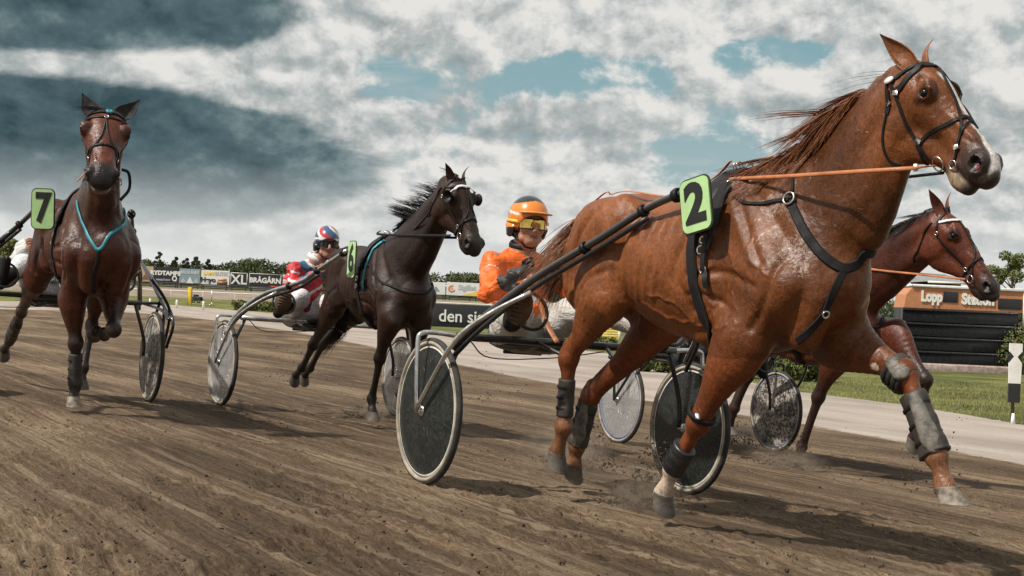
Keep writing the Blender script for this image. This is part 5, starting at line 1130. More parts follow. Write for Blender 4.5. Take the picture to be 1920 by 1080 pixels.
def build_rig2(h):
    rig, hroot, B, H, spec = h; L = LRig(1.06, 6.12, .495, 1.48); P = L.P
    sn = [P(851, 652, y=-.72), P(905, 598, y=-.66), P(1000, 524, y=-.52), P(1130, 444, y=-.42), P(1215, 390, y=-.36), P(1284, 360, y=-.34)]
    sf = [q*np.array([1, -1, 1]) for q in sn]
    sulky(L, 'sulky with dark smoked wheel discs and glossy shafts, driven by the man in orange', .81, .372, ('disc_dark', 'disc_dark'), (sn, sf), seat=(-.42, -.05, .735), axh=.775, foot=((.30, -.43, .93), (.34, .40, .90)), shaft_mat='gloss_black')
    J = J_of(o=(0, -.06, 0), near_knee=(-.10, -.22, .91), pel=(-.42, 0, .85))
    human(L, 'driver in an orange jersey with gold goggles and an orange and black helmet', J, dict(jersey=jersey_orange, breeches=(.50, .475, .44), helmet=helmet_orange), dict(gloves=True, tone=(.40, .20, .13), peak=(.68, .30, .07), lens='lens_gold', sole=True, k=1.05))
    # long reins back to the hands
    def top(x, y, off=.012): a, n = B.near((x, y, 1.75)); return a+n*off
    t = [L.loc(rig.wor(q)) for q in (np.array([-.05, -.09, 1.66]), top(-.25, -.10), top(-.45, -.12), top(-.65, -.14), top(-.85, -.15), top(-1.0, -.15))]
    mir = lambda q: L.loc(rig.wor(rig.loc(L.wor(q))*np.array([1, -1, 1])))
    put_reins(hroot, [rig.loc(L.wor(q)) for q in t+[J['ha'][0]+np.array([.07, 0, .03])]], .018, 'orange_leather', (0, -.3, 1))
    put_reins(hroot, [rig.loc(L.wor(q)) for q in [mir(a) for a in t]+[J['ha'][1]+np.array([.07, 0, .03])]], .018, 'orange_leather', (0, .3, 1))
    m = MB(); A, C = P(1012, 562, y=-.25), P(1045, 642, y=-.22); m.ribbon(catmull([A, .5*(A+C)+np.array([-.01, 0, -.02]), C], 5), np.array([(1., -.3, 0)]*11), .028, .003); m.build('safety_strap', MAT['orange_leather'], bpy.data.objects['sulky'])
# ================================================================ the other horses
def generic_colors(base, points, muzzle, star=None, wetk=.5, P=None, feet=None, legs=(), hb=1.2):
    def f(V, H, O, R, s):
        n = len(V); z = V[:, 2]; c = np.repeat(np.array(base)[None], n, 0); k = np.zeros(n)
        for Lg in legs:
            d, t = seg_dist(V, Lg[0], Lg[1]); k = np.maximum(k, sm(t, .35, .9)*(1-sm(d, .09, .14)))
            for a, b in ((1, 2), (2, 3)): d, t = seg_dist(V, Lg[a], Lg[b]); k = np.maximum(k, 1-sm(d, .07, .10))
        c = c*(1-k[:, None])+np.array(points)*k[:, None]
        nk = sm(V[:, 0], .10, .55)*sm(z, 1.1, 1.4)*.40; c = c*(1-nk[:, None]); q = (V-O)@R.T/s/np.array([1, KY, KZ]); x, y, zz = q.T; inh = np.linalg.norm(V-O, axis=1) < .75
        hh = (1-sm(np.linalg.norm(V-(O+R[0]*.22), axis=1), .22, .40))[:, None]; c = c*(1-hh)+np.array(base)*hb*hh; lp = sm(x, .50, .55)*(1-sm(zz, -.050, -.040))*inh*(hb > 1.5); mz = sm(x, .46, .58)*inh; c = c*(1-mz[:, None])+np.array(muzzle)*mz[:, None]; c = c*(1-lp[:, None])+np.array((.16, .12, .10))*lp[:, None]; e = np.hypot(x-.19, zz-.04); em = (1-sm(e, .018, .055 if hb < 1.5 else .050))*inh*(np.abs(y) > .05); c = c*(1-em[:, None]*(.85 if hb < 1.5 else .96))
        if star is not None: d = np.hypot((x-.13)/1.6, y); m = (1-sm(d, .010, .018))*(zz > 0)*inh; c = c*(1-m[:, None])+np.array(star)*m[:, None]
        ins = inh & (np.hypot((x-.585)/.034, (zz-.006)/.026) < .95) & (np.abs(y) < .054); c[ins] = (.004, .003, .003)
        foam = np.zeros(n)
        for p, r in (feet or []): foam = np.maximum(foam, 1-sm(np.linalg.norm(V-p, axis=1), r*.3, r*1.4))
        if wetk > .9:
            pass
        return dict(coat=c, foam=foam, wet=sm(V[:, 0], -.2, .3)*wetk)
    return f
MAT['teal'] = simple('teal_webbing', (.02, .22, .28), .5)
def std_girth(B, root, mat='strap_web'):
    m = MB(); g = [np.array((-.09, .20, 1.55)), np.array((-.09, .10, 1.62)), B.near((-.10, 0, 1.7))[0], np.array((-.09, -.10, 1.62)), np.array((-.09, -.20, 1.52)), np.array((-.10, -.29, 1.35)), np.array((-.08, -.30, 1.15)), np.array((-.03, -.26, .95)), np.array((-.02, -.1, .82))]
    B.strap(m, g, .060, .006, .010); B.strap(m, [q*np.array([1, -1, 1]) for q in g[3:]], .06, .006, .01); m.build('girth', MAT[mat], root)
    m = MB()
    for sd in (-1, 1): B.strap(m, [np.array((-.08, sd*.02, 1.64)), np.array((-.08, sd*.13, 1.58)), np.array((-.09, sd*.22, 1.46)), np.array((-.10, sd*.27, 1.34))], .13, .012, .012)
    m.build('harness_saddle', MAT['black_leather'], root)
    m = MB()
    for q in ((-.06, -.07), (-.06, .07), (-.12, 0)): p, n = B.near((q[0], q[1], 1.7)); m.ring(p+np.array([0, 0, .035]), (1, 0, 0), .020, .004, 18, 6)
    for y, z in ((-.3, 1.25), (-.3, 1.18), (-.27, 1.42)): p, n = B.near((-.09, y, z)); oring(m, p+n*.012, n, .018, .0045)
    m.each('harness_ring', MAT['steel'], root)
def breast(B, root, mat='strap_web', drop=True, w=.035):
    m = MB(); P = [np.array((-.06, -.30, 1.40)), np.array((.15, -.30, 1.36)), np.array((.38, -.28, 1.26)), np.array((.58, -.12, 1.16)), np.array((.62, 0, 1.14)), np.array((.58, .12, 1.16)), np.array((.38, .28, 1.26)), np.array((.15, .30, 1.36)), np.array((-.06, .30, 1.40))]
    B.strap(m, P, w, .005, .005)
    if drop: B.strap(m, [np.array((.62, 0, 1.13)), np.array((.58, 0, .98)), np.array((.40, 0, .86)), np.array((.1, 0, .80))], w*.8, .005, .005)
    m.build('breast_collar', MAT[mat], root)
def std_bridle(B, root, H, w=.016, blink=None, noseband=.40):
    """headpiece, browband, cheekpieces, nose band and face strap laid round the head by its own shape"""
    m = MB(); rg = []
    for s in (-1, 1):
        B.strap(m, [H(.00, 0, .12), H(.02, s*.06, .07), H(.045, s*.11, .02), H(.10, s*.12, -.03), H(.22, s*.12, -.045), H(.36, s*.10, -.045), H(.455, s*.09, -.042)], w, .004)
        B.strap(m, [H(.03, s*.10, .03), H(.07, s*.10, .06), H(.10, s*.05, .12), H(.105, 0, .13)], w, .004); B.strap(m, [H(.02, s*.10, .0), H(.03, s*.12, -.08), H(.07, s*.11, -.17), H(.11, 0, -.22)], w*.7, .004)
        B.strap(m, [H(noseband, 0, .10), H(noseband, s*.06, .05), H(noseband+.005, s*.09, -.02), H(noseband+.02, s*.07, -.09), H(noseband+.02, 0, -.12)], w*1.1, .004)
        B.strap(m, [H(.11, 0, .13), H(.25, s*.010, .12), H(.33, s*.030, .10), H(.40, s*.07, .03), H(.455, s*.09, -.03)], w*.7, .004)
    m.build('bridle', MAT['black_leather'], root); st = MB()
    for s in (-1, 1): p, n = B.near(H(.462, s*.09, -.040)); oring(st, p+n*.008, n, .028, .0045); p, n = B.near(H(.40, s*.10, -.045)); oring(st, p+n*.006, n, .014, .004); p, n = B.near(H(.10, s*.12, -.03)); oring(st, p+n*.006, n, .012, .004)
    p, n = B.near(H(.105, 0, .13)); oring(st, p+n*.004, n, .012, .004)
    st.each('bit_ring', MAT['steel'], root)
def rein_pair(B, root, H, mat, w=.016, back=(-.05, 1.66)):
    for s in (-1, 1):
        P = [H(.465, s*(.10 if KY < 1.7 else .05), -.045), np.array((.15, s*.15, 1.62)), np.array((back[0], s*.09, back[1]))]; Q = catmull(P, 7); q = []
        for p in Q: a, n = B.near(p); dd = (p-a)@n; q.append(p if dd > .01 else a+n*.01)
        m = MB(); m.ribbon(np.array(q), np.array([(0, s*1., .25)]*len(q)), w, .003); m.build('rein', MAT[mat], root)
def horse6():
    rig = Rig((735, 447), 11, .45, 1.5); P = rig.P; poll = P(846, 347, y=.02); head = head_frame(rig, poll, (893, 470), .60, roll=.0)
    nf = [P(732, 590, y=-.16), P(712, 672, y=-.15), P(697, 748, y=-.15), P(698, 772, y=-.15), (.0, 0, -1), (1, 0, -.1), 'hoof']
    ff = [P(790, 590, y=.16), P(779, 672, y=.16), P(760, 725, y=.16), P(748, 742, y=.16), (-.6, 0, -.8), (.8, 0, -.6), 'hoof']
    nh = [P(626, 575, y=-.18), P(586, 648, y=-.15), P(566, 690, y=-.14), P(554, 704, y=-.14), (-.75, 0, -.65), (.65, 0, -.75), 'hoof']
    fh = [P(670, 580, y=.18), P(604, 646, y=.14), P(582, 690, y=.13), P(571, 704, y=.13), (-.6, 0, -.8), (.8, 0, -.6), 'hoof']
    X, Y, Z = head[1]; base = (.024, .0092, .0046)
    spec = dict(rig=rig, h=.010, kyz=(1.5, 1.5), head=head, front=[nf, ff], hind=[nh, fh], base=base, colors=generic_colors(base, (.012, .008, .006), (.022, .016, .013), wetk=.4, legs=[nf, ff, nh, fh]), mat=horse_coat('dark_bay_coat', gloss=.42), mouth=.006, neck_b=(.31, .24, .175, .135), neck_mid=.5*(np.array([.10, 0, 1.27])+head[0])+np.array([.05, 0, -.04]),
                ears=[dict(d=-X*.72+Z*.45-Y*.38, op=-Y*.7+X*.8, L=.17, w=.042), dict(d=-X*.80+Z*.45+Y*.22, op=X*.8+Y*.4, L=.16, w=.040)], ear_col=(.05, .022, .014))
    root, B, H = finish_horse('horse', 'almost black trotting horse wearing the number 6 plate, in the middle', 'horse', 'racehorses', spec)
    std_bridle(B, root, H, .018); std_girth(B, root); breast(B, root, w=.022, drop=False); rein_pair(B, root, H, 'strap_web', .02)
    for s in (-1, 1):                                                    # blinkers
        m = MB(); c = H(.175, s*.075, .045); G = [[c+H(.052*math.cos(a)*r, s*(.008+.030*r*r), .034*math.sin(a)*r)-H(0, 0, 0) for a in np.linspace(0, 2*math.pi, 15)] for r in (.05, .5, .8, 1.0)]
        m.sheet(np.array(G)); m.sheet((np.array(G)+Y*s*.004)[:, ::-1]); m.build('blinker', MAT['black_leather'], root)
    m = MB()
    for s in (-1, 1): B.strap(m, [H(.105, 0, .13), H(.10, s*.05, .115), H(.115, s*.085, .07), H(.13, s*.10, .03)], .022, .010)
    m.build('browband_trim', MAT['white'], root)
    m = MB(); B.strap(m, [(722, 452), (700, 470), (688, 500), (682, 545)], .030, .010, .006); m.build('teal_strap', MAT['teal'], root)
    m = MB(); Q = catmull([B.near(H(0, 0, .1))[0]+np.array([0, -.03, .03]), P(800, 405, y=-.1), P(765, 440, y=-.08), P(735, 452, y=-.03)], 5); m.tube(Q, .008, 6); m.build('check_rein', MAT['black_leather'], root)
    tl, tr, br_, bl = [P(*q, y=-.34) for q in ((653, 457), (667, 449), (666, 516), (652, 524))]; c = (tl+tr+br_+bl)/4; u = unit((1, .08, 0)); v = unit((tl+tr)/2-(bl+br_)/2); v = unit(v-u*(v@u)); number_plate(root, c, u, v, .155, np.linalg.norm((tl+tr)/2-(bl+br_)/2)*1.0, '6')
    mane(B, H, [H(.01, 0, .06), B.near((.55, 0, 1.80))[0], B.near((.38, 0, 1.72))[0]], 420, .30, MAT['black_hair'], wild=1.8, r=.003, back=(-1, 0, .28), droop=.2, clump=14, seed=9); mane(B, H, [B.near((.40, 0, 1.75))[0], B.near((.15, 0, 1.66))[0]], 300, .12, MAT['black_hair'], wild=.6, r=.003, clump=10, seed=10)
    tail(B, root, MAT['dark_hair'], [np.array((-1.15, 0, 1.42)), np.array((-1.26, 0, 1.30)), P(640, 610, y=.0), P(618, 640, y=-.02), P(598, 668, y=-.02)], .055, 420, .003)
    A = lambda a, b, t: a+(b-a)*t
    boot('leg_boot', A(ff[1], ff[2], .25), A(ff[1], ff[2], .95), .040, .042, MAT['boot_grey'], root, .008)
    L = LRig(-.97, 11.0, .52, 1.37); Q = L.P
    sn = [Q(423, 628, y=-.86), Q(442, 592, y=-.80), Q(490, 554, y=-.66), Q(560, 530, y=-.50), Q(598, 505, y=-.42), Q(650, 470, y=-.37)]; sf = [q*np.array([1, -1, 1]) for q in sn]
    sulky(L, 'sulky with spoked wheels and bent silver shafts, driven by the man in red and blue', .83, .365, ('disc_clear', 'disc_clear'), (sn, sf), seat=(-.18, -.1, .735), axh=.775, axmat='alu', foot=((.30, -.44, .93), (.34, .40, .90)))
    Jd = J_of(pel=(-.16, -.13, .86), chest=(-.15, -.11, 1.11), neck=(-.07, -.04, 1.31), head=(.0, .03, 1.47), near_foot=(.32, -.45, .92), far_foot=(.40, .40, .92), near_knee=(.12, -.22, .98), near_hand=(.22, -.14, 1.20), far_hand=(.24, .10, 1.20), face=(1, -.15, -.05))
    human(L, 'driver in a red, blue and white jersey with dark glasses behind horse 6', Jd, dict(jersey=jersey_red, breeches=(.66, .63, .65), helmet=helmet_red), dict(tone=(.42, .21, .15), lens='lens_dark', sole=True, k=1.04, collar='white'))
    return rig, root, B, H, spec
def horse7():
    rig = Rig((178, 350), 9.8, .483, 1.56); P = rig.P; poll = P(199, 228, x=.72); head = head_frame(rig, poll, (190, 342), .60)
    hx = head[1][0]; tgt = unit(CAM-rig.wor(poll)); tl = unit(rig.Ai@tgt); yy = unit(np.cross(tl, hx)); yy = yy if yy[1] > 0 else -yy; head = (poll, np.array([hx, unit(yy-hx*(yy@hx)), np.cross(hx, unit(yy-hx*(yy@hx)))]), head[2])
    nf = [P(135, 560, x=.12), P(142, 645, x=.14), P(141, 725, x=.10), P(138, 745, x=.12), (.15, 0, -1), (1, 0, .0), 'hoof_pale']
    ff = [P(214, 555, x=.15), P(213, 618, x=.42), P(196, 628, x=.20), P(182, 622, x=.14), (-.9, 0, .1), (-.1, 0, -1), 'hoof']
    nh = [P(68, 520, y=-.19), P(40, 585, y=-.16), P(18, 640, y=-.15), P(8, 655, y=-.15), (-.7, 0, -.7), (.7, 0, -.7), 'hoof']
    fh = [P(185, 545, y=.17), P(172, 610, x=-.70), P(156, 690, x=-.60), P(152, 712, x=-.58), (.1, 0, -1), (1, 0, 0), 'hoof']
    X, Y, Z = head[1]; base = (.058, .0160, .0078)
    ft = [(P(130, 460, x=.35), .10), (P(150, 430, x=.3), .08), (P(232, 450, x=.35), .06)]
    spec = dict(rig=rig, h=.0095, head=head, front=[nf, ff], hind=[nh, fh], base=base, colors=generic_colors(base, (.022, .012, .009), (.016, .011, .010), wetk=.9, hb=1.9, feet=ft, legs=[nf, ff, nh, fh]), mat=horse_coat('bay_coat', gloss=.33), mouth=.022, neck_b=(.31, .235, .165, .125), neck_mid=.5*(np.array([.10, 0, 1.27])+head[0])+np.array([.06, 0, -.06]), ear_cover=True, kyz=(1.95, 1.45), fat=.90,  # hb paints the head coat lighter, in place of light on the face
                ears=[dict(d=-X*.95-Y*.42, op=Z*.9-Y*.3, L=.21, w=.072), dict(d=-X*.86+Y*.58, op=Z*.9+Y*.3, L=.23, w=.072)], ear_col=(.05, .022, .014))
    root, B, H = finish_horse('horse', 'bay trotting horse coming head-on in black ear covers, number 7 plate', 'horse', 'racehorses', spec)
    std_bridle(B, root, H, .017, noseband=.36); std_girth(B, root); rein_pair(B, root, H, 'orange_leather', .018)
    m = MB(); B.strap(m, [P(147, 378, x=.30), P(150, 415, x=.45), P(172, 460, x=.62), P(180, 468, x=.65), P(196, 458, x=.62), P(214, 425, x=.45), P(219, 392, x=.3)], .024, .006, .006); m.build('breast_collar', MAT['teal'], root)
    m = MB(); B.strap(m, [P(180, 468, x=.65), P(180, 510, x=.6), P(180, 560, x=.5)], .028, .006, .005); m.build('martingale', MAT['strap_web'], root)
    tl_, tr, br_, bl = [P(*q, y=-.34) for q in ((70, 362), (98, 352), (94, 420), (62, 432))]; c = (tl_+tr+br_+bl)/4; v = unit((0, 0, 1.)+.08*np.array((1, 0, 0))); u = unit((.5, .86, 0)); number_plate(root, c, u, v, .155, .275, '7')
    tail(B, root, MAT['black_hair'], [np.array((-1.15, 0, 1.42)), np.array((-1.35, 0, 1.30)), np.array((-1.50, 0, 1.05)), np.array((-1.55, 0, .85))], .06, 240, .003)
    mane(B, H, [H(.03, 0, .06), H(.0, 0, .08)], 50, .20, MAT['black_hair'], wild=1.6, r=.003, back=(-.3, -1, .0), droop=.3, clump=5, seed=12, name='forelock'); mane(B, H, [B.near(H(-.08, 0, 0))[0], B.near((.35, 0, 1.72))[0]], 260, .22, MAT['black_hair'], wild=.8, r=.003, back=(-1, -.2, .0), droop=1, clump=9, seed=13)
    m = MB(); B.strap(m, [H(.015, -.075, .06), H(.02, 0, .10), H(.015, .075, .06)], .05, .006, .006); m.build('ear_cover_band', MAT['ear_net'], root); m = MB(); p, n = B.near(H(.04, .01, .11)); m.ring(p+n*.015, n, .014, .010, 14, 8); m.build('rosette', MAT['teal'], root)
    m = MB(); q = H(.44, .065, -.03); m.ribbon(catmull([q, q+np.array([-.02, .05, -.02]), q+np.array([-.03, .06, -.12]), q+np.array([.0, .0, -.2])], 6), np.array([(1., 0, 0)]*19), .02, .003); m.build('loose_strap', MAT['strap_web'], root)
    A = lambda a, b, t: a+(b-a)*t
    boot('leg_boot', A(nf[1], nf[2], .22), A(nf[1], nf[2], .98), .040, .044, MAT['boot_grey'], root, .008); boot('leg_boot', A(nh[1], nh[2], .3), A(nh[1], nh[2], .95), .040, .042, MAT['boot_grey'], root, .008)
    L = LRig(-2.964, 9.8, .483, 1.30); Q = L.P
    sn = [Q(-30, 560, y=-.74), Q(-18, 520, y=-.70), Q(-20, 470, y=-.62), Q(2, 450, y=-.52), Q(40, 418, y=-.40), Q(86, 372, y=-.36)]
    fr = [Q(262, 570, y=.80), Q(262, 540, y=.74), Q(262, 510, y=.66), Q(252, 470, y=.55), Q(248, 430, y=.45), Q(246, 396, y=.37)]
    sulky(L, 'sulky with a dusty spoked wheel and black frame behind horse 7', .80, .372, ('disc_dark', 'disc_mud'), (sn, fr), seat=(-.30, 0, .735), axh=.775, stays='black_paint', frame_mat='black_paint', foot=((.32, -.43, .92), (.36, .44, .95)))
    m = MB()
    for P_ in ([(248, 468), (290, 530), (324, 598), (312, 652)], [(255, 472), (300, 560), (322, 600)], [(280, 592), (268, 640), (270, 668)], [(302, 560), (282, 620), (270, 655)], [(255, 565), (300, 580), (318, 600)]): m.tube(catmull([Q(*p, y=.84) for p in P_], 5), .013, 8)
    m.build('wheel_guard', MAT['black_paint'], [o for o in bpy.data.objects if o.name.startswith('sulky')][-1])
    human(L, 'driver in white breeches mostly hidden behind horse 7', J_of(pel=(-.32, 0, .84), chest=(-.42, 0, 1.08), neck=(-.45, 0, 1.24), head=(-.42, 0, 1.38), near_foot=(.32, -.43, .93), far_foot=(.36, .44, .95)), dict(jersey=plain_dye((.50, .52, .50)), breeches=(.68, .68, .69), helmet=plain_dye((.1, .1, .1))), dict(tone=(.4, .2, .14), k=1.0))
    return rig, root, B, H, spec
def horse4():
    rig = Rig((1535, 500), 10.9, .50, 1.58); P = rig.P; poll = P(1756, 412, y=0); head = head_frame(rig, poll, (1868, 554), .71)
    nf = [P(1572, 655, y=-.17), P(1534, 745, y=-.15), P(1504, 838, y=-.15), P(1494, 862, y=-.15), (-.3, 0, -1), (1, 0, -.2), 'hoof']
    ff = [P(1672, 630, y=.16), P(1736, 712, y=.14), P(1724, 788, y=.14), P(1712, 822, y=.14), (-.55, 0, -.8), (.8, 0, -.5), 'hoof']
    nh = [P(1432, 640, y=-.18), P(1402, 706, y=-.15), P(1378, 765, y=-.15), P(1366, 800, y=-.15), (.2, 0, -1), (1, 0, .1), 'hoof']
    fh = [P(1440, 630, y=.17), P(1400, 700, y=.14), P(1372, 770, y=.14), P(1362, 785, y=.14), (-.5, 0, -.9), (.9, 0, -.4), 'hoof']
    X, Y, Z = head[1]; base = (.080, .0200, .0085)
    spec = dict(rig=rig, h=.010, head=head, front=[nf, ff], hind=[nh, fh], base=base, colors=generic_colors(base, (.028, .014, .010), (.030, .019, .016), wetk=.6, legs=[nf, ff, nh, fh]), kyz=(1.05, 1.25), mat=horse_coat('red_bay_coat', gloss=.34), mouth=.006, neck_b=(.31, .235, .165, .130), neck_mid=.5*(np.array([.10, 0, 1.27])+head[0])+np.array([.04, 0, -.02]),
                ears=[dict(d=-X*.85+Z*.30-Y*.35, op=-Y*.8+X*.5+Z*.2, L=.19, w=.040), dict(d=-X*.80+Z*.55+Y*.1, op=X*.8+Y*.3, L=.17, w=.038)], ear_col=(.12, .038, .02))
    root, B, H = finish_horse('horse', 'red bay trotting horse with black mane and white browband, half hidden at the right', 'horse', 'racehorses', spec)
    std_bridle(B, root, H, .018); std_girth(B, root); breast(B, root, w=.022); rein_pair(B, root, H, 'orange_leather', .016)
    m = MB()
    for s in (-1, 1): B.strap(m, [H(.105, 0, .13), H(.10, s*.05, .115), H(.07, s*.10, .06), H(.045, s*.11, .03)], .020, .008)
    m.build('browband_trim', MAT['white'], root)
    mane(B, H, [H(.0, 0, .05), B.near((.55, 0, 1.85))[0], B.near((.35, 0, 1.75))[0], B.near((.10, 0, 1.64))[0]], 1500, .34, MAT['black_hair'], wild=.9, r=.0034, back=(-1, -.25, -.2), droop=2.0, clump=16, seed=15)
    tail(B, root, MAT['black_hair'], [np.array((-1.15, 0, 1.42)), np.array((-1.35, 0, 1.30)), np.array((-1.50, 0, 1.05)), np.array((-1.55, 0, .85))], .06, 240, .003)
    A = lambda a, b, t: a+(b-a)*t
    boot('knee_boot', A(ff[0], ff[1], .85), A(ff[1], ff[2], .15), .050, .046, MAT['boot_black'], root, .008)
    L = LRig(2.375, 10.9, .466, 1.40); sn = [np.array(q) for q in ((.0, -.66, .68), (.22, -.60, .88), (.50, -.50, 1.06), (.85, -.42, 1.18), (1.15, -.38, 1.27), (1.42, -.36, 1.34))]; sf = [q*np.array([1, -1, 1]) for q in sn]
    sulky(L, 'sulky with one blue-rimmed and one mud-spattered wheel behind the red bay horse', .82, .368, ('disc_clear', 'disc_mud'), (sn, sf), seat=(-.35, 0, .735), axh=.775, stays='black_paint', frame_mat='black_paint', rimmat='rim_blue', foot=((.30, -.43, .80), (.34, .40, .80)))
    human(L, 'driver in dark clothes almost wholly hidden behind the big chestnut horse', J_of(near_foot=(.30, -.40, .78), far_foot=(.34, .38, .78), pel=(-.36, 0, .82)), dict(jersey=plain_dye((.03, .03, .035)), breeches=(.03, .03, .035), helmet=plain_dye((.05, .05, .06))), dict(tone=(.4, .2, .14), k=1.0, lens='lens_dark'))
    return rig, root, B, H, spec
# ================================================================ background
def on_y(px, py, Y0): o, d = ray(px, py); return o+d*((Y0-o[1])/d[1])
def mat_leaf(nm, a, b):
    m, nt, bs = new_mat(nm); r = nt.node('ShaderNodeNewGeometry').outputs['Random Per Island']; g = nt.node('ShaderNodeNewGeometry').outputs['Position']
    nt.l.new(nt.mix(nt.math('MULTIPLY_ADD', r, .6, nt.math('MULTIPLY', nt.noise(g, .25, 3), .4)), a, b), bs.inputs['Base Color']); bs.inputs['Roughness'].default_value = .7; bs.inputs['Specular IOR Level'].default_value = .25; return m
MAT['leaf_dark'] = mat_leaf('dark_foliage', (.022, .034, .014), (.085, .100, .036)); MAT['leaf_mid'] = mat_leaf('green_foliage', (.05, .068, .018), (.16, .175, .05)); MAT['bark'] = simple('bark', (.09, .065, .045), .9, bump=.8)
def leaf_cloud(cs, rs, n, sz, seed, squash=1.0):
    """n small leaf faces through a set of clumps"""
    rg = np.random.default_rng(seed); cs = np.array(cs, float); rs = np.array(rs, float); k = rg.choice(len(cs), n, p=rs**2/np.sum(rs**2)); d = rg.normal(size=(n, 3)); d /= np.linalg.norm(d, axis=1)[:, None]
    r = rs[k]*(.55+.5*rg.random(n)**.6); P = cs[k]+d*r[:, None]*np.array([1, 1, squash]); u = rg.normal(size=(n, 3)); u /= np.linalg.norm(u, axis=1)[:, None]; w = np.cross(u, d+.01); w /= np.linalg.norm(w, axis=1)[:, None]; s = (sz*(.6+.8*rg.random(n)))[:, None]
    V = np.stack([P-u*s, P+w*s*.55, P+u*s, P-w*s*.55], 1).reshape(-1, 3); return V, np.arange(4*n).reshape(-1, 4)
def make_tree(name, h, cr, seed, mat, label, cat='tree', group=None, trunk=.35, n=2600, sz=.25, open_=False):
    rg = np.random.default_rng(seed); root = empty(name, Matrix.Identity(4)); tag(root, label, cat, group); m = MB(); m.tube([(0, 0, -.3), (.02*h, 0, h*.3), (-.01*h, .01*h, h*.62), (.0, 0, h*.9)], [h*.028, h*.022, h*.014, h*.004], 8, sub=3); cs = []; rs = []
    for i in range(16 if open_ else 22):
        z = h*(trunk+(1-trunk)*rg.random()); t = (z/h-trunk)/(1-trunk); q = cr*(.35+.75*math.sin(math.pi*min(1, t*.9+.12)))*(.4+.6*rg.random()); a = rg.random()*6.28; c = (q*math.cos(a)*.8, q*math.sin(a)*.8, z); cs.append(c); rs.append(cr*(.20 if open_ else .32)*(.7+.6*rg.random()))
        m.tube([(0, 0, z*.78), (c[0]*.5, c[1]*.5, z*.9), c], [h*.008, h*.006, h*.002], 5)
    m.build('trunk', MAT['bark'], root); V, F = leaf_cloud(cs, rs, n, sz, seed, .8); mesh_obj('crown', V, F, MAT[mat], root, smooth=False); return root
def place(root, px, py, Y0, h=None):
    w = on_y(px, py, Y0); root.location = (w[0], Y0, ground_z(w[0], Y0)); return w
def wood():
    """far wood behind the billboards: one mass of many crowns"""
    rg = np.random.default_rng(2); cs = []; rs = []; prof = [(-700, 478), (-200, 470), (30, 484), (130, 490), (270, 484), (320, 490), (400, 494), (440, 488), (470, 482), (530, 488), (600, 498), (700, 506), (790, 508), (830, 510), (870, 508), (905, 514), (1000, 530), (1200, 545), (1500, 560), (1800, 560), (2000, 572), (2500, 590)]
    px = np.array([p[0] for p in prof]); py = np.array([p[1] for p in prof])
    for i in range(900):
        x = rg.uniform(-700, 2500); Y0 = rg.uniform(245, 300); top = np.interp(x, px, py)+abs(rg.normal())*3.0*(1 if rg.random() < .7 else 3); w = on_y(x, top, Y0); g = ground_z(w[0], Y0); H_ = w[2]-g; r = rg.uniform(1.1, 2.0)
        z = w[2]-r
        while z > g-1: cs.append((w[0]+rg.normal()*.6, Y0, z)); rs.append(r); z -= r*1.5
    n = len(cs); V, F = leaf_cloud(cs, rs, 170000, .26, 5); o = mesh_obj('wood', V, F, MAT['leaf_dark'], smooth=False); tag(o, 'dark green wood far behind the billboards', 'wood', kind='stuff')
wood()
for i, (px, top, tr, lab) in enumerate([(300, 474, .45, 'open-crowned pine rising from the wood, nearest the black billboard with white script'), (330, 484, .5, 'slim pine standing above the wood over the grey-blue billboard'), (350, 485, .5, 'small round pine above the wood over the white shop billboard'), (369, 483, .5, 'broad pine above the wood, just left of the bushy rise'), (391, 487, .55, 'low thin pine above the wood over the XL billboard'), (18, 452, .2, 'tall leafy tree at the left edge behind the leading horses')]):
    Y0 = 238 if i < 5 else 150; w = on_y(px, top, Y0); h = w[2]-ground_z(w[0], Y0); t = make_tree('pine_tree' if i < 5 else 'leafy_tree', h, h*(.20 if i < 5 else .42), 20+i, 'leaf_dark' if i < 5 else 'leaf_mid', lab, 'tree', None, tr, 4200 if i < 5 else 8000, .17, i < 5); t.location = (w[0], Y0, ground_z(w[0], Y0))
w = on_y(1902, 478, 70); h = w[2]-ground_z(w[0], 70); t = make_tree('leafy_tree', h, h*.42, 44, 'leaf_mid', 'leafy tree with an open crown behind the orange-topped scoreboard', 'tree', None, .2, 6500, .065, True); t.location = (w[0]+.0, 70, ground_z(w[0], 70))
def shrub(px0, px1, top, base, seed, label, mat='leaf_mid', n=3500, name='shrub', sz=.05):
    a = on_ground((px0+px1)/2, base); Y0 = a[1]; l, r, t = on_y(px0, base, Y0), on_y(px1, base, Y0), on_y((px0+px1)/2, top, Y0); wd = r[0]-l[0]; ht = t[2]-a[2]; rg = np.random.default_rng(seed); cs = []; rs = []
    k = max(6, int(wd/ht*8))
    for i in range(k*3): z = ht*(.15+.62*rg.random()); cs.append(((rg.random()-.5)*wd*.82, rg.normal()*ht*.22, z)); rs.append(ht*(.20+.12*rg.random()))
    root = empty(name, Matrix.Translation(Vector((a[0], Y0, a[2])))); tag(root, label, 'shrub' if name == 'shrub' else 'hedge'); V, F = leaf_cloud(cs, rs, n, sz, seed); mesh_obj('foliage', V, F, MAT[mat], root, smooth=False)
    m = MB()
    for i in range(6): c = cs[i]; m.tube([(c[0]*.7, c[1]*.3, -.1), (c[0], c[1], c[2])], [ht*.03, ht*.012], 5)
    m.each('stem', MAT['bark'], root); return root
shrub(1876, 1960, 602, 702, 1, 'bushy green shrub at the right end of the black scoreboard', n=9000, sz=.038)
shrub(1350, 1560, 652, 712, 2, 'low green hedge seen between the legs of the big chestnut horse', n=14000, name='hedge', sz=.04)
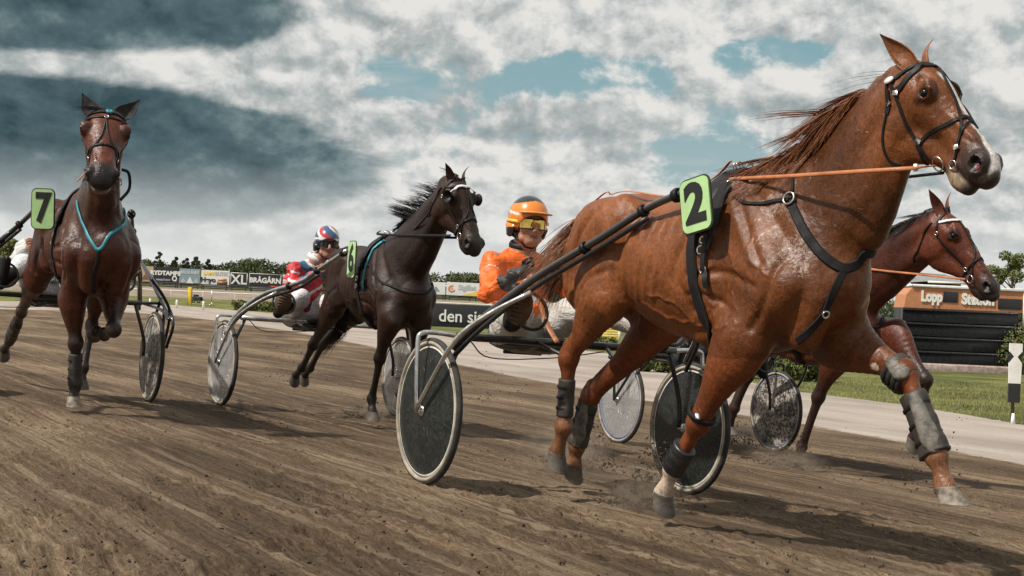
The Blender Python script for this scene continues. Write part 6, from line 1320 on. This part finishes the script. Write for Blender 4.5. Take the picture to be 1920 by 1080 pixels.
shrub(1180, 1300, 668, 698, 3, 'small clump of green bushes behind the far smoked wheel', n=3500, sz=.05)
shrub(1060, 1160, 630, 656, 4, 'clipped green hedge in front of the yellow slatted board', n=3500, name='hedge', sz=.06)
shrub(430, 520, 563, 583, 5, 'brownish green bush on the infield below the driver in red', n=3000, sz=.10)
# ---- billboards on the far rail
YB = 152.0
MAT['bb_black'] = simple('board_black', (.018, .018, .02), .5, var=.1); MAT['bb_white'] = simple('board_white', (.72, .72, .70), .5, var=.05); MAT['bb_blue'] = simple('board_grey_blue', (.22, .31, .35), .5, var=.1); MAT['bb_tan'] = simple('board_tan', (.45, .33, .22), .5, var=.2)
MAT['bb_orange'] = simple('board_orange', (.62, .26, .10), .5, var=.1); MAT['bb_yellow'] = simple('board_yellow', (.78, .58, .12), .5, var=.1); MAT['bb_brown'] = simple('board_brown', (.22, .10, .05), .5, var=.3); MAT['bb_grey'] = simple('board_grey', (.45, .46, .47), .5, var=.1); MAT['bb_red'] = simple('board_red', (.55, .06, .03), .5)
def billboard(x0, x1, top, bot, mat, label, items, border=None, Y0=YB):
    """items: (kind, colour, cx, cy, size, text/shape) in fractions of the board"""
    a, b = on_y(x0, (top+bot)/2, Y0), on_y(x1, (top+bot)/2+(x1-x0)*.052, Y0); t, u_ = on_y((x0+x1)/2, top, Y0), on_y((x0+x1)/2, bot, Y0); w = np.linalg.norm(b-a); h = t[2]-u_[2]; c = (a+b)/2; c[2] = (t[2]+u_[2])/2
    root = empty('billboard', Matrix.Translation(Vector(c))); tag(root, label, 'billboard', 'billboards along the far rail' if Y0 == YB else None); U = unit(np.array([w, 0, b[2]-a[2]])); U = np.array((1, 0, 0.)); Vv = np.array((0, 0, 1.))
    m = MB(); m.box((0, .04, 0), (w, .07, h), bev=.01); m.build('board', MAT[mat], root, smooth=False); m = MB()
    for s in (-1, 1): m.box((s*w*.4, .12, -h*.5-.35), (.10, .08, h+.7))
    m.each('post', MAT['bb_black'], root)
    if border: m = MB(); [m.box(q, z) for q, z in (((0, -.012, h*.46), (w*.97, .02, h*.05)), ((0, -.012, -h*.46), (w*.97, .02, h*.05)), ((-w*.475, -.012, 0), (.06, .018, h*.9)), ((w*.475, -.012, 0), (.06, .018, h*.9)))]; m.each('border', MAT[border], root)
    for kd, cm, cx, cy, sz, tx in items:
        m = MB(); c0 = np.array((cx*w, -.01, cy*h))
        if kd == 'text': put_text(m, tx[0], sz*h, c0, U, Vv, .02, tx[2] if len(tx) > 2 else .02*h, tx[1]); m.build('lettering', MAT[cm], root, smooth=False)
        elif kd == 'box': m.box(c0, (tx[0]*w, .02, tx[1]*h)); m.build('picture', MAT[cm], root)
        elif kd == 'tri': m.prism([(-tx[0]*w/2, -tx[1]*h/2), (tx[0]*w/2, -tx[1]*h/2), (tx[2]*w if len(tx) > 2 else 0, tx[1]*h/2)], c0, U, Vv, .02); m.build('picture', MAT[cm], root, smooth=False)
        elif kd == 'ring': m.ring(c0, (0, 1, 0), sz*h, sz*h*.3, 24, 6, .1, arc=tx[0], a0=tx[1]); m.build('emblem', MAT[cm], root)
    return root
billboard(255, 287, 499, 528, 'bb_tan', 'tan picture billboard half hidden by the sulky of horse 7', [('tri', 'bb_brown', .1, -.1, 1, (.5, .5))])
billboard(288, 334, 501, 531, 'bb_black', 'black billboard with slanted white script and a small red and white emblem', [('text', 'bb_white', -.02, .12, .36, ('RYDTAMPS', 1.05)), ('text', 'bb_grey', -.1, -.28, .13, ('www.rydtamps.se', .9)), ('ring', 'bb_white', .36, -.2, .13, (1, 0)), ('ring', 'bb_red', .40, -.3, .08, (.6, 0))])
billboard(336, 375, 504, 533, 'bb_blue', 'grey-blue billboard with pale lettering above a white peak', [('text', 'bb_grey', 0, .26, .27, ('BROLINES', 1.0)), ('tri', 'bb_white', .02, -.22, 1, (.34, .42)), ('tri', 'bb_grey', -.3, -.25, 1, (.3, .3)), ('tri', 'bb_grey', .32, -.25, 1, (.3, .3))])
billboard(377, 430, 507, 536, 'bb_white', 'white shop billboard with yellow and grey headline over black writing and brown pictures', [('text', 'bb_yellow', -.22, .28, .30, ('LAMP', 1.0)), ('text', 'bb_grey', .22, .28, .30, ('BUTIK', 1.0)), ('text', 'bb_black', -.24, -.14, .42, ('Heyo', 1.05)), ('box', 'bb_orange', .25, -.08, 1, (.30, .14)), ('box', 'bb_brown', .25, -.30, 1, (.36, .22))])
billboard(432, 464, 511, 538, 'bb_black', 'black billboard with big white letters XL in a white border', [('text', 'bb_white', 0, -.02, .92, ('XL', 1.0))], 'bb_white')
billboard(466, 528, 513, 541, 'bb_black', 'black billboard with white letters starting BRÅG', [('text', 'bb_white', 0, .02, .46, ('BRÅGÅRN', 1.0)), ('box', 'bb_red', .30, -.34, 1, (.28, .05))], 'bb_grey')
billboard(530, 575, 516, 543, 'bb_white', 'pale billboard partly behind the driver in red', [('text', 'bb_grey', 0, 0, .35, ('TRAV', 1.0))])
billboard(800, 835, 529, 553, 'bb_white', 'narrow white billboard seen beside the chest of horse 6', [('tri', 'bb_blue', 0, 0, 1, (.4, .4))])
billboard(837, 899, 530, 555, 'bb_white', 'white billboard with an orange round emblem, grey name and yellow wedge', [('tri', 'bb_yellow', .18, -.30, 1, (.62, .40, .25)), ('ring', 'bb_orange', -.34, .02, .22, (.75, .4)), ('ring', 'bb_orange', -.34, .02, .08, (1, 0)), ('text', 'bb_grey', .12, .12, .52, ('Sigillet', 1.0))])
billboard(902, 960, 533, 558, 'bb_white', 'white billboard behind the driver in orange', [('text', 'bb_grey', 0, 0, .35, ('SPEL', 1.0))])
def rail(px0, px1, pyf, Y0, hgt, mat, label, n, hz=(.15, .95), thick=.06, name='rail_fence'):
    a, b = on_y(px0, pyf(px0), Y0), on_y(px1, pyf(px1), Y0); root = empty(name, Matrix.Translation(Vector(((a[0]+b[0])/2, Y0, 0)))); tag(root, label, 'fence'); x0, x1 = a[0]-(a[0]+b[0])/2, b[0]-(a[0]+b[0])/2; cx = (a[0]+b[0])/2
    zz = lambda x: ground_z(x+cx, Y0)
    for i in range(n): x = x0+(x1-x0)*i/(n-1); m = MB(); m.box((x, 0, zz(x)+hgt/2), (thick, thick, hgt+.1), bev=.005); m.build('post', MAT[mat], root)
    for f in hz: m = MB(); m.tube([(x0+(x1-x0)*i/12, 0, zz(x0+(x1-x0)*i/12)+hgt*f) for i in range(13)], thick*.7, 6); m.build('rail', MAT[mat], root)
    return root
rail(-400, 2300, lambda x: 540, YB-.6, .55, 'bb_black', 'low black rail running under the billboards', 60, (.3, .6, .95), .10)
rail(-400, 2300, lambda x: 560, 128, .75, 'white', 'long white rail on short posts along the far side of the infield', 46, (.95,), .07)
# short white marker posts of the inner edge
for i, px in enumerate((281, 331, 381, 459, 546)):
    g = on_ground(px, 578+(px-330)*.055); m = MB(); hh = .62; m.tube([(0, 0, -.05), (0, 0, hh*.9), (0, 0, hh)], [.085, .085, .05], 10)
    o = m.build('marker_post', MAT['white'], None); o.location = g; tag(o, ['white marker post just left of the sulky frame of horse 7', 'white marker post just left of the yellow post', 'white marker post between the yellow post and the bush', 'white marker post just left of the brownish bush', 'white marker post beside the boot of the driver in red'][i], 'post', 'white marker posts along the inside of the track')
g = on_ground(355, 571); m = MB(); sc = g[1]/2600; m.box((0, 0, 16*sc), (7.5*sc, 7.5*sc, 33*sc), bev=.02); o = m.build('yellow_post', MAT['yellow'], None); o.location = g; tag(o, 'thick bright yellow post on the edge of the infield', 'post')
g = on_ground(370, 568); sc = g[1]/2600; root = empty('tractor', Matrix.Translation(Vector(g))); tag(root, 'small dark tractor parked right of the yellow post', 'tractor'); m = MB(); m.box((0, 0, 8*sc), (16*sc, .9, 8*sc), bev=.05); m.box((-3*sc, 0, 13*sc), (7*sc, .8, 6*sc), bev=.05); m.build('body', MAT['black_paint'], root)
for x in (-5, 5): m = MB(); m.ring((x*sc, -.5, 3.4*sc), (0, 1, 0), 2.4*sc, 1.0*sc, 20, 8); m.build('wheel', MAT['rubber'], root)
g = on_ground(396, 574); sc = g[1]/2600; root = empty('equipment_stand', Matrix.Translation(Vector(g))); tag(root, 'thin grey metal stand on splayed feet at the infield edge', 'stand'); m = MB(); m.tube([(0, 0, 4*sc), (0, 0, 30*sc)], .04, 6); m.build('pole', MAT['alu'], root)
for a in (0, 2.1, 4.2): m = MB(); m.tube([(0, 0, 7*sc), (math.cos(a)*6*sc, math.sin(a)*6*sc, 0)], .03, 6); m.build('leg', MAT['alu'], root)
# black advertising wall beyond the second horse
g = on_ground(880, 615); Y0 = g[1]; a, b, t = on_y(700, 605, Y0), on_y(942, 617, Y0), on_y(825, 569, Y0); w, h = b[0]-a[0], t[2]-g[2]; c = ((a[0]+b[0])/2, Y0, g[2]); root = empty('advertising_wall', Matrix.Translation(Vector(c))); tag(root, 'long low black advertising wall with white lettering behind the near wheel', 'billboard')
m = MB(); m.box((0, .1, h/2), (w, .16, h), bev=.02); m.build('wall', MAT['bb_black'], root); p0 = on_y(876, 592, Y0)-np.array(c); m = MB(); put_text(m, 'den sista', h*.74, (p0[0], -.0, h*.46), (1, 0, 0), (0, 0, 1), .03, .012, 1.02*(112/2600*Y0)/(h*.74*3.75)); m.build('lettering', MAT['bb_white'], root, smooth=False)
a2, b2 = on_y(943, 617, Y0), on_y(990, 620, Y0); root = empty('advertising_board', Matrix.Translation(Vector(((a2[0]+b2[0])/2, Y0, g[2])))); tag(root, 'white board with a red zigzag next to the black advertising wall', 'billboard'); m = MB(); m.box((0, .1, h/2), (b2[0]-a2[0], .14, h), bev=.02); m.build('board', MAT['bb_white'], root); m = MB()
for i in range(4): m.prism([(-.2, -.08), (.1, .02), (-.2, .10)], (-.3, -.0, .3+i*.28), (1, 0, 0), (0, 0, 1), .03)
m.each('zigzag', MAT['bb_red'], root)
# white tent and yellow slatted board
g = on_ground(658, 598); Y0 = g[1]; sc = Y0/2600; root = empty('tent', Matrix.Translation(Vector(g))); tag(root, 'small white peaked tent seen under the belly of horse 6', 'tent'); m = MB(); m.add([(-22*sc, -1, 9*sc), (22*sc, -1, 9*sc), (22*sc, 1, 9*sc), (-22*sc, 1, 9*sc), (-3*sc, 0, 19*sc)], [[0, 1, 4], [1, 2, 4], [2, 3, 4], [3, 0, 4], [3, 2, 1, 0]]); m.build('roof', MAT['white'], root, smooth=False)
for x, y in ((-21, -.9), (21, -.9), (-21, .9), (21, .9)): m = MB(); m.tube([(x*sc, y, 0), (x*sc, y, 9*sc)], .03, 6); m.build('pole', MAT['alu'], root)
g = on_ground(1130, 640); Y0 = g[1]; sc = Y0/2600; root = empty('slatted_board', Matrix.Translation(Vector(g))); tag(root, 'yellow slatted board with a white end post behind the clipped hedge', 'board')
for i in range(6): m = MB(); m.box((0, 0, (6+i*4.6)*sc), (62*sc, .06, 3.6*sc), bev=.01); m.build('slat', MAT['bb_yellow'], root)
m = MB(); m.box((31*sc, -.06, 16*sc), (5*sc, .08, 34*sc)); m.build('post', MAT['white'], root)
# ---- the scoreboard building on the right
def scoreboard():
    g = on_ground(1800, 697); Y0 = g[1]; k = Y0/2600; O = on_y(1800, 697, Y0); R = RWC@np.array([1, 0, 0]); tilt = 0.0
    X = lambda px: (px-1800)*k; Zp = lambda py: on_y(1800, py, Y0)[2]-O[2]; root = empty('scoreboard', Matrix.Translation(Vector(O))); tag(root, 'long black tote board with an orange fascia and white writing at the infield edge', 'scoreboard')
    MAT['fascia'] = simple('orange_fascia', (.47, .20, .095), .55, var=.12); MAT['blk_panel'] = simple('black_panel', (.012, .012, .013), .35, bump=.3, bscale=8, var=.3); MAT['kerb_stone'] = simple('kerb_stone', (.30, .23, .20), .9, bump=.7, var=.3)
    z0, z1, z2 = Zp(686), Zp(581), Zp(541); d = 1.1; xl, xr = X(1600), X(1915)
    m = MB(); m.add([(X(1690), 0, z1), (X(1914), 0, z1), (X(1914), 0, z2), (X(1706), 0, z2), (X(1694), 0, z1+(z2-z1)*.62), (X(1690), d, z1), (X(1914), d, z1), (X(1914), d, z2), (X(1706), d, z2), (X(1694), d, z1+(z2-z1)*.62)], [[0, 1, 2, 3, 4], [9, 8, 7, 6, 5], [0, 5, 6, 1], [1, 6, 7, 2], [2, 7, 8, 3], [3, 8, 9, 4], [4, 9, 5, 0]]); m.build('fascia', MAT['fascia'], root, smooth=False)
    m = MB(); m.box(((X(1706)+X(1914))/2, d/2, z2+.035), (X(1914)-X(1706)+.1, d+.12, .07), bev=.01); m.box((X(1914)+.02, -.02, (z2+Zp(612))/2), (.07, .06, z2-Zp(612))); m.each('white_trim', MAT['white'], root)
    n = 4
    for i in range(n):
        za, zb = z0+(z1-z0)*i/n, z0+(z1-z0)*(i+1)/n; m = MB(); m.box(((X(1688)+X(1905))/2, .03+.0*i, (za+zb)/2), (X(1905)-X(1688), .10, zb-za-.03), bev=.012); m.box(((X(1688)+X(1905))/2, -.035, zb-.05), (X(1905)-X(1688), .05, .045), bev=.01); m.build('panel', MAT['blk_panel'], root)
    m = MB(); m.box(((X(1690)+X(1903))/2, .6, (z0+z1)/2), (X(1903)-X(1690), .9, z1-z0)); m.build('back_wall', MAT['bb_black'], root)
    m = MB()
    for a, b, c, e in ((1763, 1790, 549, 569), (1866, 1911, 552, 572)): m.box((X((a+b)/2), -.012, Zp((c+e)/2+.045*((a+b)/2-1800))), ((b-a)*k, .03, (e-c)*k), bev=.01)
    m.each('display', MAT['bb_black'], root)
    m = MB(); put_text(m, 'Lopp', 27*k, (X(1741), -.02, Zp(561-2)), (1, 0, 0), (0, 0, 1), .03, .022, .72); put_text(m, 'Station', 27*k, (X(1828), -.02, Zp(561)), (1, 0, 0), (0, 0, 1), .03, .022, .80); m.build('lettering', MAT['white'], root, smooth=False)
    m = MB(); m.box(((X(1700)+X(1900))/2, -.10, z0/2-.03), (X(1900)-X(1700), .5, z0+.14), bev=.04); m.build('kerb', MAT['kerb_stone'], root)
    return Y0
YS = scoreboard()
a, b, t = on_y(1735, 545, 66), on_y(1790, 545, 66), on_y(1760, 513, 66); root = empty('pavilion', Matrix.Translation(Vector(((a[0]+b[0])/2, 66, ground_z(a[0], 66))))); gz = ground_z(a[0], 66); w = b[0]-a[0]; tag(root, 'low pavilion with a grey pitched roof behind the tote board', 'building')
MAT['roof_grey'] = simple('grey_roof', (.22, .23, .23), .7, bump=.3); hh = on_y(1760, 530, 66)[2]-gz; ht = t[2]-gz; m = MB(); m.add([(-w*.75, -1.5, hh), (w*.55, -1.5, hh), (w*.55, 2, hh), (-w*.75, 2, hh), (-w*.55, .3, ht), (w*.2, .3, ht)], [[0, 1, 5, 4], [1, 2, 5], [2, 3, 4, 5], [3, 0, 4], [3, 2, 1, 0]]); m.build('roof', MAT['roof_grey'], root, smooth=False)
m = MB(); m.box((-w*.1, .3, hh/2), (w*1.1, 2.8, hh)); m.build('wall', MAT['bb_black'], root); m = MB(); m.box((-w*.1, -1.52, hh-.03), (w*1.3, .05, .10)); m.build('white_trim', MAT['white'], root)
# ---- black and white distance post in the grass
g = on_ground(1899, 795); k = g[1]/2600; root = empty('distance_post', Matrix.Translation(Vector(g)) @ Matrix.Rotation(.0, 4, 'Y')); tag(root, 'black and white distance post with an hourglass notch standing in the grass', 'marker post')
U, Vv = (1, 0, 0), (0, 0, 1); T = lambda L: [(x*k, z*k) for x, z in L]
m = MB(); m.prism(T([(-11, 76), (11, 76), (12, 114), (3, 126), (12, 136), (12, 151), (-12, 151), (-12, 136), (-3, 126), (-12, 114)]), (0, 0, 0), U, Vv, .03); m.build('white_panel', MAT['white'], root, smooth=False)
m = MB(); m.prism(T([(-11, 40), (11, 40), (11, 76), (-11, 76)]), (0, 0, 0), U, Vv, .032); m.prism(T([(3.2, 126), (12, 115), (12, 135)]), (0, .004, 0), U, Vv, .022); m.prism(T([(-12, 135), (-12, 115), (-3.2, 126)]), (0, .004, 0), U, Vv, .022); m.each('black_panel', MAT['bb_black'], root, False)
m = MB(); m.box((0, .035, 78*k), (5*k, .03, 158*k)); m.build('stake', MAT['bark'], root); m = MB(); m.tube([(0, 0, -.02), (0, 0, 20*k)], [5*k, 2.5*k], 10); m.build('foot_cone', MAT['white'], root)
def clods():
    """loose dirt: lumps lying on the track and thrown up behind the hooves"""
    rg = np.random.default_rng(17); V = []; F = []; base = [(1, 0, 0), (-1, 0, 0), (0, 1, 0), (0, -1, 0), (0, 0, 1), (0, 0, -1)]; tri = [(0, 2, 4), (2, 1, 4), (1, 3, 4), (3, 0, 4), (2, 0, 5), (1, 2, 5), (3, 1, 5), (0, 3, 5)]
    def lump(p, r, VV, FF):
        n = len(VV)*6; sc = rg.uniform(.5, 1.3, (6, 1)); R = np.linalg.qr(rg.normal(size=(3, 3)))[0]; VV.append(np.array(base)*sc*r*rg.uniform(.6, 1.2, (1, 3))@R+p); FF += [[a+n, b+n, c+n] for a, b, c in tri]
    k = 0
    while k < 3200:
        px, py = rg.uniform(-60, 1980), 580+510*rg.random()**.8
        if py < 557+.095*px+24: k += 1; continue
        w = on_ground_fast(px, py)
        if beyond(E1, w[0], w[1]) and rg.random() < .93: k += 1; continue
        r = .003+.008*rg.random()**3; lump(w+np.array([0, 0, r*.3]), r, V, F); k += 1
    m = simple('dirt_clod', (.055, .038, .026), .95, bump=.6, var=.4); o = mesh_obj('dirt_clods', np.vstack(V), F, m, smooth=False); tag(o, 'loose brown lumps of dirt scattered over the racetrack', 'dirt', kind='stuff')
    for (px, py), sp, n, up, lab in (((1236, 962), .15, 900, .16, 'spray of dirt round the planted front hoof of the chestnut'), ((1110, 885), .20, 800, .16, 'dirt thrown up behind the hind hooves of the chestnut'), ((1390, 838), .26, 700, .14, 'dirt kicked up between the wheels of the rearmost sulky'), ((1500, 880), .22, 700, .10, 'dirt kicked up by the planted hoof of the red bay'), ((1780, 930), .22, 150, .30, 'specks of dirt in the air round the lifted front hoof'), ((700, 788), .16, 220, .08, 'dirt round the planted hoof of horse 6'), ((560, 720), .5, 240, .35, 'specks of dirt flying behind horse 6'), ((945, 760), .55, 240, .30, 'specks of dirt in the air between the near wheel and the hind legs')):
        V = []; F = []; w = on_ground_fast(px, py)
        for i in range(n): a = rg.normal(size=2)*sp; h = abs(rg.normal())*up*math.exp(-(a@a)/(2*sp*sp)*.5); r = .003+.010*rg.random()**2; p = w+np.array([-HD[0]*abs(a[0])*.8+a[1]*.5, -HD[1]*abs(a[0])*.8, 0]); p[2] = ground_z(p[0], p[1])+h+r; lump(p, r, V, F)
        o = mesh_obj('flying_dirt', np.vstack(V), F, m, smooth=False); tag(o, lab, 'dirt', kind='stuff')
def on_ground_fast(px, py):
    o, d = ray(px, py); t = 1.0
    for i in range(60):
        p = o+d*t; dz = p[2]-ground_z(p[0], p[1])
        if abs(dz) < 1e-4: break
        t += dz/max(.02, -d[2]+(.03))
    return o+d*t
r2 = build_horse2(); build_rig2(r2)
r6 = horse6(); r7 = horse7(); r4 = horse4()
clods()

def dust():
    """low puffs of dust where hooves strike"""
    m = bpy.data.materials.new('dust'); m.use_nodes = True; nt = NT(m.node_tree); nt.n.remove(nt.n['Principled BSDF']); out = nt.n['Material Output']
    tc = nt.node('ShaderNodeTexCoord').outputs['Object']; ln = nt.node('ShaderNodeVectorMath', operation='LENGTH'); nt.l.new(tc, ln.inputs[0]); f = nt.ramp(ln.outputs['Value'], .25, 1.0, 1, 0); n = nt.ramp(nt.noise(tc, 2.6, 5, .65, .6), .42, .70, 0, 1)
    pv = nt.node('ShaderNodeVolumePrincipled'); pv.inputs['Color'].default_value = (.62, .50, .38, 1); pv.inputs['Anisotropy'].default_value = .2; nt.l.new(nt.math('MULTIPLY', nt.math('MULTIPLY', f, n), 9.0), pv.inputs['Density']); nt.l.new(pv.outputs[0], out.inputs['Volume'])
    for (px, py), r, h, lab in (((1225, 968), .26, .13, 'puff of dust at the planted front hoof of the chestnut'), ((1090, 888), .36, .16, 'dust hanging behind the hind hooves of the chestnut'), ((1395, 838), .42, .16, 'dust drifting between the rearmost wheels'), ((1500, 884), .34, .10, 'thin dust round the planted hoof of the red bay'), ((700, 788), .32, .10, 'thin dust round the planted hoof of horse 6')):
        w = on_ground_fast(px, py); k = 14; V = [(math.sin(math.pi*i/k)*math.cos(2*math.pi*j/20), math.sin(math.pi*i/k)*math.sin(2*math.pi*j/20), math.cos(math.pi*i/k)) for i in range(k+1) for j in range(20)]; F = [[i*20+j, (i+1)*20+j, (i+1)*20+(j+1) % 20, i*20+(j+1) % 20] for i in range(k) for j in range(20)]
        o = mesh_obj('dust_puff', V, F, m); o.matrix_world = Matrix.Translation(Vector((w[0]-HD[0]*r*.5, w[1]-HD[1]*r*.5, ground_z(w[0], w[1])+h*.55))) @ Matrix.Rotation(math.atan2(HD[1], HD[0]), 4, 'Z') @ Matrix.Diagonal((r*1.5, r*.8, h*1.4, 1)); tag(o, lab, 'dust', kind='stuff')
dust()
